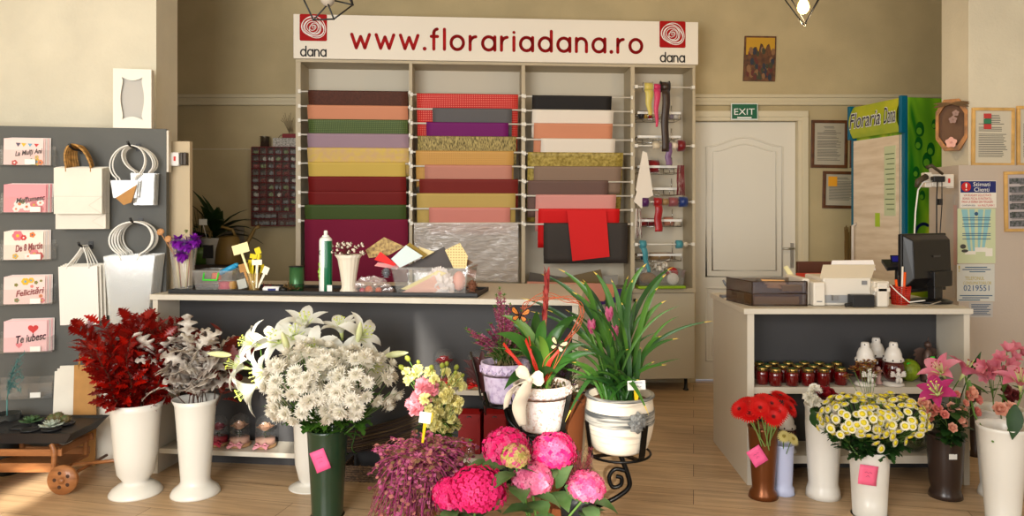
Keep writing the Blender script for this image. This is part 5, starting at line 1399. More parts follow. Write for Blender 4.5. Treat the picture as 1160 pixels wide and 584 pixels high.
def pendant(px, py, Y, r, lab, lit, seed, verts):
    c = P(px, py, Y)
    th = thing('pendant_lamp', lab, 'pendant lamp', (c.x, c.y, 3.35))
    m = MB(); m.cyl((c.x, c.y, c.z+.1), (c.x, c.y, 3.33), .004, 6).lathe((c.x, c.y, 3.325), [(.05, 0), (.05, .022)], 16)
    m.build('cord', blk, th)
    g = MB(); pv = [c+V(v)*r for v in verts[0]]
    for a, b in verts[1]: g.cyl(pv[a], pv[b], .0038, 6)
    for p in pv: g.ball(p, .005, 6)
    g.build('wire_cage', blk, th)
    s = MB(); s.lathe((c.x, c.y, c.z+.03), [(.03, 0), (.034, .01), (.034, .05), (.02, .08), (.006, .1)], 16); s.build('socket', mat('socket_dark', (44, 36, 30), .5), th)
    b = MB(); b.lathe((c.x, c.y, c.z-.07), [(.0015, .012), (.015, .016), (.028, .03), (.033, .048), (.028, .07), (.018, .09), (.016, .105)], 20)
    b.build('bulb', mat('bulb_lit', (255, 214, 140), .4, emit=(255, 190, 96), es=14) if lit else mat('bulb_off', (170, 160, 146), .2), th)
    return c
va = ([(-1.15, 0, .5), (-.39, -.3, -.97), (.3, -.3, -.94), (.82, .2, -.32), (.5, 0, 1.1), (.45, .3, .3), (-.35, .2, .5), (.05, .4, -.1), (-.9, .1, 1.1)],
      [(0, 1), (1, 2), (2, 3), (1, 5), (2, 6), (3, 4), (3, 7), (5, 4), (6, 0), (6, 8), (0, 8), (7, 6), (5, 3), (8, 4)])
vb = ([(-.87, 0, .03), (-.57, .5, .25), (-.15, -.35, -.78), (.15, .35, -.6), (.68, -.3, .03), (.95, .3, .2), (-.3, -.5, 1.1), (.3, .5, 1.1)],
      [(0, 2), (1, 3), (2, 3), (2, 4), (3, 5), (4, 5), (0, 1), (0, 6), (4, 6), (1, 7), (5, 7), (6, 7)])
pendant(371, -7, 3.3, .13, 'unlit geometric wire cage pendant at the top left before the sign', False, 1, va)
vb = ([(-.95, 0, .55), (-.62, .5, .9), (.95, .2, .8), (.62, -.5, .55), (-.1, -.35, -.85), (.2, .3, -.62), (-.4, -.6, 1.1), (.4, .6, 1.2)],
      [(0, 4), (4, 3), (3, 2), (2, 5), (4, 5), (1, 5), (0, 1), (0, 6), (6, 3), (1, 7), (7, 2), (6, 7), (3, 5)])
cL = pendant(910, 4, 4.1, .158, 'lit geometric wire cage pendant with glowing bulb above the desk', True, 2, vb)
lamp('bulb_light', 'POINT', cL+V((0, 0, -.12)), cL+V((0, 0, -1)), 14, (1, .72, .4), shadow_soft_size=.04)
A = V((XX(1028, 5.17), 5.17, 0)); B = V((XX(967, 5.74), 5.74, 0))     # near corner, far corner of the front
fd = (B-A).normalized(); fw = (B-A).length; bd = V((-fd.y*-1, fd.x*-1, 0))*1.0
bd = V((fd.y, -fd.x, 0))
if bd.x < 0: bd = -bd
FT = Matrix(((fd.x, bd.x, 0, A.x), (fd.y, bd.y, 0, A.y), (0, 0, 1, 0), (0, 0, 0, 1)))   # u along front away, v into the body
def fp(u, v, z): return FT @ V((u, v, z))
fg = thing('drinks_fridge', 'tall green and blue display fridge with lettered header, its glass covered by pale wood sheet', 'fridge', fp(fw/2, .28, 0))
gmat = mat('fridge_green', (60, 130, 20), .35); nt = gmat.node_tree; L = nt.links.new; b = nt.nodes['Principled BSDF']
tc = nt.nodes.new('ShaderNodeTexCoord'); mp = nt.nodes.new('ShaderNodeMapping'); mp.inputs['Scale'].default_value = (3, 3, .9); mp.inputs['Rotation'].default_value = (0, R(18), 0); L(tc.outputs['Object'], mp.inputs[0])
nz = nt.nodes.new('ShaderNodeTexNoise'); nz.inputs['Scale'].default_value = 1.7; nz.inputs['Detail'].default_value = 2; nz.inputs['Distortion'].default_value = .6; L(mp.outputs[0], nz.inputs[0])
rp = nt.nodes.new('ShaderNodeValToRGB'); cr = rp.color_ramp
cr.elements[0].position = .32; cr.elements[0].color = (*lin((24, 110, 24)), 1); cr.elements[1].position = .72; cr.elements[1].color = (*lin((226, 226, 60)), 1)
e = cr.elements.new(.5); e.color = (*lin((124, 180, 34)), 1); L(nz.outputs[0], rp.inputs[0]); L(rp.outputs[0], b.inputs['Base Color'])
blue = mat('fridge_blue', (0, 96, 124), .35);
FH = 2.2
MB(FT).box(0.001, fw-.001, .002, .60, .08, FH-.01).build('body', gmat, fg, bevel=.006)
MB(FT).box(0.0, .034, -.02, .0015, .08, FH-.24).box(fw-.034, fw, -.02, .0015, .08, FH-.24).box(.034, fw-.034, -.02, .0015, .08, .2).build('door_frame', blue, fg)
for ua_ in (-.004, fw-.024): MB(FT).box(ua_, ua_+.028, -.055, .0, FH-.26, FH).build('header_end', blue, fg, bevel=.006)
def hf(s, t):
    a = t*1.1-.35
    return fp(.03+(fw-.06)*s, -.008-.058*math.sin(PI*(.12+.8*t)), FH-.25+.24*t)
hd = MB(); hd.grid(hf, 2, 10)
hmat = mat('header_green', (120, 160, 30), .3, c2=(196, 196, 44), vscale=2.2); hd.build('header', hmat, fg)
woodc = mat('wood_sheet', (236, 218, 194), .6, c2=(216, 194, 166), vscale=3, stretch=(1, 1, 7), bump=.1)
MB(FT).box(.034, fw-.034, -.026, -.018, .2, FH-.27).build('wood_sheet', woodc, fg)
MB(FT).box(.036, .046, -.03, -.02, .2, FH-.27).build('door_edge', mat('alu', (200, 200, 196), .3, .8), fg)
# header lettering (right vector points from far to near)
tr_ = -fd
dk_ink = mat('script_dark', (44, 34, 62), .4)
for s, u0_, u1_ in (('Floraria', .30, .94), ('Dana', .05, .27)):
    uu = (u0_+u1_)/2*fw; uu = (u0_+u1_)/2*fw
    text(fg, 'lettering_outline', s, fp(uu, -.067, FH-.125), tr_, UP, (u1_-u0_)*fw*.96, .122, mat('letter_white', 0), lift=.003, shear=.25, fat=.035)
    text(fg, 'lettering', s, fp(uu, -.067, FH-.125), tr_, UP, (u1_-u0_)*fw*.92, .110, dk_ink, lift=.006, shear=.25)
# poster, note, handle on the door
MB(FT).box(.085, .20, -.030, -.0265, 1.36, 1.86).build('door_poster', mat('poster_green', 0), fg)
m = MB(FT)
for i in range(12): m.box(.095, .19-.01*(i % 3), -.0315, -.030, 1.80-i*.036, 1.806-i*.036)
m.build('poster_lines', mat('ink_olive', (90, 110, 70), .5), fg)
MB(FT).box(.25, .30, -.029, -.0265, 1.28, 1.38).build('sticky_note', mat('note_lime', (170, 200, 50), .6), fg)
MB(FT).tube([(fw-.07, -.026, .9), (fw-.07, -.06, .92), (fw-.07, -.06, 1.28), (fw-.07, -.026, 1.3)], .010, 8).build('handle', mat('handle_clear', (210, 200, 190), .2), fg)
# printed drops on the side (facing the camera side: u<0 plane)
dp = MB(FT); q = random.Random(8)
for v, z, r in ((.10, 1.96, .045), (.09, 1.86, .04), (.19, 1.82, .042), (.16, 1.74, .05), (.07, 1.66, .035), (.22, 2.0, .03), (.25, 1.6, .04), (.12, 1.5, .03), (.30, 1.9, .035)):
    dp.add([(-.0012, v+r*.8*math.cos(2*PI*k/18), z+r*math.sin(2*PI*k/18)*(1.35 if math.sin(2*PI*k/18) > 0 else 1)) for k in range(18)], [list(range(18))], 0, False)
    dp.add([(-.0018, v+r*.5*math.cos(2*PI*k/14)-.006, z-.006+r*.55*math.sin(2*PI*k/14)) for k in range(14)], [list(range(14))], 1, False)
dp.build('printed_drops', [mat('drop_dark', (14, 92, 30), .3), mat('drop_light', (96, 158, 40), .3)], fg)
sw = MB();
sw.stroke([fp(-.0016, .13+.07*math.cos(R(a)), 1.22+.085*math.sin(R(a))) for a in range(60, 310, 18)], .011, n=-fd, disc=8)
sw.build('printed_swirl', mat('swirl_navy', (20, 34, 80), .3), fg)
# leg / base
MB(FT).box(.02, fw-.02, .02, .58, 0, .08).build('base', blk, fg)
# straw bundle in the corner behind the fridge
m = MB()
for i in range(30): m.tube([V((XX(962+q.uniform(-4, 4), 5.95), 5.95+q.uniform(-.04, .04), .001)), V((XX(963+q.uniform(-7, 4), 5.95), 5.95, 1.22+q.uniform(-.1, .06)))], .004, 4)
single(m, 'straw_bundle', mat('straw', (120, 92, 48), .8), 'bundle of dried straw standing in the corner left of the fridge', 'straw bundle')

def dp_(px, py_base=None, Y=None): return V((XX(px, Y), Y, HD+.001))
# brown smoky organiser box: side tray with two tiers
bxm = clearfilm('smoky_plastic', (70, 38, 14), .75, .1); dkb = mat('smoky_edge', (52, 34, 20), .3)
Y0, Y1_ = 3.87, 4.12
X0, X1 = XX(852, Y0), XX(914, Y0)
bt = thing('letter_tray', 'smoky brown two tier plastic tray with papers on the desk', 'letter tray', ((X0+X1)/2, (Y0+Y1_)/2, HD+.001))
Z0 = HD+.001
def slant(mb, z0, z1, mi=0):
    t = .004; s = .07
    for (a, b) in (((X0, Y0), (X1, Y0)), ((X1, Y0), (X1, Y1_)), ((X0, Y0), (X0-s, Y1_)), ((X0-s, Y1_), (X1, Y1_))):
        mb.sheet([(a[0], a[1], z0), (b[0], b[1], z0), (b[0], b[1], z1), (a[0], a[1], z1)], t, (0, 1, 0) if a[1] == b[1] else (1, 0, 0), mi)
    mb.sheet([(X0, Y0, z0), (X1, Y0, z0), (X1, Y1_, z0), (X0-s, Y1_, z0)], .003, (0, 0, 1), mi)
m = MB(); slant(m, Z0, Z0+.062); m.build('lower_tray', bxm, bt)
m = MB(); slant(m, Z0+.066, Z0+.125); m.build('upper_tray', bxm, bt)
m = MB()
for z in (Z0+.064, Z0+.127, Z0+.002): m.tube([(X0-.07, Y1_, z), (X0, Y0-.001, z), (X1, Y0-.001, z), (X1, Y1_, z)], .003, 6)
m.tube([(X0, Y0, Z0), (X0, Y0, Z0+.125)], .004, 6).tube([(X1, Y0, Z0), (X1, Y0, Z0+.125)], .004, 6); m.build('tray_edges', dkb, bt)
single(MB().box(X0+.02, X1-.03, Y0+.03, Y1_-.03, Z0+.006, Z0+.045), 'paper_stack', mat('stack_kraft', (220, 176, 120), .7), 'stack of brown papers in the lower tier of the smoky tray', 'papers')
single(MB().sheet([(X0+.09, Y0+.03, Z0+.09), (X0+.2, Y0+.03, Z0+.085), (X0+.22, Y0+.16, Z0+.118), (X0+.1, Y0+.18, Z0+.12)], .003, (0, 0, 1)), 'paper', mat('stack_pale', (232, 184, 130), .7), 'tan folded paper in the upper tier of the smoky tray', 'paper')
single(MB().box(X1-.12, X1-.02, Y0+.02, Y0+.08, Z0+.075, Z0+.105), 'small_box', mat('box_ochre', (190, 150, 50), .6), 'small ochre box in the upper tier of the smoky tray', 'box')
m = MB()
for i in range(50): m.strip((X0+.03+q.uniform(0, .06), Y0+q.uniform(.03, .12), Z0+.1), (q.gauss(0, 1), q.gauss(0, 1), q.uniform(0, 1.2)), UP, .04, [.001, .003, .001], bend=.5)
single(m, 'dried_grass', mat('dried_dark', (58, 34, 20), .8), 'dark dried bunch in the upper tier of the smoky tray', 'dried flowers')
# stapler/punch
th = thing('hole_punch', 'small grey hole punch at the left rear of the desk', 'hole punch', dp_(826, Y=4.25))
c = V(th.location); gy = mat('punch_grey', (120, 124, 132), .35, .3)
MB().box(c.x-.05, c.x+.04, c.y-.03, c.y+.03, c.z, c.z+.014).build('base', gy, th, bevel=.004)
MB().tube([c+V((.035, 0, .012)), c+V((.02, 0, .045)), c+V((-.02, 0, .075)), c+V((-.035, 0, .10))], [.012, .012, .009, .006], 8).build('lever', gy, th)
single(MB().sheet([dp_(817, Y=4.35), dp_(838, Y=4.35), dp_(836, Y=4.16), dp_(822, Y=4.16)], .002, (0, 0, 1)), 'paper', mat('tag_white', 0), 'small white paper under the hole punch', 'paper')
# inkjet printer
py0 = 3.86; pw = mat('printer_white', (222, 214, 200), .4); pg = mat('printer_dark', (26, 26, 28), .4); pgy = mat('printer_grey', (130, 130, 130), .4)
PX0, PX1 = XX(913, py0), XX(1008, py0); Z0 = HD+.001
pr = thing('printer', 'cream inkjet printer with raised paper support standing on the desk', 'printer', ((PX0+PX1)/2, py0+.16, Z0))
hp = lambda py: ZZ(py, py0)-Z0
m = MB(); m.box(XX(935, py0), XX(990, py0), py0+.03, py0+.30, Z0, Z0+.145).box(XX(921.5, py0), XX(935, py0), py0, py0+.30, Z0, Z0+.125).box(XX(990, py0), PX1, py0, py0+.30, Z0, Z0+.13).box(PX0, XX(921.5, py0), py0+.05, py0+.33, Z0, Z0+.14)
m.build('body', pw, pr, bevel=.008)
MB().box(XX(923, py0), XX(934, py0), py0-.004, py0, Z0+.006, Z0+.10).build('front_cover', pw, pr, bevel=.003)
MB().box(XX(991, py0), XX(1003, py0), py0-.03, py0-.001, Z0+.0, Z0+.125).box(XX(988, py0), XX(1006, py0), py0-.03, py0+.02, Z0+.075, Z0+.10).build('side_unit', pw, pr, bevel=.006)
MB().box(XX(936, py0), XX(989, py0), py0+.024, py0+.03, Z0+.015, Z0+.055).build('output_slot', mat('slot_grey', (150, 150, 150), .5), pr)
MB().box(XX(962, py0), XX(987, py0), py0-.04, py0+.022, Z0+.0, Z0+.062).tube([(XX(954, py0), py0-.035, Z0+.01), (XX(964, py0), py0-.03, Z0+.016)], .010, 8).build('black_cartridge_box', pg, pr, bevel=.003)
MB().box(XX(979, py0), XX(984, py0), py0+.018, py0+.03, Z0+.11, Z0+.13).box(XX(944, py0), XX(949, py0), py0+.0, py0+.024, Z0+.03, Z0+.055).build('latch', pgy, pr)
MB().box(XX(925, py0), XX(931, py0), py0-.0052, py0-.004, Z0+.022, Z0+.028).build('logo_mark', pgy, pr)
sup = MB(); sup.sheet([(XX(932, py0), py0+.04, Z0+.14), (XX(991, py0), py0+.04, Z0+.14), (XX(1002, py0), py0+.10, ZZ(301.5, py0)), (XX(941, py0), py0+.10, ZZ(301.5, py0))], .005, (0, 1, .4))
sup.build('paper_support', mat('printer_cream', (206, 194, 172), .5), pr, bevel=.002)
sup = MB(); sup.sheet([(XX(950, py0), py0+.108, ZZ(308, py0)), (XX(1003, py0), py0+.108, ZZ(308, py0)), (XX(1002, py0), py0+.13, ZZ(296.5, py0)), (XX(954, py0), py0+.13, ZZ(297, py0))], .004, (0, 1, .4));
single(sup, 'paper_sheets', mat('sheet_white', (236, 230, 226), .6), 'white sheets loaded in the printer support', 'paper')
# red folder and clipboard, brown box behind
single(MB().sheet([(XX(899, 4.28), 4.22, HD+.062), (XX(940, 4.28), 4.22, HD+.062), (XX(946, 4.36), 4.40, HD+.115), (XX(904, 4.36), 4.40, HD+.115)], .015, (0, -.4, 1)).box(XX(905, 4.3), XX(935, 4.3), 4.25, 4.42, HD+.001, HD+.058), 'red_folder', mat('folder_red', (196, 60, 44), .5), 'red folder leaning behind the printer', 'folder')
single(MB().sheet([(XX(885, 4.2), 4.16, Z0+.18), (XX(889, 4.2), 4.16, Z0+.19), (XX(905, 4.2), 4.18, Z0+.085), (XX(897, 4.2), 4.18, Z0+.085)], .006, (0, 1, 0)).box(XX(897, 4.2), XX(904, 4.2), 4.17, 4.2, Z0, Z0+.09), 'paper_pad', mat('tag_cream', 0), 'cream pad of slips standing between the smoky tray and the printer', 'paper')
single(MB().box(XX(906, 4.4), XX(966, 4.4), 4.43, 4.47, HD+.001, ZZ(296, 4.45)), 'brown_board', mat('board_brown', (84, 44, 24), .6), 'dark brown wooden board standing at the back of the desk', 'board', bevel=.004)
# card terminal, pen basket
th = thing('card_terminal', 'small black card terminal with blue display behind the pen basket', 'terminal', dp_(1018, Y=4.18))
c = V(th.location)
MB().sheet([c+V((-.09, -.05, .16)), c+V((.03, -.05, .17)), c+V((.03, .06, .2)), c+V((-.07, .06, .2))], .02, UP).cyl(c, c+V((0, 0, .17)), .02).lathe(c, [(.05, 0), (.05, .01)], 20).build('housing', pg, th, bevel=.003)
MB().sheet([c+V((-.04, -.0, .205)), c+V((.03, -.0, .205)), c+V((.03, .012, .245)), c+V((-.04, .012, .245))], .008, (0, 1, 0)).build('display_back', pg, th); MB().sheet([c+V((-.036, -.002, .210)), c+V((.026, -.002, .210)), c+V((.026, .009, .24)), c+V((-.036, .009, .24))], .001, (0, -1, 0)).build('display', mat('display_blue', (40, 40, 150), .3), th)
bk = thing('pen_basket', 'red perforated pen basket beside the monitor foot', 'pen basket', dp_(1020, Y=3.95))
c = V(bk.location); c0 = c
rd = mat('basket_red', (190, 40, 24), .45)
m = MB()
for i in range(28):
    a = 2*PI*i/28; m.tube([c+V((.042*math.cos(a), .042*math.sin(a), 0)), c+V((.050*math.cos(a), .050*math.sin(a), .095))], .0028, 4)
for k in range(9):
    r = .042+.001*k; m.tube([c+V((r*math.cos(2*PI*i/24), r*math.sin(2*PI*i/24), .001+.0116*k)) for i in range(24)], .0028, 4, closed=True)
m.lathe(c, [(.001, 0), (.042, .002)], 24); m.build('mesh_body', rd, bk)
pens = [((.02, 0), (.035, .17), mat('pen_orange', (240, 90, 20), .4), 'bright orange marker in the red basket', .010), ((-.01, .01), (-.005, .15), mat('pen_dark', (40, 30, 30), .4), 'dark pen in the red basket', .005), ((0, -.01), (.012, .20), mat('pen_white', (226, 220, 210), .4), 'white pen tallest in the red basket', .005), ((.01, .01), (.045, .14), mat('pen_green', (40, 110, 50), .4), 'green pen leaning right in the red basket', .005), ((-.02, 0), (-.04, .13), mat('pen_orange', 0), 'orange pen leaning left in the red basket', .007)]
for (a, b, mt, lb, r) in pens: single(MB().tube([c+V((a[0]*.6, a[1], .003)), c+V((b[0]*.6, a[1], b[1]))], [r, r], 8), 'pen', mt, lb, 'pen')
# monitor seen from behind
mo = thing('monitor', 'black computer monitor seen from behind on the desk', 'monitor', dp_(1050, Y=4.0))
c = V(mo.location); mk = mat('monitor_black', (20, 19, 20), .35)
def mq(px, py, Y): return P(px, py, Y)
a0, a1 = V((XX(1025.5, 3.93), 3.93, 0)), V((XX(1076, 4.12), 4.12, 0))
md = (a1-a0).normalized(); mn = V((-md.y, md.x, 0)); mw = (a1-a0).length
MT = Matrix(((md.x, mn.x, 0, a0.x), (md.y, mn.y, 0, a0.y), (0, 0, 1, 0), (0, 0, 0, 1)))
zb_, zt_ = ZZ(328, 3.95), ZZ(265.5, 3.97)
MB(MT).box(-.0, mw, .02, .045, zb_-.02, zt_+.004).build('bezel', mk, mo, bevel=.006)
bkm = MB(MT)
bkm.add([(.012, .02, zb_), (mw-.01, .02, zb_), (mw-.01, .02, zt_-.004), (.012, .02, zt_-.004), (.035, -.03, zb_+.06), (mw-.03, -.03, zb_+.06), (mw-.03, -.02, zt_-.03), (.035, -.02, zt_-.03)], [(4, 5, 6, 7), (0, 1, 5, 4), (1, 2, 6, 5), (2, 3, 7, 6), (3, 0, 4, 7)], 0, False)
bkm.build('back_shell', mk, mo, bevel=.006)
MB(MT).box(mw*.45, mw*.86, -.05, -.0, zb_+.01, zb_+.095).build('connector_box', mk, mo, bevel=.004)
MB(MT).box(mw*.48, mw*.66, -.045, .0, HD+.02, zb_+.03).build('stand', mk, mo, bevel=.006)
MB().lathe(MT @ V((mw*.56, .0, HD+.001)), [(.105, 0), (.108, .008), (.09, .016), (.03, .022)], 32).build('foot', mk, mo)
MB(MT).box(mw*.5, mw*.66, -.0312, -.0302, zb_+.17, zb_+.18).build('logo_mark', mat('logo_grey', (60, 60, 62), .3), mo)
# cables on the desk
for pts, mt, lb, r in (([(1008, 322, 3.9), (1018, 332, 3.87), (1030, 342, 3.86), (1048, 340, 3.86)], cord_w, 'white cable running from the printer to the monitor foot', .003), ([(1028, 345, 3.85), (1050, 346, 3.85), (1066, 341, 3.88)], mat('cable_grey', (150, 140, 124), .5), 'grey cable lying in front of the monitor foot', .003)):
    ps_ = [P(*p) for p in pts]
    for p in ps_: p.z = max(p.z, HD+.004)
    sm = []
    for i in range(len(ps_)-1):
        for t in range(6): sm.append(ps_[i].lerp(ps_[i+1], t/6)+UP*.0)
    single(MB().tube(sm+[ps_[-1]], r, 6), 'cable', mt, lb, 'cable')
# power strip on the side of the right wall with plugs and cables
XS = XX(1086, 4.52)
pwr = thing('power_strip', 'white power strip with black plugs on the right pier above the monitor', 'power strip', (XS-.05, 4.52, ZZ(213, 4.5)))
MB().box(XX(1056, 4.46), XX(1081, 4.46), 4.46, 4.52, ZZ(211.5, 4.46), ZZ(197, 4.46)).box(XX(1048, 4.47), XX(1056, 4.47), 4.47, 4.52, ZZ(212, 4.46), ZZ(195, 4.46)).box(XX(1072, 4.47), XX(1081, 4.47), 4.47, 4.52, ZZ(213, 4.46), ZZ(210, 4.46)).build('strip_body', pw, pwr, bevel=.005)
MB().box(XX(1075, 4.45), XX(1077, 4.45), 4.455, 4.46, ZZ(207, 4.46), ZZ(202, 4.46)).build('red_switch', mat('mark_red', 0), pwr)
MB().box(XX(1058, 4.42), XX(1071, 4.42), 4.42, 4.46, ZZ(206, 4.44), ZZ(199.5, 4.44)).build('black_plug', pg, pwr, bevel=.004)
m = MB()
m.tube([P(1062, 204, 4.42), P(1061, 225, 4.43), P(1061, 300, 4.45), P(1058, 340, 4.46)], .004, 6)
m.box(XX(1065, 4.4), XX(1069, 4.4), 4.41, 4.43, ZZ(232, 4.42), ZZ(225, 4.42)).tube([P(1067, 206, 4.42), P(1067, 225, 4.42)], .003, 5).tube([P(1067, 232, 4.42), P(1065, 262, 4.42), P(1062, 330, 4.42)], .003, 5)
m.build('black_cable', pg, pwr)
MB().tube([P(1056, 205, 4.44), P(1046, 206, 4.43), P(1040, 215, 4.43), P(1037, 240, 4.43), P(1036, 262, 4.43), P(1036, 320, 4.43)], .0045, 6).build('white_cable', cord_w, pwr)
m = MB(); m.tube([P(1049, 200, 4.44), P(1040, 205, 4.42), P(1038, 212, 4.42)], [.02, .018, .01], 8).tube([P(1050, 190, 4.44), P(1055, 187, 4.42), P(1068, 197, 4.43)], [.014, .01, .008], 6)
m.build('adapter', mat('adapter_dark', (70, 60, 44), .5), pwr)
m = MB()
for k, (y0_, y1_, a, b) in enumerate(((4.6, 4.72, 221, 300), (4.56, 4.64, 216, 338))):
    XL = XS
single(MB().box(XS-.0015, XS-.0002, 4.56, 4.66, ZZ(338, 4.55), ZZ(220, 4.55)), 'pinned_sheet', mat('sheet_grey', (186, 176, 166), .6), 'tall pale sheet pinned to the side of the right pier', 'paper')
single(MB().box(XS-.0032, XS-.0018, 4.535, 4.57, ZZ(300, 4.55), ZZ(232, 4.55)), 'pinned_sheet', mat('sheet_pink', (200, 160, 150), .6), 'narrow pinkish sheet pinned over the tall pale sheet', 'paper')
# octagonal wooden wall ornament
oc = thing('wall_ornament', 'octagonal wooden wreath ornament with pink flowers on the right pier', 'ornament', (rx-.02, 4.7, ZZ(172, 4.7)))
T = Matrix(((0, -1, 0, rx), (1, 0, 0, 4.72), (0, 0, 1, ZZ(143, 4.7)), (0, 0, 0, 1)))     # local x -> +Y, local y -> -X
yaw = R(38)
T = Matrix.Translation((rx-.062, 4.63, ZZ(143, 4.7))) @ Matrix.Rotation(-yaw, 4, 'Z')
ow = mat('ornament_wood', (150, 98, 40), .5, var=.2, vscale=18)
octp = [(.088, .085), (.088, -.085), (.042, -.16), (-.042, -.16), (-.088, -.085), (-.088, .085), (-.042, .16), (.042, .16)]
m = MB(T)
for i in range(8):
    (x0_, z0_), (x1_, z1_) = octp[i], octp[(i+1) % 8]; k = .80
    m.add([(x0_, -.02, z0_), (x1_, -.02, z1_), (x1_*k, -.02, z1_*k), (x0_*k, -.02, z0_*k), (x0_, .02, z0_), (x1_, .02, z1_), (x1_*k, .02, z1_*k), (x0_*k, .02, z0_*k)], [(0, 1, 2, 3), (7, 6, 5, 4), (0, 4, 5, 1), (2, 6, 7, 3)], 0, False)
m.build('frame', ow, oc)
MB(T).add([(x*.81, .012, z*.81) for x, z in octp], [list(range(8))], 0, False).build('backing', mat('ornament_back', (96, 62, 30), .6), oc)
m = MB(T)
for i in range(9): m.strip((0, -.03, .13), ((1 if i % 3 else -1)*q.uniform(.6, 1), -.2, q.uniform(-.25, .15)), (0, -1, .2), .10, [.003, .008, .007, .001], bend=.6)
m.build('leaves', mat('ornament_leaf', (96, 70, 36), .6), oc)
def simple_flower(cx_, cz_, r, mt, nm='flower'):
    f = MB(T)
    for i in range(5):
        a = 2*PI*i/5+.3; f.strip((cx_, -.03, cz_), (math.cos(a), -.25, math.sin(a)), (0, -1, 0), r, [r*.15, r*.42, r*.45, r*.15], bend=.4)
    f.ball((cx_, -.035, cz_), r*.18, 6); f.build(nm, mt, oc)
simple_flower(0, -.11, .034, mat('petal_blush', (222, 166, 150), .6)); simple_flower(.01, .03, .024, mat('petal_dusty', (150, 120, 110), .6)); simple_flower(.025, .07, .02, mat('petal_dusty', 0))

ZD1 = .496; ZD0 = .146
# red candle jars with gold lids
jr = mat('jar_red', (96, 6, 8), .12, coat=.6); gold = mat('lid_gold', (176, 146, 80), .3, .85); gd = mat('lid_hole', (30, 22, 14), .6); gl_ = mat('lid_green', (40, 70, 30), .35)
def jar(X, Y, lab):
    th = thing('candle_jar', lab, 'candle jar', (X, Y, ZD1), 'red candle jars on the desk shelf')
    c = V((X, Y, ZD1))
    MB().lathe(c, [(.026, 0), (.031, .003), (.031, .028), (.0325, .032), (.0325, .062), (.030, .068), (.027, .070)], 24, ribs=8, ribd=.03).build('glass_body', jr, th)
    MB().lathe(c+V((0, 0, .0705)), [(.0275, 0), (.0275, .016), (.025, .018), (.0, .0185)], 24).build('lid', gold, th)
    MB().lathe(c+V((0, 0, .0892)), [(.017, 0), (.015, .003), (.0, .004)], 20).build('lid_top', gl_, th)
    m = MB()
    for k in range(8):
        a = 2*PI*k/8+.2; m.ball(c+V((.0272*math.cos(a), .0272*math.sin(a), .079)), .0046, 6)
    m.build('lid_hole', gd, th)
    return th
first = None
xr = [(XX(878+i*17.8, 3.85), 3.85) for i in range(4)]
xf = [(863.5, 3.865), (878.5, 3.83), (897.5, 3.83), (915.5, 3.83), (933, 3.83), (952.5, 3.85)]
xb = [(869, 3.93), (887, 3.915), (904, 3.925), (921.5, 3.915), (938.5, 3.92), (948, 3.985), (860, 3.99), (876.5, 3.995), (893, 3.995), (911, 3.995), (928, 3.99)]
for i, (px, Y) in enumerate(xf): jar(XX(px, Y), Y, 'red glass candle jar with gold lid, %s from left in the front row' % ORD[i])
for i, (px, Y) in enumerate(xb[:5]): jar(XX(px, Y), Y, 'red glass candle jar with gold lid, %s from left in the second row' % ORD[i])
for i, (px, Y) in enumerate(xb[5:]): jar(XX(px, Y), Y, 'red glass candle jar with gold lid in the dim back row')
# tall lanterns: white domed cap, red glass, white foot, angel
wl_ = mat('lantern_white', (226, 220, 212), .3, coat=.3); rg = mat('lantern_red', (70, 8, 8), .1, coat=.7)
def lantern(px, Y, lab, zb=ZD1, angel=True, s=1, group=None):
    c = V((XX(px, Y), Y, zb)); th = thing('grave_lantern', lab, 'lantern', c, group)
    MB().lathe(c, [(.052*s, 0), (.054*s, .006*s), (.048*s, .016*s), (.030*s, .022*s)], 28).build('foot', wl_, th)
    MB().lathe(c, [(.030*s, .022*s), (.044*s, .04*s), (.054*s, .075*s), (.052*s, .105*s), (.042*s, .125*s)], 28).build('glass_body', rg, th)
    MB().lathe(c, [(.046*s, .122*s), (.052*s, .128*s), (.051*s, .138*s), (.042*s, .146*s), (.040*s, .165*s), (.031*s, .188*s), (.022*s, .196*s), (.0215*s, .214*s), (.018*s, .222*s), (0, .224*s)], 28).build('cap', wl_, th)
    m = MB()
    for k in range(8):
        a = 2*PI*k/8+.3; m.ball(c+V((.0505*s*math.cos(a), .0505*s*math.sin(a), .134*s)), .005*s, 6)
        if k % 2: m.ball(c+V((.0218*s*math.cos(a), .0218*s*math.sin(a), .212*s)), .0038*s, 6)
    m.build('vent_hole', gd, th)
    if angel:
        b = c+V((0, -.053*s, .03*s)); m = MB()
        m.ball(b+V((0, 0, .058*s)), .012*s, 10).ball(b+V((0, 0, .028*s)), .014*s, 10, sq=(1, .8, 1.6)).ball(b+V((-.008*s, -.006*s, .006*s)), .009*s, 8, sq=(1, 1, 1.6)).ball(b+V((.010*s, -.006*s, .006*s)), .009*s, 8, sq=(1, 1, 1.6))
        m.tube([b+V((-.012*s, -.004*s, .04*s)), b+V((-.02*s, -.012*s, .028*s)), b+V((-.004*s, -.014*s, .03*s))], .0045*s, 6).tube([b+V((.012*s, -.004*s, .04*s)), b+V((.02*s, -.012*s, .028*s)), b+V((.004*s, -.014*s, .03*s))], .0045*s, 6)
        for sx in (-1, 1):
            for k in range(4): m.strip(b+V((sx*.008*s, .004*s, .035*s)), (sx*1, -.1, .55-.3*k), (0, -1, 0), .034*s, [.003*s, .007*s, .006*s, .001*s])
        m.build('angel_figure', wl_, th)
    return th
lantern(980, 3.84, 'white capped red lantern with angel, left one of the front two')
lantern(1012, 3.84, 'white capped red lantern with angel, right one beside the green ball candle')
lantern(992.5, 3.97, 'white capped red lantern standing behind the front two', angel=False)
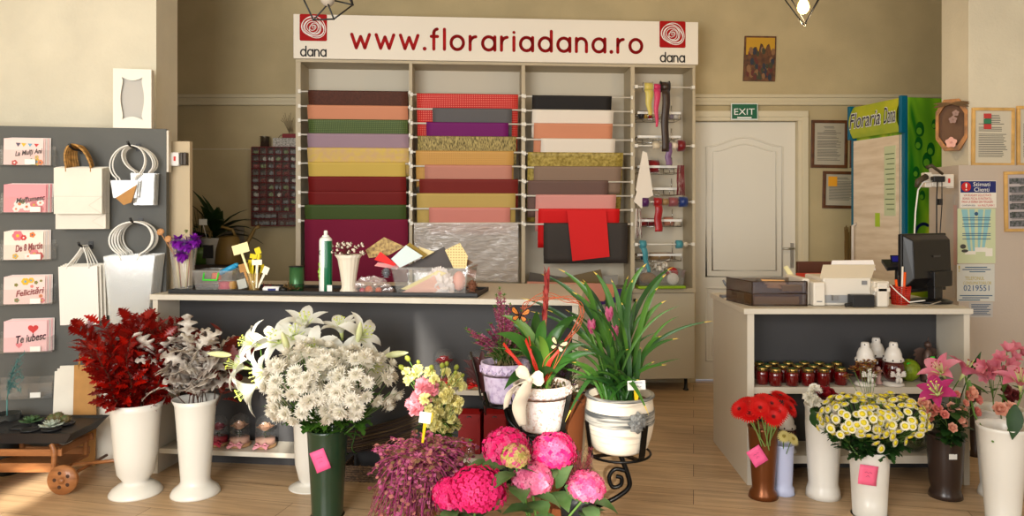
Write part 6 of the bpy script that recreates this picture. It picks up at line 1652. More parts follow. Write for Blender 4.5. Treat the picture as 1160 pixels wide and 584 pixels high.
# small angel vase in front of the rear lantern
th = thing('angel_figurine', 'small pinkish angel figurine between the two front lanterns', 'figurine', (XX(995, 3.87), 3.87, ZD1))
c = V(th.location); m = MB()
m.lathe(c, [(.022, 0), (.024, .004), (.012, .02), (.016, .04), (.010, .062), (.004, .066)], 18).ball(c+V((0, 0, .078)), .013, 10)
for sx in (-1, 1): m.strip(c+V((0, .008, .055)), (sx, 0, .5), (0, -1, 0), .034, [.004, .010, .008, .001])
m.build('body', mat('figurine_pink', (200, 160, 150), .5), th)
# green ball candle
c = V((XX(1029.5, 3.94), 3.94, ZD1)); th = thing('ball_candle', 'round lime green candle with a wick on the desk shelf', 'candle', c)
MB().lathe(c, [(.02, 0)]+[(.058*math.sin(R(a)), .058-.058*math.cos(R(a))+.0) for a in range(24, 176, 12)]+[(.001, .117)], 32).build('wax_ball', mat('candle_green', (120, 142, 24), .4, var=.12, vscale=30, bump=.4, bscale=70), th)
MB().tube([c+V((0, 0, .115)), c+V((.002, 0, .135))], .002, 5).build('wick', mat('wick', (60, 50, 30), .8), th)
MB().box(c.x-.028, c.x-.008, c.y-.038, c.y-.034, c.z+.092, c.z+.102).build('price_label', mat('price_green', (40, 220, 60), .5), th)
# dark praying angel statue and a white one
def statue(px, Y, h, mt, lab):
    c = V((XX(px, Y), Y, ZD1)); th = thing('angel_statue', lab, 'statue', c); m = MB()
    m.lathe(c, [(.034, 0), (.036, .02), (.022, h*.35), (.026, h*.55), (.018, h*.72), (.008, h*.78)], 20, ribs=7, ribd=.06).ball(c+V((0, 0, h*.86)), h*.085, 10)
    m.tube([c+V((-.02, 0, h*.66)), c+V((-.022, -.02, h*.5)), c+V((0, -.03, h*.6))], .008, 7).tube([c+V((.02, 0, h*.66)), c+V((.022, -.02, h*.5)), c+V((0, -.03, h*.6))], .008, 7)
    for sx in (-1, 1):
        for k in range(6): m.strip(c+V((sx*.012, .014, h*.74)), (sx*(.8-.14*k), .1, -.15-.3*k), (0, -1, 0), h*(.22+.06*k), [.006, .013, .012, .003], bend=.2)
    m.tube([c+V((0, 0, h*.93)), c+V((.003, 0, h*1.04))], .0025, 5)
    m.build('figure', mt, th)
    MB().box(c.x-.008, c.x+.014, c.y-.043, c.y-.040, c.z+h*.55, c.z+h*.62).build('price_label', mat('price_green', 0), th)
statue(1051, 3.92, .225, mat('statue_bronze', (84, 64, 56), .4, .3), 'dark bronze praying angel statue at the right of the desk shelf')
statue(1058.5, 3.85, .10, mat('statue_white', (214, 208, 198), .4), 'small white angel statue before the dark bronze one')
lantern(890.5, 3.86, 'white capped red lantern on the lower desk shelf behind the small lavender vase', zb=ZD0, angel=False, s=.98)
# round glass bowl low on the desk shelf
c = V((XX(1035, 3.88), 3.88, ZD0)); th = thing('glass_bowl', 'small dark green glass bowl on the lower desk shelf', 'bowl', c)
MB().lathe(c, [(.03, 0), (.07, .03), (.085, .08), (.07, .12), (.066, .12), (.08, .08), (.064, .034), (.02, .008)], 28).build('bowl_body', clearfilm('green_glass', (60, 80, 40), .55, .06), th)

T = CT.T; ZC0, ZC1 = .131, .481
def dome(px, v, zb, r, h, rose, basec, bow, lab, leaf=True):
    c = CT.w(CT.u(px, v), v, zb); th = thing('rose_dome', lab, 'glass dome', c)
    MB().lathe(c, [(r*1.0, 0), (r*1.08, .004), (r*1.08, .014), (r*.98, .018), (0, .018)], 28).build('base', mat('dome_wood', (176, 136, 96), .6), th)
    MB().lathe(c+V((0, 0, .018)), [(r*.94, 0), (r*.94, .028), (0, .03)], 24).build('filling', basec, th)
    d = MB(); d.lathe(c+V((0, 0, .0181)), [(r*.97, 0)]+[(r*.97, h*.3), (r*.97, h*.68)]+[(r*.97*math.cos(R(a)), h*.68+r*.97*math.sin(R(a))) for a in range(15, 90, 15)]+[(.004, h*.68+r*.97)], 28, caps=False); d.build('glass_cover', glass, th)
    m = MB(); hd = c+V((0, 0, h*.72)); m.tube([c+V((0, 0, .04)), hd], .003, 6)
    if leaf:
        for i in range(5): m.strip(c+V((0, 0, h*(.34+.06*i))), (math.cos(i*2.2), math.sin(i*2.2), .5), UP, .03, [.003, .012, .010, .001], bend=.7)
    m.build('stem', leafd, th)
    f = MB(); rose_mesh(f, hd-V((0, 0, .01)), r*.72); f.build('rose_head', rose, th)
    b = MB()
    for sx in (-1, 1):
        p0 = c+V((sx*.004, -r*1.12, .022))
        b.tube([p0, p0+V((sx*.02, -.004, .014)), p0+V((sx*.034, -.002, .003)), p0+V((sx*.02, -.004, -.006)), p0], [.003, .008, .006, .007, .003], 5)
        b.strip(p0, (sx*.7, -.4, -.2), (0, -1, .3), .04, [.004, .006, .007])
    b.ball(c+V((0, -r*1.12, .022)), .007, 6); b.build('bow', bow, th)
    return th
def rose_mesh(m, c, r, mi=0, up=(0, 0, 1), tilt=None, layers=4):
    """rose / carnation head made of overlapping cupped petals"""
    u = V(up).normalized(); _, s, n = basis(u, (0, 1, 0) if abs(u.y) < .9 else (1, 0, 0))
    m.ball(c, r*.45, 8, mi)
    for L_ in range(layers):
        k = 3+L_;
        for i in range(k):
            a = 2*PI*i/k+L_*.9; d = s*math.cos(a)+n*math.sin(a)
            rr_ = r*(.28+.2*L_); tiltv = .25+.28*L_
            m.strip(c+d*rr_*.45-u*r*.35, (u+d*tiltv).normalized(), (u*.1-d), r*(1.15-.06*L_), [r*.22, r*.5, r*.55, r*.42, r*.1], mi=mi, bend=-.5+.25*L_ if L_ < 2 else .35, fold=.25)
rp_ = mat('rose_peach', (206, 160, 126), .6); bowp = mat('bow_pink', (224, 150, 160), .5)
dome(248, .10, ZC0, .048, .145, mat('rose_dusk', (150, 50, 70), .6), mat('base_red', (150, 16, 40), .6), mat('bow_rose', (200, 60, 90), .5), 'glass dome with a dusky rose on red filling, leftmost on the low shelf')
dome(271.5, .10, ZC0, .054, .16, rp_, mat('base_pink', (206, 160, 140), .6), bowp, 'glass dome with a peach rose and pink bow, middle of the low shelf trio')
dome(300.5, .10, ZC0, .054, .155, rp_, mat('base_pink', 0), bowp, 'glass dome with a peach rose beside the green vase, rightmost of the low shelf trio')
rr2 = mat('rose_crimson', (150, 8, 24), .5); bowr = mat('bow_red', (206, 20, 16), .45)
dome(503, .10, ZC1, .058, .19, rr2, mat('base_crimson', (120, 10, 16), .6), bowr, 'glass dome with a large crimson rose and red bow above the yellow carnations')
MB()
dome(540, .10, ZC1, .056, .185, rr2, mat('base_crimson', 0), bowr, 'glass dome with a crimson rose half hidden behind the heather pot')
# red gift boxes and a small bottle
def redbox(px0, px1, v, lab):
    a, b = CT.u(px0, v), CT.u(px1, v); z0_, z1_ = .141, CT.z(px0, 464, v)
    th = thing('gift_box', lab, 'gift box', CT.w((a+b)/2, v+.04, z0_))
    MB(T).box(a, b, v, v+.09, z0_, z1_-.02).build('carton', mat('box_crimson', (140, 10, 12), .5), th, bevel=.002)
    MB(T).add([(a, v, z1_-.02), (b, v, z1_-.02), (b-.012, v+.03, z1_), (a+.012, v+.03, z1_), (a, v-.002, z1_-.02), (b, v-.002, z1_-.02), (b-.01, v-.003, z1_-.06), (a+.01, v-.003, z1_-.06), (a, v+.09, z1_-.02), (b, v+.09, z1_-.02)], [(0, 1, 2, 3), (4, 5, 6, 7), (3, 2, 9, 8)], 0, False).build('flap', mat('box_crimson', 0), th, solid=.002)
    c = CT.w((a+b)/2, v-.004, z1_-.035); MB().tube([c-CT.d*.012, c+UP*.005, c+CT.d*.012], .003, 6).build('closing_ribbon', mat('ribbon_dark', (50, 6, 10), .5), th)
redbox(519, 544, .07, 'red flap topped gift box, left of the two on the low shelf')
redbox(548, 573, .07, 'red flap topped gift box, right of the two on the low shelf')
c = CT.w(CT.u(532, .03), .035, .141); th = thing('glass_bottle', 'small round glass bottle with green sprig before the left red gift box', 'bottle', c)
MB().lathe(c, [(.022, 0), (.028, .012), (.026, .035), (.010, .055), (.008, .075), (.010, .078)], 20).build('bottle_body', clearfilm('bottle_glass', (150, 130, 120), .3, .04), th)
m = MB()
for i in range(4): m.strip(c+V((0, 0, .075)), (math.cos(i*1.7), math.sin(i*1.7), .9), UP, .022, [.002, .007, .006, .001], bend=.5)
m.build('sprig', translucent('sprig_green', (90, 200, 100), .5, .2), th)
# twig bundle on a woven crate
cr_ = thing('wicker_crate', 'low grey wicker crate on the floor under the twig bundle', 'crate', CT.w(CT.u(450), .1, 0))
m = MB(T); a, b = CT.u(388), CT.u(540); wk = mat('wicker', (112, 88, 66), .8, c2=(78, 60, 46), vscale=60)
for k in range(7):
    z = .008+.0115*k
    n_ = 60; m.tube([(a+(b-a)*i/n_, .0+.004*(1 if (i+k) % 2 else -1), z) for i in range(n_+1)], .0065, 5)
    m.tube([(a, .0+.16*i/8, z) for i in range(9)], .006, 5).tube([(b, .0+.16*i/8, z) for i in range(9)], .006, 5)
for i in range(16): m.cyl((a+(b-a)*i/15, .0, .0), (a+(b-a)*i/15, .0, .086), .005, 5)
m.box(a, b, .0, .165, .002, .006); m.build('wickerwork', wk, cr_)
tb_ = thing('twig_bundle', 'bundle of dark thin branches tied with green string lying on the wicker crate', 'twig bundle', CT.w(CT.u(440), .06, .09))
m = MB(T); a0_, a1_ = CT.u(352, .06), CT.u(503, .06)
for i in range(120):
    r_, an = .055*math.sqrt(q.random()), q.uniform(0, 6.28)
    z0_, z1_ = .155, .35
    y_, z_ = .08+r_*math.cos(an)*.9, r_*math.sin(an)
    s_ = q.uniform(0, .10); e_ = q.uniform(.78, 1)
    pts = []
    for t in (s_, .35, .65, e_):
        uu = a0_+(a1_-a0_)*t; fan = .8+.7*t
        pts.append((uu, .08+(y_-.08)*fan+q.uniform(-.004, .004), z0_+(z1_-z0_)*(.15*t+.85*t*t)+z_*fan*1.0+q.uniform(-.004, .004)))
    m.tube(pts, [.0042, .004, .0035, .0018], 4, mi=i % 3)
m.build('twigs', [mat('twig_a', (66, 50, 34), .8), mat('twig_b', (84, 66, 44), .8), mat('twig_c', (52, 38, 36), .8)], tb_)
gs = mat('string_green', (70, 120, 50), .6)
for t in (.22, .27, .34):
    uu = a0_+(a1_-a0_)*t; zc_ = .155+.195*(.15*t+.85*t*t); fan = .8+.7*t
    MB(T).tube([(uu+.006*math.sin(i), .08+.056*fan*math.cos(2*PI*i/20), zc_+.060*fan*math.sin(2*PI*i/20)) for i in range(20)], .0022, 5, closed=True).build('string_tie', gs, tb_)
q = random.Random(21)
def proto(mb, mats, **k):
    o = mb.build('p', mats, None, **k); COL.objects.unlink(o); return o
gleaf = translucent('leaf_green', (52, 92, 30), .4, .3, c2=(82, 128, 44), vscale=6)
gdark = translucent('leaf_deep', (30, 62, 26), .45, .22, c2=(52, 88, 34), vscale=6)
stemg = mat('stem_green', (92, 128, 56), .5)
vwhite = mat('vase_white', (226, 222, 212), .35, coat=.2)
def vase(name, label, px, Y, prof, m, n=40, group=None, ribs=0, ribd=0, note=None, zb=0):
    """prof: (half width px, pixel row) from rim down to the foot"""
    rf = prof[-1][0]*Y/F; Yc = Y+rf                    # Y = nearest point of the foot
    c = V((XX(px, Yc), Yc, zb)); th = thing(name, label, 'vase', c, group)
    P_ = [(hw*Yc/F, ZZ(py, Yc-hw*Yc/F)-zb) for hw, py in prof]
    P_[-1] = (P_[-1][0], 0)
    rim, body = P_[0], P_[1:]
    pr = [(r, z) for r, z in P_[::-1]]
    pr += [(rim[0]-.006, rim[1]+.0), (P_[1][0]-.008, P_[1][1]-.002)]
    k = P_[min(len(P_)-1, 3)]
    pr += [(k[0]-.008, k[1]), (.001, k[1])]
    pr = [(.001, 0)]+pr
    MB().lathe(c, pr, n, ribs=ribs, ribd=ribd, caps=False).build('vase_body', m, th)
    return th, c, rim[1], rim[0]
def note(th, px, py, w, h, Y, ang, m=None, bend=0):
    s = Y/F; c = P(px, py, Y)
    T = Matrix.Translation(c) @ Matrix.Rotation(R(ang), 4, 'Y')
    MB(T).grid(lambda a, b: ((a-.5)*w*s, -.002+.012*abs(a-.5)**2*0-(b < .01)*.004, (b-.5)*h*s), 4, 4).build('price_note', m or mat('note_pink', (244, 96, 150), .55), th, solid=.0008)
    k = MB(T); k.tube([((-.2+.1*i)*w*s, -.0035, (.1+.06*(i % 2))*h*s) for i in range(5)], .0007, 4); k.tube([((-.1+.1*i)*w*s, -.0035, (-.1+.08*(i % 2))*h*s) for i in range(3)], .0007, 4); k.build('pen_marks', mat('mark_purple', (150, 50, 100), .6), th)

# --- 1: white vase of dark red oak branches
Y1v = 3.56
v1, c1, z1, r1 = vase('tall_vase', 'tall white vase holding the big dark red oak branches', 154, Y1v, [(30, 462), (26.5, 470), (25, 485), (22.5, 520), (19.5, 541), (14, 547), (13.5, 549), (18, 553), (25, 561), (28, 567), (28, 568)], vwhite)
v2, c2_, z2, r2 = vase('tall_vase', 'tall white vase holding the silver oak branches', 221.5, Y1v, [(25, 457), (22, 463), (20.5, 480), (18, 515), (16, 542), (15.5, 549), (18, 554), (24, 561), (26.5, 567), (26.5, 568)], vwhite)
oak_r = translucent('oak_red', (150, 24, 14), .28, .3, c2=(92, 12, 12), vscale=9)
oak_l = translucent('oak_bright', (190, 24, 10), .3, .4)
oak_s = mat('oak_silver', (212, 206, 196), .45, c2=(126, 110, 98), vscale=22)
oak_b = translucent('oak_rust', (128, 34, 20), .35, .3, c2=(86, 20, 14), vscale=7)
OAK = [.0, .10, .28, .12, .50, .16, .62, .22, .50, .14, .30, .10, .12, 0]
OAKN = [.0, .07, .14, .08, .40, .10, .46, .12, .34, .08, .16, .04, 0]
OAKN2 = [.0, .12, .26, .28, .12, .16, .50, .48, .18, .20, .52, .46, .16, .16, .32, .2, 0]
BROAD = [.02, .16, .28, .34, .36, .34, .28, .18, .04]
def branch(L, nl, prof, ll, mi2=None, lean=.25, seed=0, droop=.7, spread=1.0, start=.35):
    """a leafy twig growing along +Z from the origin; returns (stem MB, leaves MB)"""
    q = random.Random(seed); s = MB(); l = MB()
    pts = [V((lean*L*(i/8)**2*.6+.008*math.sin(i*1.3+seed), .01*math.sin(i*1.7+seed), L*i/8)) for i in range(9)]
    s.tube(pts, [.0035-.0003*i for i in range(9)], 5)
    for i in range(nl):
        t = start+(1-start)*(i+.5)/nl; f = t*8; k = min(7, int(f)); p = pts[k].lerp(pts[k+1], f-k)
        a = i*2.4+q.uniform(-.4, .4); up = .6+.9*(t-.3)+q.uniform(-.2, .3)
        d = V((math.cos(a), math.sin(a), up)).normalized()
        L2 = ll*q.uniform(.7, 1.15)*(1-.25*t)
        p2 = p+d*L2*.15*spread; s.tube([p, p2], [.0015, .001], 3, caps=False)
        nrm = V((q.uniform(-.6, .6), q.uniform(-.6, .6), 1))
        l.strip(p2, d, nrm, L2, [w*L2*.62 for w in prof], bend=droop*q.uniform(-.3, 1.3), fold=q.uniform(.1, .45), mi=1 if (mi2 and q.random() < mi2) else 0)
    return s, l
def fill(vase_c, zrim, rrim, protos, n, label, cat, name, grp, H0, spread, seed, zrange=(.85, 1.1), leafname='leaves', bias=(0, 0), labels=None, inner=.12):
    q = random.Random(seed)
    for i in range(n):
        a = 2.399*i+q.uniform(-.2, .2); rr = math.sqrt((i+.5)/n)
        tilt = spread*rr
        base = V((vase_c.x+.25*rrim*rr*math.cos(a), vase_c.y+.25*rrim*rr*math.sin(a), vase_c.z+zrim-inner))
        d = V((math.sin(tilt)*math.cos(a)+bias[0], math.sin(tilt)*math.sin(a)+bias[1], math.cos(tilt))).normalized()
        st, lv = protos[i % len(protos)]
        th = thing(name, labels[i] if labels else label, cat, base, None if labels else grp)
        th.rotation_mode = 'QUATERNION'; th.rotation_quaternion = V((0, 0, 1)).rotation_difference(d) @ Quaternion((0, 0, 1), q.uniform(0, 6.28))
        sc = q.uniform(*zrange)*(1-.12*rr); th.scale = (sc, sc, sc)
        for nm, ob in (('stem', st), (leafname, lv)):
            o = ob.copy(); o.name = nm; COL.objects.link(o); o.parent = th
brown_s = mat('stem_brown', (74, 44, 28), .7)
PR = []
for k in range(4):
    s, l = branch(.54, 40, OAK, .105, .22, seed=k, start=.20, droop=.8, lean=.12)
    PR.append((proto(s, brown_s), proto(l, [oak_r, oak_l])))
fill(c1, z1, r1, PR, 30, 'dark red oak branch with lobed leaves in the left white vase', 'branch', 'oak_branch', 'dark red oak branches in the left white vase', .5, .46, 4, (.86, 1.12), inner=.12)
PS = []
for k in range(3):
    s, l = branch(.40, 15, OAKN2, .19, seed=20+k, start=.34, droop=.9, lean=.2)
    PS.append((proto(s, brown_s), proto(l, oak_s, solid=.0012)))
fill(c2_, z2, r2, PS, 7, 'silver painted oak branch with lobed leaves in the second white vase', 'branch', 'silver_branch', 'silver oak branches in the second white vase', .4, .30, 9, (.95, 1.12), bias=(-.05, -.12))
PB = []
for k in range(3):
    s, l = branch(.44, 12, OAK if k else BROAD, .13, seed=40+k, start=.3, droop=.4, lean=.2)
    PB.append((proto(s, brown_s), proto(l, oak_b)))
fill(c2_+V((.03, .05, 0)), z2, r2, PB, 6, 'rust red leafy branch behind the silver ones in the second white vase', 'branch', 'rust_branch', 'rust red branches in the second white vase', .4, .42, 11, (.85, 1.02), bias=(.14, .05))

# --- 2: lilies in a white footed vase, white mums in a dark green one
v3, c3, z3, r3 = vase('footed_vase', 'white footed vase half hidden behind the dark green vase', 354, 3.66, [(23, 470), (21, 478), (20, 500), (19, 530), (15, 546), (12, 549), (18, 553), (24, 558), (26, 565)], vwhite)
Y4 = 3.34
gv_ = mat('vase_green', (34, 58, 38), .3, coat=.4)
v4, c4, z4, r4 = vase('tall_vase', 'dark green vase with a bright pink note holding white chrysanthemums', 371, Y4, [(23.5, 491), (22.5, 494), (21.5, 510), (19, 550), (17, 590), (19, 597), (19, 599)], gv_)
note(v4, 363, 521, 17, 24, 3.328, -22)
lilyw = translucent('lily_white', (244, 244, 236), .45, .35); lily_t = translucent('lily_throat', (214, 226, 150), .45, .3)
budm = translucent('lily_bud', (214, 222, 150), .45, .2, c2=(236, 236, 200), vscale=10); anth = mat('lily_anther', (206, 216, 90), .6)
lilyp = translucent('lily_pink', (222, 110, 142), .45, .35, c2=(236, 160, 180), vscale=9); lilym = translucent('lily_magenta', (190, 50, 120), .45, .35)
def lily_mb(openness=1.0, L=.125, w=.025):
    m = MB()
    for i in range(6):
        a = PI/3*i; big = i % 2
        d = V((math.cos(a)*.62*openness, math.sin(a)*.62*openness, 1)).normalized(); up = V((-math.cos(a), -math.sin(a), .6))
        ww = w*(1.15 if big else .85)
        m.strip((.006*math.cos(a), .006*math.sin(a), 0), d, up, L, [.004, ww*.45, ww*.8, ww, ww*.95, ww*.75, ww*.42, .001], bend=1.75*openness, fold=.35, mi=0)
        m.strip((.006*math.cos(a), .006*math.sin(a), .001), d, up, L*.45, [.002, .004, .004, .001], bend=.4, mi=1)
    m.tube([(0, 0, -.03), (0, 0, -.005), (0, 0, .012)], [.004, .008, .011], 8, mi=1)
    for i in range(6):
        a = PI/3*i+.3; e = V((.022*math.cos(a), .022*math.sin(a), .075)); m.tube([(0, 0, .01), e], .0012, 4, mi=1); m.ball(e, .0035, 5, mi=2, sq=(1.6, 1, 1))
    m.tube([(0, 0, .01), (0, 0, .09)], .002, 4, mi=1)
    return m
LW = proto(lily_mb(1.0), [lilyw, lily_t, anth]); LW2 = proto(lily_mb(.72), [lilyw, lily_t, anth])
LPk = proto(lily_mb(.8, .12, .028), [lilyp, lily_t, mat('anther_pink', (150, 60, 50), .6)]); LM = proto(lily_mb(.85, .10, .026), [lilym, lily_t, anth])
def bud_mb(L=.10, r=.013):
    m = MB(); m.lathe((0, 0, 0), [(.003, 0), (r*.7, L*.12), (r, L*.35), (r*.95, L*.6), (r*.6, L*.85), (.001, L)], 12, ribs=3, ribd=.12, caps=False); return m
BUD = proto(bud_mb(), budm)
def lily_stem(base, heads, label, pr=LW, name='lily', grp=None, leaves=4, leafm=None):
    """heads: list of (point, direction, kind)"""
    th = thing(name, label, 'flower', base, grp); s = MB(); l = MB()
    top = sum((h[0] for h in heads), V((0, 0, 0)))/len(heads); fork = base.lerp(top, .72)
    s.tube(bez(base, base.lerp(fork, .5)+V((0, 0, .02)), fork, 6), .0042, 6)
    for p, d, k in heads:
        d = V(d).normalized(); s.tube(bez(fork, fork.lerp(p, .6)+V((0, 0, .015)), p-d*.02, 6), .0028, 5)
        put({'w': LW, 'v': LW2, 'b': BUD, 'p': LPk, 'm': LM}[k], th, p, d, q.uniform(0, 1), q.uniform(1.0, 1.18) if k in 'wvb' else q.uniform(.9, 1.05), 'bud' if k == 'b' else 'bloom')
    for i in range(leaves):
        t = .45+.5*i/leaves; p = base.lerp(fork, t); a = q.uniform(0, 6.28)
        l.strip(p, (math.cos(a), math.sin(a)*.6, .5), UP, .11, [.002, .011, .013, .010, .001], bend=.8, fold=.3)
    s.build('stem', stemg, th)
    if leaves: l.build('leaves', leafm or gdark, th)
    return th
def L3(px, py, Y): return P(px, py, Y)
b3 = c3+V((0, 0, z3-.1))
lily_stem(b3+V((.0, 0, 0)), [(L3(318, 388, 3.52), (-.25, -.7, .6), 'w'), (L3(345, 372, 3.56), (.1, -.35, .9), 'v')], 'white lily with two open blooms at the top left of the lily vase')
lily_stem(b3+V((-.01, .02, 0)), [(L3(291, 390, 3.48), (-.75, -.55, .35), 'w'), (L3(262, 402, 3.44), (-1, -.2, .12), 'b')], 'white lily with an open bloom and a long bud reaching far left')
lily_stem(b3+V((.01, -.01, 0)), [(L3(303, 420, 3.40), (-.7, -.7, -.2), 'w'), (L3(327, 398, 3.34), (-.1, -.5, .9), 'b')], 'white lily drooping at the lower left beside a standing bud')
lily_stem(b3+V((.015, .01, 0)), [(L3(356, 396, 3.42), (.0, -.8, .55), 'w'), (L3(387, 378, 3.55), (-.1, -.2, 1), 'v')], 'white lily with one upright bloom rising above the chrysanthemums')
lily_stem(b3+V((.02, -.01, 0)), [(L3(405, 382, 3.50), (.75, -.45, .5), 'w'), (L3(405, 388, 3.44), (.2, -.25, 1), 'b')], 'white lily with a bloom facing right and an upright bud before it')
lily_stem(b3+V((.03, .01, 0)), [(L3(416, 412, 3.44), (.8, -.5, -.1), 'v'), (L3(436, 403, 3.42), (1, -.2, .18), 'b')], 'white lily at the far right with a long bud pointing right')
lily_stem(b3+V((.02, .02, 0)), [(L3(390, 408, 3.46), (.1, -.75, .65), 'v')], 'white lily nestled between the right lilies and the chrysanthemums')
lily_stem(b3+V((-.03, .01, 0)), [(L3(277, 416, 3.50), (-.8, -.4, .3), 'w'), (L3(334, 384, 3.50), (.2, -.6, .8), 'w')], 'white lily with one bloom low at the far left and one near the top centre')
lily_stem(b3+V((-.02, .0, 0)), [(L3(290, 436, 3.44), (-.8, -.45, -.45), 'v')], 'white lily hanging lowest on the left of the lily vase')
# chrysanthemums
mumw = translucent('mum_white', (246, 242, 230), .5, .35); mumc = mat('mum_centre', (232, 228, 180), .6)
def mum_mb(r, n0=20, rings=4, w=.12, cm=1, flat=.35):
    m = MB()
    for k in range(rings):
        n = n0-2*k
        for i in range(n):
            a = 2*PI*i/n+k*.3; el = flat*.0+k*.36+.02*((i*7) % 5)
            d = V((math.cos(a)*math.cos(el), math.sin(a)*math.cos(el), math.sin(el)))
            m.strip((0, 0, .002*k), d, (0, 0, 1), r*(1-.14*k)*(.86+.14*((i*5) % 3)), [r*w*.5, r*w, r*w, r*w*.4], bend=-.25, fold=.3)
    m.ball((0, 0, r*.16), r*.13, 8, mi=cm, sq=(1, 1, .6))
    return m
MW = proto(mum_mb(.037, 22, 6, .10), [mumw, mumc])
def spray(base, heads, pr, label, grp, name='chrysanthemum_spray', sm=stemg, leafm=gleaf, nleaf=10, cat='flower', scl=(.9, 1.1), leafL=.06, bloom='bloom', leafprof=None, lowleaf=(.2, .8)):
    th = thing(name, label, cat, base, grp); s = MB(); l = MB()
    top = sum((h[0] for h in heads), V((0, 0, 0)))/len(heads); fork = base.lerp(top, .5)
    s.tube([base, base.lerp(fork, .5)+V((.002, 0, .003)), fork], .003, 5)
    for p, d in heads:
        s.tube(bez(fork, fork.lerp(p, .55)+V((0, 0, .012)), p-V(d)*.004, 5), .0016, 4)
        o = pr[q.randrange(len(pr))] if isinstance(pr, list) else pr
        put(o, th, p, d, q.uniform(0, 6), q.uniform(*scl), bloom)
    for i in range(nleaf):
        t = q.uniform(*lowleaf); p = base.lerp(top, t)+V((q.uniform(-.02, .02), q.uniform(-.02, .02), 0)); a = q.uniform(0, 6.28)
        LL = leafL*q.uniform(.7, 1.2)
        l.strip(p, (math.cos(a), math.sin(a), q.uniform(-.1, .6)), UP, LL, [x*LL for x in (leafprof or [.03, .2, .12, .34, .16, .32, .12, .16, .01])], bend=q.uniform(.2, 1.2), fold=.2)
    s.build('stem', sm, th)
    if nleaf: l.build('leaves', leafm, th)
    return th
def cluster(cpx, cpy, Y, wpx, hpx, dpt, n, seed, front=.75):
    """points + outward directions on the camera-facing dome of an ellipsoid, seen centre cpx,cpy"""
    q = random.Random(seed); out = []; c = P(cpx, cpy, Y); s = Y/F; tries = 0
    A, B, C = wpx*s, dpt, hpx*s
    while len(out) < n and tries < 9000:
        tries += 1
        a, z = q.uniform(0, 2*PI), q.uniform(-.62, 1); r = math.sqrt(1-z*z); d = V((r*math.cos(a), r*math.sin(a), z))
        if d.y > 1-front and d.z < .5: continue
        p = c+V((d.x*A, d.y*B, d.z*C))*q.uniform(.84, 1.08)+V((q.gauss(0, .006), q.gauss(0, .006), q.gauss(0, .006)))
        d = (d+V((q.gauss(0, .22), q.gauss(0, .22), q.gauss(0, .22)))).normalized()
        nn = V((d.x/A, d.y/B, d.z/C)).normalized()
        if all((p-o[0]).length > MIND for o in out): out.append((p, nn))
    return out
MIND = .037
pts = cluster(358, 437, 3.28, 56, 45, .19, 78, 5)+cluster(404, 436, 3.28, 44, 38, .19, 58, 15)
b4 = c4+V((0, 0, z4-.1))
groups_ = {}
for p, d in pts:
    k = (int((p.x-b4.x+.5)/.13), 0 if p.z > b4.z+.36 else 1)
    groups_.setdefault(k, []).append((p, d))
names_ = []
for j, (k, hs) in enumerate(sorted(groups_.items())):
    spray(b4+V((q.uniform(-.05, .05), q.uniform(-.05, .05), 0)), hs, MW, 'spray of white chrysanthemums in the dark green vase', 'white chrysanthemum sprays in the dark green vase', nleaf=14, lowleaf=(.28, .72), leafL=.075)
# --- 3: gerberas
Y5 = 3.56
cop = mat('vase_copper', (116, 66, 32), .3, metal=.55)
v5, c5, z5, r5 = vase('tall_vase', 'copper brown vase with a pink note holding red gerberas', 864.5, Y5, [(17.5, 487), (16.5, 490), (15.5, 510), (13, 545), (12, 556), (15, 562), (16.5, 568)], cop)
note(v5, 857.5, 516, 17, 20, 3.556, -32)
redg = translucent('gerbera_red', (206, 10, 12), .45, .25); redc = mat('gerbera_centre', (70, 8, 8), .7)
def gerb(r, rings=3, n=26):
    m = MB()
    for k in range(rings):
        for i in range(n):
            a = 2*PI*i/n+k*.12; el = .10+k*.16; d = V((math.cos(a)*math.cos(el), math.sin(a)*math.cos(el), math.sin(el)))
            m.strip((0, 0, .001*k), d, (0, 0, 1), r*(1-.2*k), [r*.03, r*.09, r*.10, r*.08, r*.02], bend=.25, fold=.2)
    for i in range(30):
        a = i*2.4; rr = r*.25*math.sqrt(i/30); m.ball((rr*math.cos(a), rr*math.sin(a), .005), r*.045, 5, mi=1)
    m.tube([(0, 0, -.012), (0, 0, 0)], [.004, .010], 8, mi=2)
    return m
GB = proto(gerb(.054), [redg, redc, stemg])
ger = [(838, 463, 3.42, (-.75, -.6, .3), 'leftmost, hanging over the vase edge'), (849, 468, 3.40, (-.3, -.7, .6), 'second from the left, low'), (856, 456, 3.44, (-.25, -.6, .8), 'third from the left'), (866, 452, 3.46, (0, -.55, .9), 'at the centre top of the bunch'),
       (874, 457, 3.40, (.1, -.8, .6), 'just below the centre top'), (884, 448, 3.48, (.3, -.35, .95), 'highest on the right'), (882, 466, 3.38, (.12, -.95, .3), 'large one facing forward on the right'), (895, 462, 3.42, (.7, -.6, .3), 'rightmost, facing right'), (893, 452, 3.50, (.6, -.2, .8), 'upper right behind the others'), (843, 456, 3.5, (-.6, -.2, .8), 'upper left at the back'), (876, 472, 3.36, (.0, -.9, .4), 'lowest in the middle'), (861, 462, 3.36, (-.1, -.8, .5), 'low in front of the centre')]
for px, py, Y, d, w_ in ger:
    p = P(px, py, Y); base = c5+V((q.uniform(-.03, .03), q.uniform(-.03, .03), z5-.15)); d = (V(d)+V((0, 0, .35))).normalized()
    th = thing('gerbera', 'red gerbera in the copper vase, '+w_, 'flower', base)
    MB().tube(bez(base, base.lerp(p, .6)+V((0, 0, .03))-d*.02, p-d*.012, 10), .0032, 6).build('stem', mat('gerbera_stem', (130, 160, 84), .5), th)
    put(GB, th, p, d, q.uniform(0, 6), q.uniform(.88, 1.02), 'bloom')
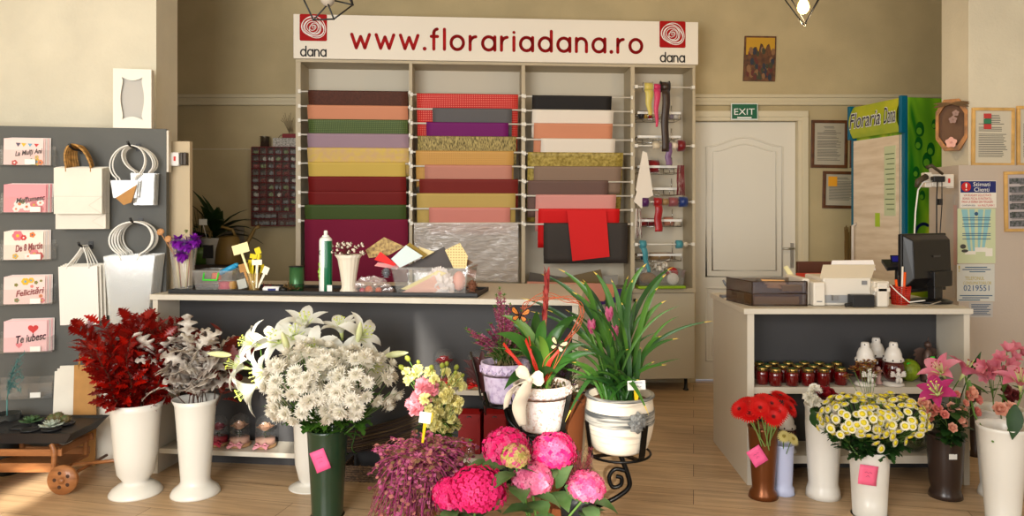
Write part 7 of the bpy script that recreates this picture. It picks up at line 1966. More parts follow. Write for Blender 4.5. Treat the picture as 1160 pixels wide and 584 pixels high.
# lavender vase with two pale gerberas
lav = mat('vase_lavender', (186, 192, 220), .4)
v6, c6, z6, r6 = vase('small_vase', 'slim pale lavender vase between the copper and tall white vases', 887, 3.62, [(13, 506), (12, 508), (12, 513), (11.5, 516), (10.5, 545), (10, 552), (12, 556), (12.5, 563), (13, 566)], lav)
cmg = translucent('gerbera_cream', (226, 214, 140), .5, .3)
GC = proto(gerb(.036, 2, 22), [cmg, mat('gerbera_cream_centre', (170, 150, 60), .7), stemg])
for px, py, Y, d, w_ in ((898, 497, 3.54, (.4, -.6, .6), 'right one'), (888, 494, 3.58, (-.1, -.7, .7), 'left one')):
    p = P(px, py, Y); base = c6+V((0, 0, z6-.1)); d = V(d).normalized()
    th = thing('gerbera', 'pale cream gerbera in the lavender vase, '+w_, 'flower', base)
    MB().tube(bez(base, base.lerp(p, .6)+V((0, 0, .01)), p-d*.012, 8), .0025, 6).build('stem', stemg, th)
    put(GC, th, p, d, 0, 1, 'bloom')
# tall white vase with carnation and rose
v7, c7, z7, r7 = vase('tall_vase', 'tall white vase holding a dark red rose and white carnations', 932.5, 3.56, [(21, 463), (19.5, 468), (19.5, 485), (18, 520), (16, 552), (17, 556), (18.5, 562), (19, 568)], vwhite)
ROS = proto((lambda m: (rose_mesh(m, V((0, 0, 0)), .036, layers=5), m)[1])(MB()), translucent('rose_dark', (120, 6, 18), .5, .15))
def carn_mb(r, n=60, seed=1):
    q = random.Random(seed); m = MB()
    for i in range(n):
        d = V((q.gauss(0, 1), q.gauss(0, 1), abs(q.gauss(0, .9))+.15)).normalized()
        m.strip((0, 0, -r*.3), d, (q.uniform(-1, 1), q.uniform(-1, 1), .3), r*q.uniform(.8, 1.15), [r*.05, r*.2, r*.36, r*.30], bend=q.uniform(-.5, .9), fold=q.uniform(-.4, .4))
    return m
CW_ = proto(carn_mb(.034), translucent('carnation_white', (240, 236, 222), .5, .3))
def one(base, p, d, pr, nm, lab, s=1, leaf=2, sm=stemg, r=.003):
    d = V(d).normalized(); th = thing(nm, lab, 'flower', base)
    MB().tube(bez(base, base.lerp(p, .55)+V((0, 0, .01)), p-d*.01, 8), r, 6).build('stem', sm, th)
    put(pr, th, p, d, q.uniform(0, 6), s, 'bloom')
    if leaf:
        l = MB()
        for i in range(leaf):
            a = q.uniform(3.2, 6.2); l.strip(base.lerp(p, q.uniform(.55, .85)), (math.cos(a), math.sin(a), .1), UP, .06, [.003, .015, .019, .014, .001], bend=1.0, fold=.2)
        l.build('leaves', gdark, th)
    return th
b7 = c7+V((0, 0, z7-.15))
one(b7, P(937, 447, 3.5), (.15, -.5, .9), ROS, 'rose', 'dark red rose standing in the tall white vase beside white carnations', 1.25)
one(b7, P(923, 441, 3.52), (-.2, -.4, .9), CW_, 'carnation', 'white carnation in the tall white vase, upper one', 1)
one(b7, P(916, 449, 3.48), (-.5, -.5, .7), CW_, 'carnation', 'white carnation in the tall white vase, lower left one', .9)
one(b7, P(924, 454, 3.46), (-.1, -.8, .5), CW_, 'carnation', 'white carnation in the tall white vase, lowest at the rim', .85)
l = MB(); l.strip(P(921, 465, 3.46), (.1, -.4, -1), (0, -1, 0), .075, [.004, .022, .027, .02, .001], bend=.3, fold=.2).tube([P(924, 460, 3.5), P(921, 465, 3.46)], .002)
single(l, 'rose_leaf', gdark, 'dark green rose leaf hanging over the rim of the tall white vase', 'leaf')
# yellow centred button mums
Y8 = 3.34
v8, c8, z8, r8 = vase('tall_vase', 'white vase with a square pink note holding yellow centred daisies', 985, Y8, [(23, 515), (21.5, 518), (21, 530), (19.5, 560), (18, 590), (20, 599)], vwhite)
note(v8, 983, 537.5, 21, 22, 3.328, 8, mat('note_coral', (244, 104, 140), .55))
dw = translucent('daisy_white', (242, 238, 214), .5, .3); dy = mat('daisy_yellow', (226, 200, 30), .6, c2=(190, 180, 30), vscale=90)
def daisy_mb(r):
    m = MB()
    for k in range(2):
        for i in range(18):
            a = 2*PI*i/18+k*.17; el = .1+.3*k; d = V((math.cos(a)*math.cos(el), math.sin(a)*math.cos(el), math.sin(el)))
            m.strip((r*.3*math.cos(a), r*.3*math.sin(a), 0), d, (0, 0, 1), r*(.7-.12*k), [r*.08, r*.15, r*.16, r*.07], bend=.2)
    m.ball((0, 0, r*.12), r*.60, 10, mi=1, sq=(1, 1, .45))
    return m
DA = proto(daisy_mb(.0198), [dw, dy])
MIND = .024
pts = cluster(973, 472, 3.28, 42, 25, .17, 110, 8)+cluster(1012, 471, 3.28, 36, 22, .16, 85, 18)+[(P(x, y, 3.16), V((x-985, -40, -5)).normalized()) for x, y in ((952, 492), (958, 484), (976, 488), (1004, 491), (1011, 494), (1014, 501), (998, 508), (974, 491), (1026, 500), (941, 485))]
b8 = c8+V((0, 0, z8-.1)); groups_ = {}
for p, d in pts: groups_.setdefault(int((p.x-b8.x+.6)/.055), []).append((p, d))
for j, (k, hs) in enumerate(sorted(groups_.items())):
    spray(b8+V((q.uniform(-.04, .04), q.uniform(-.04, .04), 0)), hs, DA, 'spray of yellow centred white daisies in the white vase', 'yellow centred daisy sprays', name='daisy_spray', leafm=gdark, nleaf=40, leafL=.06, lowleaf=(.3, .92))
# dark rusty sprig rising behind the daisies
rust = mat('flower_rust', (110, 54, 30), .6); rusty = mat('flower_rust_tip', (190, 140, 60), .6)
m = MB(); base = P(985, 470, 3.45)
for px, py in ((973, 413), (981, 410), (988, 411), (967, 418), (978, 417), (960, 426), (993, 422), (985, 416)):
    e = P(px, py, 3.42+q.uniform(-.03, .03)); m.tube(bez(base, base.lerp(e, .6)+V((0, 0, .02)), e, 6), .0013, 4, mi=2)
    for i in range(26):
        a = q.uniform(0, 6.28); m.strip(e+V((q.gauss(0, .008), 0, q.gauss(0, .006))), (math.cos(a), math.sin(a), .3), UP, .018, [.003, .007, .002], bend=.3, mi=i % 2)
single(m, 'rust_flower_sprig', [rust, rusty, stemg], 'thin sprig of rusty brown small flowers rising behind the daisies', 'flower')
# dark brown vase of peach spray roses
v9, c9, z9, r9 = vase('tall_vase', 'dark brown vase with a small price label holding peach spray roses', 1071, 3.56, [(21, 497), (20, 500), (19, 515), (17, 550), (15, 558), (17, 563), (18, 568)], mat('vase_brown', (52, 38, 32), .35, coat=.2))
MB().box(XX(1075, 3.556), XX(1084, 3.556), 3.554, 3.556, ZZ(520, 3.556), ZZ(514, 3.556)).build('price_label', mat('label_white', 0), v9)
RP = [proto((lambda m: (rose_mesh(m, V((0, 0, 0)), .020, layers=4), m)[1])(MB()), translucent('spray_rose_%d' % i, c, .5, .25)) for i, c in enumerate(((228, 154, 130), (222, 134, 120), (232, 172, 146)))]
MIND = .040
b9 = c9+V((0, 0, z9-.1)); hs = [(P(x, y, 3.38+q.uniform(-.06, .08)), V(((x-1075)/60, -1, .5)).normalized()) for x, y in ((1050, 458), (1062, 462), (1078, 461), (1070, 469), (1086, 466), (1091, 465), (1056, 466), (1047, 464), (1088, 474), (1079, 484), (1108, 452), (1107, 466), (1094, 456), (1054, 473), (1046, 456), (1084, 446), (1098, 448), (1052, 445), (1091, 478), (1102, 444))]
for j in range(5):
    spray(b9+V((q.uniform(-.04, .04), q.uniform(-.04, .04), 0)), hs[j::5], RP, 'spray of small peach roses in the dark brown vase', 'peach rose sprays in the dark brown vase', name='rose_spray', leafm=gdark, nleaf=34, scl=(.7, 1.25), leafL=.055, leafprof=[.03, .28, .36, .3, .02], lowleaf=(.3, .98))
# pink lilies above
bb = c9+V((.02, .04, z9-.05))
lily_stem(bb, [(P(1068, 424, 3.42), (-.6, -.25, .75), 'p'), (P(1091, 425, 3.46), (.5, -.15, .85), 'p')], 'pink lily stem with two large blooms above the peach roses', name='pink_lily', leaves=3)
lily_stem(bb+V((-.03, -.04, 0)), [(P(1063, 447, 3.34), (-.5, -.4, .65), 'm')], 'magenta lily bloom low among the peach roses', name='pink_lily', leaves=1)
m = MB(); m.strip(P(1096, 428, 3.45), (.55, 0, 1), (0, -1, 0), .14, [.004, .012, .014, .010, .001], bend=.1, fold=.3).tube([bb, P(1096, 428, 3.45)], .003)
single(m, 'lily_leaf', gdark, 'long dark leaf pointing up beside the pink lilies', 'leaf')
m = MB(); m.strip(P(1098, 430, 3.45), (-.1, -.1, -1), (0, -1, 0), .11, [.004, .014, .017, .012, .001], bend=.4, fold=.3).tube([P(1093, 424, 3.46), P(1104, 470, 3.40), P(1117, 492, 3.30), P(1125, 500, 3.22)], .0045)
single(m, 'lily_stalk', stemg, 'bare green stalk slanting down into the front white vase', 'stem')
# white vases at the right edge
v10, c10, z10, r10 = vase('wide_vase', 'wide white vase at the right edge standing behind another', 1131, 3.56, [(26, 468), (24.5, 471), (23, 490), (20, 530), (18, 556), (20, 562), (21, 568)], vwhite)
v11, c11, z11, r11 = vase('wide_vase', 'front wide white vase at the right edge, holding a pink lily', 1136, 3.2, [(27.5, 489), (25.5, 493), (24, 510), (20, 560), (17, 600), (20, 605), (21, 607)], vwhite)
v12, c12, z12, r12 = vase('tall_vase', 'slim dark vase standing far back between the desk and the white vases', 1104, 4.2, [(7, 440), (6.5, 444), (6, 480), (4, 510), (6, 517)], mat('vase_brown', 0))
b11 = c11+V((0, 0, z11-.1))
lily_stem(b11, [(P(1156, 437, 3.22), (-.15, -.25, .95), 'p'), (P(1170, 425, 3.25), (.5, -.4, .7), 'p')], 'pink lily at the right photo edge in the front white vase', name='pink_lily', leaves=0)
m = MB(); m.strip(P(1150, 458, 3.2), (-.25, -.35, -1), (-.3, -1, 0), .15, [.006, .026, .034, .03, .016, .001], bend=.35, fold=.2); m.tube([b11+V((.04, 0, 0)), P(1158, 470, 3.2), P(1150, 458, 3.2)], .003)
single(m, 'lily_leaf', gdark, 'broad dark leaf hanging in front of the right white vases', 'leaf')
# alstroemeria
alp = translucent('alstroemeria_pink', (206, 96, 120), .5, .3, c2=(226, 150, 160), vscale=30)
def alst_mb(r=.022):
    m = MB()
    for i in range(6):
        a = PI/3*i; d = V((math.cos(a)*.55, math.sin(a)*.55, 1)).normalized()
        m.strip((0, 0, 0), d, (-math.cos(a), -math.sin(a), .5), r*1.5, [.002, r*.3, r*.42, r*.36, .001], bend=.7, fold=.2)
    return m
AL = proto(alst_mb(), alp)
hs = [(P(1143+dx, 412+dy, 3.46+q.uniform(-.05, .05)), V((dx/14, -.8, .5-dy/20)).normalized()) for dx, dy in ((-2, -14), (6, -16), (-9, -6), (4, -6), (12, -10), (0, 2), (-14, 2), (-22, 6), (-27, 3), (-18, 10), (-6, 8), (-24, 12), (9, 0), (16, -2))]
b10 = c10+V((.0, 0, z10-.1))
spray(b10, hs[:7], AL, 'pink alstroemeria cluster highest at the right edge', None, name='alstroemeria', nleaf=5, leafL=.09, leafprof=[.02, .12, .14, .1, .01], lowleaf=(.55, .8), scl=(1.3, 1.7))
spray(b10+V((-.02, 0, 0)), hs[7:12], AL, 'pink alstroemeria cluster lower left at the right edge', None, name='alstroemeria', nleaf=4, leafL=.09, leafprof=[.02, .12, .14, .1, .01], lowleaf=(.55, .8), scl=(1.3, 1.7))
DR = proto((lambda m: (rose_mesh(m, V((0, 0, 0)), .024, layers=4), m)[1])(MB()), translucent('rose_maroon', (96, 30, 30), .6, .1))
for k, (px, py) in enumerate(((1140, 441), (1150, 447), (1143, 453))):
    one(b10+V((.01, .02, 0)), P(px, py, 3.56), (-.1, -.8, .4), DR, 'dried_rose', ('dull maroon rose, upper one behind the pink lily', 'dull maroon rose, middle one behind the pink lily', 'dull maroon rose, lower one behind the pink lily')[k], 1, 0)
for k, (px, py) in enumerate(((1133, 463), (1144, 462))):
    one(b10+V((.01, -.02, 0)), P(px, py, 3.47), (-.2, -.8, .5), RP[2], 'rose', ('pale peach rose, left one at the rim of the rear white vase', 'pale peach rose, right one at the rim of the rear white vase')[k], 1.5, 0)
q = random.Random(77)
iron = mat('wrought_iron', (16, 15, 15), .35, .6)
def potshape(th, c, rt, rb, h, m, n=56, lip=.010, bulge=0, rimh=.02, name='pot', neck=0):
    pr = [(.001, 0), (rb*.92, 0), (rb, .008)]
    for i in range(1, 9):
        t = i/9; r = rb+(rt-rb)*t+bulge*math.sin(PI*t**.9)-neck*math.exp(-((t-.93)/.1)**2); pr.append((r, h*t))
    pr += [(rt-neck*.6, h-rimh), (rt+lip, h-rimh*.6), (rt+lip, h), (rt-.004, h), (rt-.012, h-.03), (.001, h-.03)]
    MB().lathe(c, pr, n, caps=False).build(name, m, th)
    MB().lathe(c, [(.001, h-.026), (rt-.012, h-.026)], 30, caps=False).build('soil', mat('soil', (58, 44, 32), .95, bump=.8, bscale=90), th)
# ---- right pot: cream and grey pot with long strap leaves on a scroll stand
Yr = 2.95; s_ = Yr/F
def weathered(name, base, dark_, zsc, lo=.55, hi=.75, horiz=True):
    m = mat(name, base, .75); nt = m.node_tree; L = nt.links.new; b = nt.nodes['Principled BSDF']
    tc = nt.nodes.new('ShaderNodeTexCoord'); mp = nt.nodes.new('ShaderNodeMapping'); mp.inputs['Scale'].default_value = (4, 4, 60) if horiz else (60, 60, 60); L(tc.outputs['Object'], mp.inputs[0])
    n = nt.nodes.new('ShaderNodeTexNoise'); n.inputs['Scale'].default_value = zsc; n.inputs['Detail'].default_value = 6; L(mp.outputs[0], n.inputs[0])
    r = nt.nodes.new('ShaderNodeValToRGB'); r.color_ramp.elements[0].position = lo; r.color_ramp.elements[1].position = hi
    r.color_ramp.elements[0].color = (*lin(base), 1); r.color_ramp.elements[1].color = (*lin(dark_), 1); L(n.outputs[0], r.inputs[0]); L(r.outputs[0], b.inputs['Base Color'])
    bp = nt.nodes.new('ShaderNodeBump'); bp.inputs['Strength'].default_value = .5; bp.inputs['Distance'].default_value = .004; L(n.outputs[0], bp.inputs['Height']); L(bp.outputs[0], b.inputs['Normal'])
    return m
creamp = weathered('pot_cream_weathered', (226, 214, 194), (128, 112, 96), 1.0, .56, .76)
greyb = weathered('pot_grey_band', (176, 172, 162), (74, 76, 76), 1.6, .42, .58)
cr = V((XX(702, Yr), Yr, ZZ(509, Yr))); hR = ZZ(445, Yr)-cr.z
pr_ = thing('potted_orchid', 'strap leaved plant in a cream pot with grey band and flower relief', 'potted plant', cr)
rt, rb = 36*s_, 29*s_
def rad(t): return rb+(rt-rb)*t**.75+.018*math.sin(PI*t)
prof = [(.001, 0), (rb*.8, 0), (rb, .01)]+[(rad(t/12), hR*t/12) for t in range(1, 12)]+[(rt-.002, hR*.93), (rt+.010, hR*.97), (rt+.009, hR), (rt-.004, hR), (rt-.01, hR-.03), (.001, hR-.03)]
pot = MB().lathe(cr, prof, 64, caps=False); pot.build('pot', creamp, pr_)
MB().lathe(cr, [(.001, hR-.026), (rt-.011, hR-.026)], 30, caps=False).build('soil', mat('bark', (104, 66, 40), .9, bump=.8, bscale=60), pr_)
z0_, z1_ = hR*.53, hR*.76
MB().lathe(cr, [(rad(t)+.0024, hR*t) for t in [.52+.24*i/10 for i in range(11)]], 64, caps=False).build('grey_band', greyb, pr_)
MB().lathe(cr, [(rt+.0108, hR*.965), (rt+.0112, hR*.985), (rt+.009, hR+.001), (rt-.003, hR+.0012)], 64, caps=False).build('grey_rim', greyb, pr_)
fl_c = V((XX(722, Yr-rt), cr.y, cr.z+hR*.665)); an_ = math.asin(min(.95, (fl_c.x-cr.x)/(rad(.66))))
fn = V((math.sin(an_), -math.cos(an_), 0)); fc_ = cr+fn*(rad(.66)+.004)+UP*hR*.64
m = MB(); fs_ = V((fn.y*-1, fn.x, 0))
for k, (n_, r_) in enumerate(((8, .043), (8, .028))):
    for i in range(n_):
        a = 2*PI*i/n_+k*.39; d = fs_*math.cos(a)+UP*math.sin(a)
        m.strip(fc_+fn*.003*k, (d+fn*.15).normalized(), fn, r_, [r_*.12, r_*.36, r_*.42, r_*.28, r_*.04], bend=.4, fold=.35)
m.ball(fc_+fn*.007, .009, 8); m.build('flower_relief', mat('relief_grey', (150, 150, 146), .6, c2=(96, 98, 98), vscale=60), pr_, solid=.003)
strap = translucent('leaf_strap', (50, 98, 34), .32, .3, c2=(92, 142, 54), vscale=5); tipy = mat('leaf_tip', (206, 176, 70), .6); strapd = translucent('leaf_strap_dark', (34, 74, 30), .35, .25, c2=(60, 104, 44), vscale=5)
def strap_leaf(m, base, tip, w, sag=.0, side=0, seg=14, tipmat=1, up=None, mid_lift=.35):
    """long arching leaf from base to tip"""
    base, tip = V(base), V(tip); d = tip-base
    ctl = base+V((d.x*.25, d.y*.25, d.z*.85+abs(d.length)*sag))
    pts = bez(base, ctl, tip, seg); prof = [min(1, .45+1.3*t)*(1-max(0, (t-.55)/.45)**1.8) for t in [i/seg for i in range(seg+1)]]
    vs = []; fs = []
    for i, p in enumerate(pts):
        tng = (pts[min(i+1, seg)]-pts[max(i-1, 0)]).normalized()
        view = V((side, -1, .25)); sd = tng.cross(view).normalized(); nn = sd.cross(tng).normalized(); ww = w*max(prof[i], .02)
        vs += [p-sd*ww+nn*ww*.35, p, p+sd*ww+nn*ww*.35]
    o = len(m.f)
    for i in range(seg):
        a = i*3; fs += [(a, a+1, a+4, a+3), (a+1, a+2, a+5, a+4)]
    m.add(vs, fs, 0, True)
    if tipmat:
        for k in range(2): m.m[-1-k] = tipmat
tips = [(613, 310, 3.0), (632, 304, 3.0), (648, 330, 2.9), (657, 318, 3.05), (660, 316, 2.85), (672, 307, 2.95), (686, 325, 3.1), (692, 316, 2.95), (712, 312, 3.1), (717, 316, 2.9), (733, 298, 2.95), (755, 310, 3.0), (763, 302, 3.1), (746, 325, 2.85), (755, 340, 2.9), (810, 363, 2.9), (750, 380, 2.85), (740, 383, 3.0), (769, 383, 2.8), (756, 413, 2.8), (742, 409, 2.95), (726, 393, 2.9), (700, 360, 2.8), (678, 350, 2.8), (640, 350, 3.1), (600, 352, 3.05), (618, 350, 3.1), (590, 337, 3.05), (725, 430, 2.8), (735, 470, 2.72), (640, 478, 2.75), (648, 410, 2.75), (628, 400, 2.9), (660, 395, 2.75), (735, 349, 2.95), (722, 338, 3.0), (704, 342, 2.95), (690, 372, 2.82), (668, 370, 2.85), (712, 395, 2.78)]
A_ = MB(); B_ = MB()
for i, (px, py, Y) in enumerate(tips):
    bx_ = cr+V((q.uniform(-.055, .055)+(px-700)*.0003, q.uniform(-.05, .04), hR-.03)); tgt = A_ if i % 3 else B_
    w = .0115 if py < 345 else .008
    if px in (735, 640) and py > 460:
        pts = (bx_, P(px, py, Y)); d = pts[1]-pts[0]
        ctl = bx_+V((d.x*.5, d.y*.6, .14)); strap_leaf(tgt, bx_, P(px, py, Y), .010, sag=.9)
    else: strap_leaf(tgt, bx_, P(px, py, Y), w*q.uniform(.85, 1.15), sag=.0 if px < 760 else .02)
for i in range(60):
    bx_ = cr+V((q.uniform(-.06, .06), q.uniform(-.05, .05), hR-.03)); strap_leaf(A_ if i % 2 else B_, bx_, P(q.gauss(690, 34), q.uniform(345, 440), q.uniform(2.72, 3.12)), .0055, tipmat=0)
A_.build('leaves', [strap, tipy], pr_); B_.build('leaves_dark', [strapd, tipy], pr_)
tagm = MB(); tgc = P(721, 436, 2.82)
m = MB(Matrix.Translation(tgc) @ Matrix.Rotation(R(-3), 4, 'Y')); m.box(-.034, .034, -.001, .001, -.018, .018); tg_ = m.build('plant_tag', mat('label_white', 0), pr_)
MB().sheet([tgc+V((-.010, .002, -.01)), tgc+V((.014, .002, -.01)), tgc+V((.006, .03, -.085)), tgc+V((-.002, .03, -.085))], .002, (0, 1, 0)).build('tag_stake', mat('stake_yellow', (236, 200, 30), .5), pr_)
MB(Matrix.Translation(tgc)).box(-.02, .022, -.0022, -.0012, .009, .0115).tube([(-.004, -.002, -.006), (.004, -.002, -.003), (.010, -.002, -.007), (.018, -.002, -.004)], .0009, 4).build('pen_marks', mat('pen_blue', (60, 70, 130), .5), tg_)
# pink tulip like buds among the leaves
for k, (px, py, lab) in enumerate(((670, 371, 'pink orchid bud, left one among the strap leaves'), (690, 357, 'pink orchid bud, upper right one among the strap leaves'), (696, 378, 'pink orchid bud, lower right one, partly hidden'))):
    p = P(px, py, 2.90); base = cr+V((-.03+.02*k, 0, hR-.025))
    m = MB()
    for i in range(6):
        a = PI/3*i; m.strip(p-UP*.025, (math.cos(a)*.45, math.sin(a)*.45, 1), (-math.cos(a), -math.sin(a), .3), .062, [.004, .012, .015, .010, .001], bend=-.25, fold=.3)
    m.build('bud', translucent('bud_pink', (200, 84, 132), .5, .3, c2=(222, 130, 160), vscale=30), pr_)
    MB().tube([base, base.lerp(p, .6), p-UP*.02], .003, 5).build('flower_stalk', stemg, pr_)
# ---- middle pot: white-washed pot, broad leaves, ribbon bow, rattan hoop with butterflies
Ym = 2.88; s_ = Ym/F
cm_ = V((XX(614, Ym), Ym, ZZ(485, Ym))); hM = ZZ(433, Ym)-cm_.z
pm_ = thing('potted_bromeliad', 'leafy plant with cream bow and red rattan hoop in a whitewashed relief pot', 'potted plant', cm_)
wash = weathered('pot_whitewash', (224, 214, 206), (196, 158, 140), 1.6, .50, .66, horiz=False)
potshape(pm_, cm_, 31*s_, 23*s_, hM, wash, lip=.006, rimh=.05, bulge=.004)
m = MB()
for i in range(14):
    a = 2*PI*i/14
    pts = []
    for k in range(14):
        t = k/13; aa = a+.36*t; rr_ = 31*s_+.0085
        zz = hM-.026+.010*math.sin(t*PI*2)*(1-.3*t)
        pts.append(cm_+V((rr_*math.cos(aa), rr_*math.sin(aa), zz)))
    m.tube(pts, .0034, 5)
    c_ = a+.36; m.tube([cm_+V(((31*s_+.008)*math.cos(a+.18+.055*math.cos(w)), (31*s_+.008)*math.sin(a+.18+.055*math.cos(w)), hM-.026+.011*math.sin(w))) for w in [j*.8 for j in range(8)]], .0026, 5)
m.build('scroll_relief', wash, pm_)
for i in range(160): pass
m = MB()
for i in range(260):
    a = q.uniform(0, 6.28); r_ = 31*s_*math.sqrt(q.random())*.95; p = cm_+V((r_*math.cos(a), r_*math.sin(a), hM-.03+q.uniform(.005, .05)*(1-r_/.13)))
    m.strip(p, (q.gauss(0, 1), q.gauss(0, 1), q.uniform(0, .8)), UP, .022, [.001, .003, .002], bend=q.uniform(-1, 1), mi=i % 3)
m.build('moss', [mat('moss_a', (92, 84, 44), .9), mat('moss_b', (70, 60, 36), .9), mat('moss_c', (124, 96, 74), .9)], pm_)
broad = translucent('leaf_broad', (40, 84, 32), .3, .25, c2=(70, 120, 44), vscale=5); broadl = translucent('leaf_broad_light', (100, 138, 50), .35, .35)
A_ = MB()
for i, (px, py, Y, w, mi) in enumerate(((562, 378, 2.80, .022, 0), (568, 357, 2.9, .017, 1), (592, 364, 2.95, .019, 0), (607, 366, 2.98, .024, 0), (617, 362, 2.86, .022, 0), (608, 352, 3.0, .02, 0), (640, 368, 2.9, .022, 0), (655, 358, 3.0, .02, 0), (662, 390, 2.86, .020, 0), (676, 400, 2.8, .016, 0), (630, 420, 2.70, .018, 0), (650, 408, 2.8, .02, 0), (592, 384, 2.82, .015, 1), (581, 367, 2.95, .014, 0), (610, 380, 2.8, .016, 1), (600, 392, 2.8, .02, 0), (628, 380, 2.84, .022, 0), (645, 384, 2.95, .02, 0))):
    strap_leaf(A_, cm_+V((q.uniform(-.03, .03), q.uniform(-.03, .03), hM-.02)), P(px, py, Y), w, sag=.10 if px < 570 or px > 648 else .02, tipmat=0)
    if mi:
        for k in range(28): A_.m[-1-k] = 1
strap_leaf(A_, cm_+V((-.04, -.04, hM-.01)), P(571, 441, 2.70), .020, sag=.55, tipmat=0)
A_.build('leaves', [broad, broadl], pm_)
fs = MB(); base = cm_+V((.005, 0, hM));
fs.tube([base, P(617, 380, 2.9), P(619, 350, 2.9)], [.004, .004, .005], 6); fs.build('flower_stalk', mat('stalk_tan', (176, 120, 84), .6), pm_)
fs = MB()
for i in range(26):
    t = i/25; p = P(617+3*t, 372-54*t, 2.9); a = i*2.4; fs.strip(p, (math.cos(a)*.16, math.sin(a)*.16, 1), (-math.cos(a), -math.sin(a), .2), .065, [.003, .008, .007, .001], bend=.15)
fs.build('flower_spike', mat('spike_crimson', (128, 30, 36), .55, c2=(168, 66, 56), vscale=40), pm_)
# rattan hoop
hp_ = MB(); rat = mat('rattan_orange', (184, 88, 50), .5); ratr = mat('rattan_red', (190, 46, 30), .45)
hc = P(631, 352, 2.86)
for k in range(5):
    j = lambda: q.uniform(-.022, .022)
    pts = [cm_+V((.01, -.02, hM)), P(622, 414, 2.82)+V((j(), 0, j())), P(640, 388, 2.82)+V((j(), 0, j())), P(655, 366, 2.84)+V((j(), 0, j())), P(656, 348, 2.86)+V((j(), 0, j())), P(644, 336, 2.88)+V((j(), 0, j())), P(622, 333, 2.9)+V((j(), 0, j())), P(600, 341, 2.9)+V((j(), 0, j())), P(588+k, 354, 2.9)+V((j(), 0, j()))]
    sm = []
    for i in range(len(pts)-1):
        p0, p1, p2, p3 = pts[max(i-1, 0)], pts[i], pts[i+1], pts[min(i+2, len(pts)-1)]
        for t in [x/5 for x in range(5)]:
            sm.append(.5*((2*p1)+(p2-p0)*t+(2*p0-5*p1+4*p2-p3)*t*t+(3*p1-p0-3*p2+p3)*t**3))
    hp_.tube(sm+[pts[-1]], .0014, 5, mi=0)
    hp_.tube([cm_+V((0, -.03, hM)), P(606, 412, 2.80)+V((j()*.4, 0, 0)), P(598, 383, 2.82)+V((j()*.5, 0, j()*.5))], .0026, 5, mi=1)
    hp_.tube([cm_+V((-.01, -.03, hM)), P(590, 412, 2.79)+V((j()*.5, 0, 0)), P(574, 394, 2.80)+V((j(), 0, j()))], .0028, 5, mi=1)
    hp_.tube([cm_+V((.01, -.03, hM)), P(622, 410, 2.80)+V((j()*.5, 0, 0)), P(641, 386, 2.80)+V((j()*.6, 0, j()*.6))], .0026, 5, mi=1)
hp_.build('rattan_hoop', [rat, ratr], pm_)
def butterfly(c, sc, m1, m2, ang, nm, lab):
    th = thing(nm, lab, 'butterfly', c); T = Matrix.Translation(c) @ Matrix.Rotation(R(ang), 4, 'Y')
    for sx, n_ in ((-1, 'wing'), (1, 'wing')):
        m = MB(T)
        up_ = [(0, 0), (sx*.35, .62), (sx*.85, 1.0), (sx*1.15, .85), (sx*1.0, .35), (sx*.55, .02)]
        lo_ = [(0, 0), (sx*.55, .0), (sx*.85, -.25), (sx*.75, -.62), (sx*.42, -.66), (sx*.12, -.3)]
        for P__ in (up_, lo_):
            k = len(P__); cxm = sum(p[0] for p in P__)/k; czm = sum(p[1] for p in P__)/k
            m.add([(x*sc, -.3*abs(x)*sc, z*sc) for x, z in P__]+[((cxm+(x-cxm)*.72)*sc, -.3*abs(cxm+(x-cxm)*.72)*sc-.0012, (czm+(z-czm)*.72)*sc) for x, z in P__], [(i, (i+1) % k, k+(i+1) % k, k+i) for i in range(k)], 1, False)
            m.add([((cxm+(x-cxm)*.72)*sc, -.3*abs(cxm+(x-cxm)*.72)*sc-.0012, (czm+(z-czm)*.72)*sc) for x, z in P__]+[(cxm*sc, -.3*abs(cxm)*sc-.0012, czm*sc)], [(i, (i+1) % k, k) for i in range(k)], 0, False)
            for i in range(k): m.tube([(0, -.001, 0), (P__[i][0]*sc*.95, -.3*abs(P__[i][0])*sc-.003, P__[i][1]*sc*.95)], .0006, 3, mi=1)
        m.build(n_, [m1, m2], th)
    b = MB(T); b.tube([(0, -.002, .45*sc), (0, -.003, 0), (0, -.002, -.5*sc)], [.002, .0035, .0015], 6).tube([(0, -.002, .4*sc), (-.25*sc, -.004, .8*sc)], .0006, 3).tube([(0, -.002, .4*sc), (.25*sc, -.004, .8*sc)], .0006, 3); b.build('body', m2, th)
bdk = mat('butterfly_dark', (36, 22, 16), .6)
butterfly(P(589, 357, 2.84), .034, mat('butterfly_orange', (206, 120, 36), .6), bdk, 8, 'butterfly', 'orange and black ornamental butterfly on the left of the rattan hoop')
butterfly(P(632, 391, 2.76), .030, mat('butterfly_cream', (206, 200, 150), .6), bdk, 20, 'butterfly', 'cream and black ornamental butterfly on the red rattan stems')
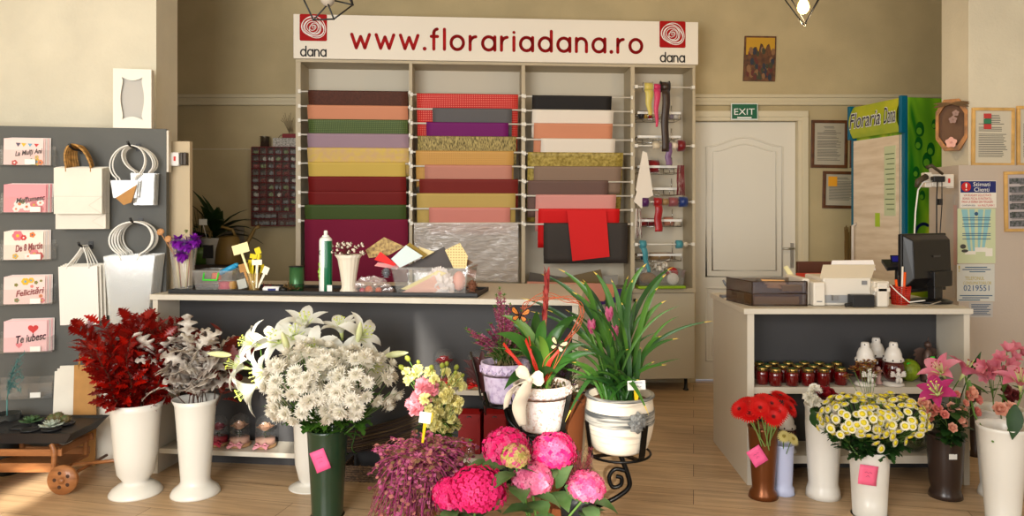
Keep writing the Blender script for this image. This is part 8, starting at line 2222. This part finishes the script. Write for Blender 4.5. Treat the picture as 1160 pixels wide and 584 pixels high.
# cream satin bow
satin = mat('satin_cream', (232, 222, 196), .3, sheen=.4)
bw = thing('ribbon_bow', 'cream satin bow tied on the front left of the whitewashed pot', 'bow', P(600, 429, 2.70)); c = V(bw.location)
def band(pts, w, side, nm, par=bw):
    sm = []
    pts = [V(p) for p in pts]
    for i in range(len(pts)-1):
        p0, p1, p2, p3 = pts[max(i-1, 0)], pts[i], pts[i+1], pts[min(i+2, len(pts)-1)]
        for t in [x/6 for x in range(6)]: sm.append(.5*((2*p1)+(p2-p0)*t+(2*p0-5*p1+4*p2-p3)*t*t+(3*p1-p0-3*p2+p3)*t**3))
    sm.append(pts[-1]); side = V(side); vs = []; n_ = len(sm)
    for i, p in enumerate(sm):
        ww = w if isinstance(w, float) else w[0]+(w[1]-w[0])*math.sin(PI*i/(n_-1))
        vs += [p-side*ww, p+V((0, -.003*math.sin(i), 0)), p+side*ww]
    MB().add(vs, [(i*3+k, i*3+k+1, i*3+k+4, i*3+k+3) for i in range(n_-1) for k in (0, 1)]).build(nm, satin, par, solid=.0012)
MB().strip(c, (1, -.25, .12), (0, -1, 0), .05, [.006, .016, .026, .028, .016], bend=.5, fold=.3).build('bow_loop', satin, bw, solid=.008)
MB().strip(c, (-.75, -.2, .75), (0, -1, .2), .06, [.006, .014, .022, .022, .012], bend=.5, fold=.3).build('bow_loop', satin, bw, solid=.008)
band([c, P(593, 444, 2.72), P(588, 462, 2.75), P(592, 482, 2.76)], (.012, .028), (1, 0, .15), 'bow_tail')
band([c, P(585, 436, 2.72), P(577, 446, 2.74), P(573, 462, 2.76)], (.010, .022), (.8, 0, .5), 'bow_tail')
MB().ball(c+V((0, -.008, 0)), .013, 8).build('knot', satin, bw)
# ---- left pot: lavender pot of heather
Yh = 3.10; s_ = Yh/F
ch = V((XX(572, Yh), Yh, ZZ(453, Yh))); hH = ZZ(409, Yh)-ch.z
ph_ = thing('potted_heather', 'pink and green heather in a pale lavender relief pot', 'potted plant', ch)
lavp = weathered('pot_lavender', (206, 192, 216), (178, 158, 190), .9, .46, .62, horiz=False)
potshape(ph_, ch, 26*s_, 21*s_, hH, lavp, lip=.005, rimh=.05)
m = MB()
for i in range(14):
    a = 2*PI*i/14; m.tube([ch+V(((26*s_+.007)*math.cos(a+.36*k/11), (26*s_+.007)*math.sin(a+.36*k/11), hH-.026+.012*math.sin(k/11*PI*2))) for k in range(12)], .003, 5)
m.build('scroll_relief', lavp, ph_)
hst = mat('heather_stem', (120, 104, 66), .8); hg = translucent('heather_green', (96, 146, 60), .5, .25); hpn = translucent('heather_pink', (196, 84, 140), .5, .3); hpl = translucent('heather_pale', (230, 160, 196), .5, .3)
def heather(m, base, tips_, pinkfrac=.8, dens=60):
    for tip in tips_:
        pts = bez(base+V((q.uniform(-.04, .04), q.uniform(-.04, .04), 0)), base.lerp(tip, .5)+V(((tip.x-base.x)*-.1, 0, .03)), tip, 14)
        m.tube(pts, .0016, 4, mi=0)
        for i in range(dens):
            t = q.uniform(.15, 1); f = t*14; k = min(13, int(f)); p = pts[k].lerp(pts[k+1], f-k)
            a = q.uniform(0, 6.28); pink = t > 1-pinkfrac*.75 and t < .95
            m.strip(p, (math.cos(a), math.sin(a), .7), UP, .016 if not pink else .013, [.001, .0048 if pink else .0024, .004 if pink else .002, .0008], mi=(2 if i % 3 else 3) if pink else 1, bend=.3)
m = MB()
heather(m, ch+V((0, 0, hH-.02)), [P(x, y, Yh+q.uniform(-.08, .06)) for x, y in ((527, 372), (532, 380), (540, 386), (566, 326), (560, 346), (567, 340), (575, 350), (584, 358), (592, 352), (552, 374), (558, 380), (600, 362), (572, 368), (545, 395), (548, 390), (586, 376), (595, 372), (536, 388), (550, 384), (564, 352), (569, 360), (578, 344), (588, 366), (597, 354), (604, 370), (542, 378), (555, 366), (562, 334), (571, 334), (530, 376), (580, 364), (545, 388))], dens=140)
heather(m, ch+V((0, 0, hH-.02)), [P(q.uniform(540, 604), q.uniform(380, 405), Yh+q.uniform(-.09, .08)) for i in range(34)], pinkfrac=.1, dens=60)
m.build('heather_stems', [hst, hg, hpn, hpl], ph_)
# ---- brown pot with dark heather behind, standing on a low stool
Yk = 3.35; ck = V((XX(634, Yk), Yk, 0.0));
pk = thing('potted_shrub', 'dark green and purple shrub in a tall plain brown pot behind the whitewashed pot', 'potted plant', ck)
MB().lathe(ck, [(.001, 0), (.075, 0), (.08, .02), (.115, .52), (.12, .56), (.112, .56), (.10, .50), (.001, .5)], 36, caps=False).build('pot', mat('pot_brown', (120, 66, 36), .45), pk)
m = MB()
heather(m, ck+V((0, 0, .52)), [P(q.uniform(600, 668), q.uniform(385, 470), Yk+q.uniform(-.12, .12)) for i in range(60)], pinkfrac=.35, dens=46)
m.build('heather_stems', [mat('stem_brown', 0), translucent('shrub_green', (46, 70, 34), .5, .2), translucent('shrub_purple', (110, 80, 120), .5, .2), translucent('shrub_dark', (40, 52, 30), .5, .2)], pk)
# ---- wrought iron stand: central post, three armed holders
st = thing('plant_stand', 'black wrought iron stand with scroll arms holding three pots', 'plant stand', (XX(640, 3.0), 3.0, 0))
pc0 = V((XX(640, 3.02), 3.02, 0)); m = MB()
m.tube([pc0+V((0, 0, .03)), pc0+V((0, 0, .42)), pc0+V((0, .0, .46))], .011, 8)
for i in range(3):
    a = 2*PI*i/3+.5; d = V((math.cos(a), math.sin(a), 0)); m.tube([pc0+V((0, 0, .10)), pc0+d*.12+V((0, 0, .08)), pc0+d*.2+V((0, 0, .006)), pc0+d*.23+V((0, 0, .012))], .008, 8)
m.build('post', iron, st)
def holder_(c, rt_, rb_, h, armfrom, nstr=4, a0=.4, w=.014, hh=.65):
    m = MB(); T_ = 1
    for i in range(nstr):
        a = a0[i] if isinstance(a0, (list, tuple)) else a0+2*PI*i/nstr; d = V((math.cos(a), math.sin(a), 0)); sd = V((-d.y, d.x, 0))
        z1 = h*hh; ro = rb_+(rt_-rb_)*hh+.012+.012
        p = [c+V((0, 0, -.010)), c+d*(rb_+.008)+V((0, 0, -.010)), c+d*(rb_+.016)+V((0, 0, .012)), c+d*ro+V((0, 0, z1))]
        vs = []
        for pt in p: vs += [pt-sd*w, pt+sd*w]
        m.add(vs, [(2*k, 2*k+1, 2*k+3, 2*k+2) for k in range(3)], 0, False)
    m.build('holder_strap', iron, st, solid=.004)
    r = MB(); r.tube([c+V(((rb_+.012)*math.cos(2*PI*i/28), (rb_+.012)*math.sin(2*PI*i/28), -.006)) for i in range(28)], .005, 6, closed=True); r.build('holder_ring', iron, st)
holder_(cr+V((0, 0, -.004)), rt, rb+.008, hR, None, 4, [R(200), R(306), R(60), R(130)], .015, .58)
holder_(cm_+V((0, 0, -.004)), 31*2.88/F, 23*2.88/F, hM, None, 4, [R(190), R(324), R(60), R(120)], .015, .85)
holder_(ch+V((0, 0, -.004)), 26*3.1/F, 21*3.1/F, hH, None, 4, R(222), .008, .35)
def cr_spl(pts, n=8):
    sm = []
    for i in range(len(pts)-1):
        p0, p1, p2, p3 = pts[max(i-1, 0)], pts[i], pts[i+1], pts[min(i+2, len(pts)-1)]
        for t in [x/n for x in range(n)]: sm.append(.5*((2*p1)+(p2-p0)*t+(2*p0-5*p1+4*p2-p3)*t*t+(3*p1-p0-3*p2+p3)*t**3))
    return sm+[pts[-1]]
YY = 2.95
m = MB(); m.tube(cr_spl([P(703, 503, YY), P(696, 509, YY), P(699, 517, YY), P(706, 514, YY), P(707, 505, YY), P(700, 498, YY), P(690, 500, YY), P(687, 512, YY), P(692, 522, YY)][::-1]), .0075, 8)
m.tube(cr_spl([cr+V((0, 0, -.015)), P(709, 534, YY), P(711, 545, YY), P(704, 556, YY), P(690, 563, YY), pc0+V((.02, -.02, .20))]), .010, 8)
m.tube(cr_spl([P(704, 537, YY), P(697, 532, YY), P(692, 537, YY), P(695, 546, YY), P(702, 545, YY), P(702, 540, YY)]), .0085, 8)
m.tube(cr_spl([P(703, 530, YY), P(696, 530, YY), P(689, 537, YY), P(690, 546, YY), P(697, 549, YY)]), .006, 8)
m = MB()
m.tube(cr_spl([cr+V((0, 0, -.012)), P(712, 540, YY), P(712, 552, YY), P(700, 562, YY), P(684, 570, YY), pc0+V((.02, -.02, .16))]), .010, 8)
m.tube(cr_spl([P(709, 533, YY), P(697, 531, YY), P(690, 540, YY), P(694, 551, YY), P(703, 549, YY), P(704, 541, YY), P(698, 539, YY)]), .0085, 8)
m.build('scroll_arm', iron, st)
MB().tube(cr_spl([cm_+V((0, 0, -.012)), cm_+V((0, .02, -.06)), pc0+V((0, -.03, .36)), pc0+V((0, 0, .40))]), .009, 8).build('scroll_arm', iron, st)
MB().tube(cr_spl([ch+V((0, 0, -.012)), ch+V((.03, 0, -.10)), pc0+V((-.06, 0, .42)), pc0+V((0, 0, .44))]), .009, 8).build('scroll_arm', iron, st)
# dark bent wire frame left of the heather pot
MB().tube([P(533, 398, 3.2), P(540, 425, 3.2), P(545, 452, 3.2), P(552, 457, 3.2), P(575, 457, 3.2), P(590, 470, 3.1), pc0+V((-.02, 0, .35))], .005, 6).build('wire_bracket', mat('wire_dark', (50, 44, 38), .4, .5), st)
m = MB()
for k in range(10):
    strap_leaf(m, P(548+q.uniform(-3, 3), 445, 3.22), P(q.uniform(524, 548), q.uniform(396, 424), 3.22), .014, tipmat=0)
m.tube([P(550, 470, 3.22), P(548, 445, 3.22)], .004, 5)
single(m, 'maroon_foliage', translucent('leaf_maroon', (70, 26, 22), .5, .15), 'dark maroon leaves left of the lavender heather pot', 'leaves')

hot = translucent('hydrangea_hot', (232, 16, 108), .5, .3, c2=(240, 50, 130), vscale=14); mid = translucent('hydrangea_mid', (222, 60, 124), .5, .3, c2=(236, 110, 156), vscale=20)
palep = translucent('hydrangea_pale', (216, 96, 136), .5, .3, c2=(230, 140, 170), vscale=20); limef = translucent('hydrangea_lime', (196, 196, 96), .5, .3, c2=(226, 170, 130), vscale=20)
def hydra(m, c, r, n, mi=0, seed=0, sq=(1, 1, .85), zmin=-.45, alt=None, fr=.0165):
    qq = random.Random(seed); c = V(c); m.ball(c, r*.80, 12, mi=mi, sq=sq)
    for i in range(n):
        z = 1-(1-zmin)*(i+.5)/n; a = i*2.39996; rr = math.sqrt(max(0, 1-z*z)); d = V((rr*math.cos(a), rr*math.sin(a), z))
        p = c+V((d.x*sq[0], d.y*sq[1], d.z*sq[2]))*r*qq.uniform(.9, 1.04); d = (d+V((qq.gauss(0, .18), qq.gauss(0, .18), qq.gauss(0, .18)))).normalized()
        _, s, n_ = basis(d, V((qq.uniform(-1, 1), qq.uniform(-1, 1), qq.uniform(-1, 1)))); R_ = fr*qq.uniform(.8, 1.15)
        mm = mi if not alt or qq.random() > alt[1] else alt[0]
        for k in range(4):
            an = PI/2*k; e = s*math.cos(an)+n_*math.sin(an); m.strip(p, (e+d*.28).normalized(), d, R_, [R_*.12, R_*.40, R_*.48, R_*.36, R_*.08], bend=.5, mi=mm)
        m.ball(p+d*.002, .002, 4, mi=mm)
def hydrangea_pot(px, Y, zrim, r, label, heads, seed, lv):
    c = V((XX(px, Y), Y, 0)); th = thing('potted_hydrangea', label, 'potted plant', c)
    MB().lathe(c, [(.001, 0), (r*.7, 0), (r*.74, .01), (r, zrim-.02), (r+.006, zrim-.02), (r+.006, zrim), (r-.004, zrim), (r-.01, zrim-.03), (.001, zrim-.03)], 36, caps=False).build('pot', mat('pot_nursery', (70, 66, 64), .5), th)
    s = MB(); l = MB(); q2 = random.Random(seed)
    for (x, y, Yh_, rp, mi, alt) in heads:
        p = P(x, y, Yh_); m = MB(); hydra(m, p, rp*1.08*Yh_/F, 230, mi, seed+x, alt=alt, fr=.0112 if mi != 2 else .0122)
        m.build('flower_head', [hot, mid, palep, limef], th); s.tube(bez(c+V((0, 0, zrim-.03)), c.lerp(p, .6)+V((0, 0, zrim*.3)), p-UP*.03, 6), .0045, 5)
        for k in range(5):
            a = q2.uniform(0, 6.28); st_ = p-UP*(rp*Yh_/F*.8+.02*k); LL = q2.uniform(.09, .13)
            l.strip(st_, (math.cos(a), math.sin(a), .15), UP, LL, [.005, LL*.24, LL*.32, LL*.28, LL*.14, .001], bend=q2.uniform(.3, 1.1), fold=.2)
    for (x, y, Yl, dx, dz, LL) in lv:
        l.strip(P(x, y, Yl), (dx, -.3, dz), (0, -.6, 1), LL, [.005, LL*.2, LL*.3, LL*.27, LL*.14, .001], bend=.4, fold=.25)
    s.build('stems', stemg, th); l.build('leaves', translucent('hydrangea_leaf', (70, 104, 50), .45, .25, c2=(104, 134, 84), vscale=12), th)
hydrangea_pot(528, 2.55, .22, .10, 'hot pink hydrangea with two large merged heads at the bottom of the photo', [(541, 556, 2.5, 31, 0, None), (513, 560, 2.58, 21, 0, (1, .2))], 1, [(585, 560, 2.6, .3, .8, .1)])
hydrangea_pot(612, 2.62, .22, .11, 'pink hydrangea with five heads, one turning lime, below the whitewashed pot', [(574, 508, 2.62, 25, 1, (0, .5)), (584, 517, 2.50, 15, 3, (1, .25)), (627, 512, 2.62, 24, 1, (0, .4)), (603, 544, 2.52, 21, 2, (1, .15)), (664, 552, 2.6, 19.5, 1, (2, .3))], 50, [(560, 530, 2.62, -.9, .3, .10), (572, 528, 2.56, -.6, .2, .09), (630, 552, 2.6, .3, .7, .11), (640, 550, 2.6, .5, -.2, .1), (585, 552, 2.6, -.2, .9, .08)])
# reddish feathery foliage beside
m = MB()
for i in range(60):
    b_ = P(655, 560, 2.85)+V((q.uniform(-.03, .03), q.uniform(-.03, .03), 0)); e = P(q.uniform(636, 672), q.uniform(508, 540), 2.85+q.uniform(-.05, .05)); pts = bez(b_, b_.lerp(e, .5)+V((q.uniform(-.02, .02), 0, 0)), e, 6); m.tube(pts, .0012, 3, mi=0)
    for k in range(8):
        p = pts[q.randint(2, 6)]; a = q.uniform(0, 6.28); m.strip(p, (math.cos(a), math.sin(a), 1), UP, .018, [.0008, .0016, .0004], mi=i % 2)
cz_ = P(655, 560, 2.85); ft2 = thing('potted_grass', 'reddish purple feathery plant in a dark pot right of the hydrangeas', 'potted plant', (cz_.x, cz_.y, 0))
m.build('foliage', [translucent('feather_red', (124, 50, 54), .6, .2), translucent('feather_purple', (90, 56, 60), .6, .2)], ft2)
MB().lathe((cz_.x, cz_.y, 0), [(.001, 0), (.05, 0), (.07, cz_.z-.02), (.075, cz_.z+.01), (.066, cz_.z+.01), (.001, cz_.z-.02)], 28, caps=False).build('pot', mat('nursery_black', 0), ft2)
Yt = 2.75; ct_ = V((XX(482, Yt), Yt, 0)); tp = thing('trailing_plant', 'trailing plant with tangled magenta stems and small round leaves, yellow tag stuck in', 'potted plant', ct_)
zr = ZZ(520, Yt)
MB().lathe(ct_, [(.001, 0), (.06, 0), (.065, .02), (.09, zr-.02), (.095, zr), (.09, zr), (.001, zr-.03)], 36, caps=False).build('pot', mat('basket_tan', (176, 122, 60), .6, c2=(120, 78, 36), vscale=60), tp)
A_ = MB(); L_ = MB()
for i in range(560):
    a = q.uniform(0, 6.28) if i < 380 else q.uniform(3.5, 5.9); R1 = q.uniform(.08, .215) if i < 380 else q.uniform(.12, .2); top = ZZ(q.uniform(486, 508), Yt)
    b_ = ct_+V((q.gauss(0, .04), q.gauss(0, .04), zr)); e = ct_+V((R1*math.cos(a)*1.0, R1*math.sin(a)*.8, zr+(q.uniform(-.26, .05) if i < 380 else q.uniform(-.36, -.12))*(R1/.2)+.02)); md_ = b_.lerp(e, .5); md_.z = top+q.uniform(-.02, .05)*(1 if R1 < .15 else .3); md_ += V((q.gauss(0, .02), q.gauss(0, .02), 0))
    pts = bez(b_, md_, e, 9); A_.tube(pts, .0014, 4, mi=0 if i % 3 else 1)
    for k in range(9):
        f = q.uniform(2.5, 9); j = min(8, int(f)); p = pts[j].lerp(pts[j+1], f-j); aa = q.uniform(0, 6.28); Ls = q.uniform(.010, .020)
        L_.strip(p, (math.cos(aa), math.sin(aa), q.uniform(-.6, .6)), (q.uniform(-.5, .5), -.6, 1), Ls, [Ls*.15, Ls*.42, Ls*.45, Ls*.1], bend=.6, mi=q.randrange(4))
A_.build('stems', [mat('trail_magenta', (156, 50, 104), .5), mat('trail_brown', (120, 62, 60), .6)], tp)
L_.build('leaves', [translucent('trail_leaf_pink', (206, 110, 150), .5, .3), translucent('trail_leaf_olive', (126, 96, 66), .5, .25), translucent('trail_leaf_plum', (110, 50, 70), .5, .25), translucent('trail_leaf_rose', (186, 120, 110), .5, .25)], tp)
tc_ = P(481.5, 473, 2.66); m = MB(Matrix.Translation(tc_) @ Matrix.Rotation(R(8), 4, 'Y')); m.box(-.021, .021, -.001, .001, -.019, .021); m.build('plant_tag', mat('label_white', 0), tp)
MB(Matrix.Translation(tc_) @ Matrix.Rotation(R(8), 4, 'Y')).sheet([(-.004, .002, -.015), (.008, .002, -.015), (.004, .03, -.10), (-.004, .03, -.10)], .002, (0, 1, 0)).sheet([(.019, .003, -.014), (.026, .003, -.014), (.026, .003, .02), (.019, .003, .02)], .002, (0, 1, 0)).build('tag_stake', mat('stake_yellow', 0), tp)
v13, c13, z13, r13 = vase('tall_vase', 'dark vase of yellow spray carnations behind the trailing plant', 492, 3.2, [(22, 492), (20, 496), (19, 520), (16, 560), (15, 595), (16, 605)], mat('vase_dark', 0))
CY_ = [proto(carn_mb(.027, 46, 3), translucent('carnation_yellow', (246, 238, 172), .5, .3)), proto(carn_mb(.023, 40, 4), translucent('carnation_cream', (236, 230, 160), .5, .3))]
CP_ = proto(carn_mb(.027, 46, 5), translucent('carnation_pink', (232, 150, 162), .5, .3)); CG_ = proto((lambda m: (m.lathe((0, 0, -.012), [(.003, 0), (.008, .006), (.009, .018), (.004, .026), (.001, .028)], 10, caps=False), m)[1])(MB()), translucent('carnation_bud', (150, 158, 60), .5, .2))
def hd_(l): return [(P(x, y, 3.1+q.uniform(-.07, .07)), V(((x-492)/50, -1, .5-(y-450)/60)).normalized()) for x, y in l]
ye = hd_([(481, 451), (489, 447), (497, 455), (503, 449), (509, 457), (515, 453), (496, 465), (506, 468), (500, 476), (491, 470), (512, 474), (518, 463), (511, 484), (485, 462), (502, 485), (494, 482), (508, 445), (520, 455), (487, 478), (516, 480)])
up_ = hd_([(492, 429), (460, 420), (469, 424), (505, 421), (518, 428), (462, 430), (479, 433), (512, 432), (499, 437), (473, 418), (522, 436), (486, 421)])
b13 = c13+V((0, 0, z13-.1)); cleaf = [.02, .06, .07, .04, .01]
for j in range(3): spray(b13+V((.01*j, -.01*j, 0)), ye[j::3], CY_, 'spray of pale yellow carnations, lower part of the bunch', 'pale yellow carnation sprays', name='carnation_spray', leafprof=cleaf, leafL=.07, nleaf=60, scl=(.85, 1.15))
for j in range(2): spray(b13+V((-.01*j, .01*j, 0)), up_[j::2], CY_[1], 'spray of greenish yellow carnations reaching above the bunch', 'greenish carnation sprays', name='carnation_spray', leafprof=cleaf, leafL=.06, nleaf=24, scl=(.9, 1.25))
spray(b13+V((-.02, -.01, 0)), hd_([(466, 457), (473, 451), (481, 455), (471, 462), (478, 436), (488, 440)]), CP_, 'spray of pink carnations at the left of the yellow bunch', None, name='carnation_spray', leafprof=cleaf, leafL=.06, nleaf=8, scl=(1.15, 1.5))
spray(b13+V((0, .01, 0)), hd_([(462, 406), (455, 416), (489, 416), (501, 414), (517, 416), (516, 422), (506, 412), (474, 410), (524, 425)]), CG_, 'thin stems of green carnation buds above the yellow bunch', None, name='carnation_spray', leafprof=cleaf, leafL=.05, nleaf=10, scl=(.8, 1.4), bloom='bud')
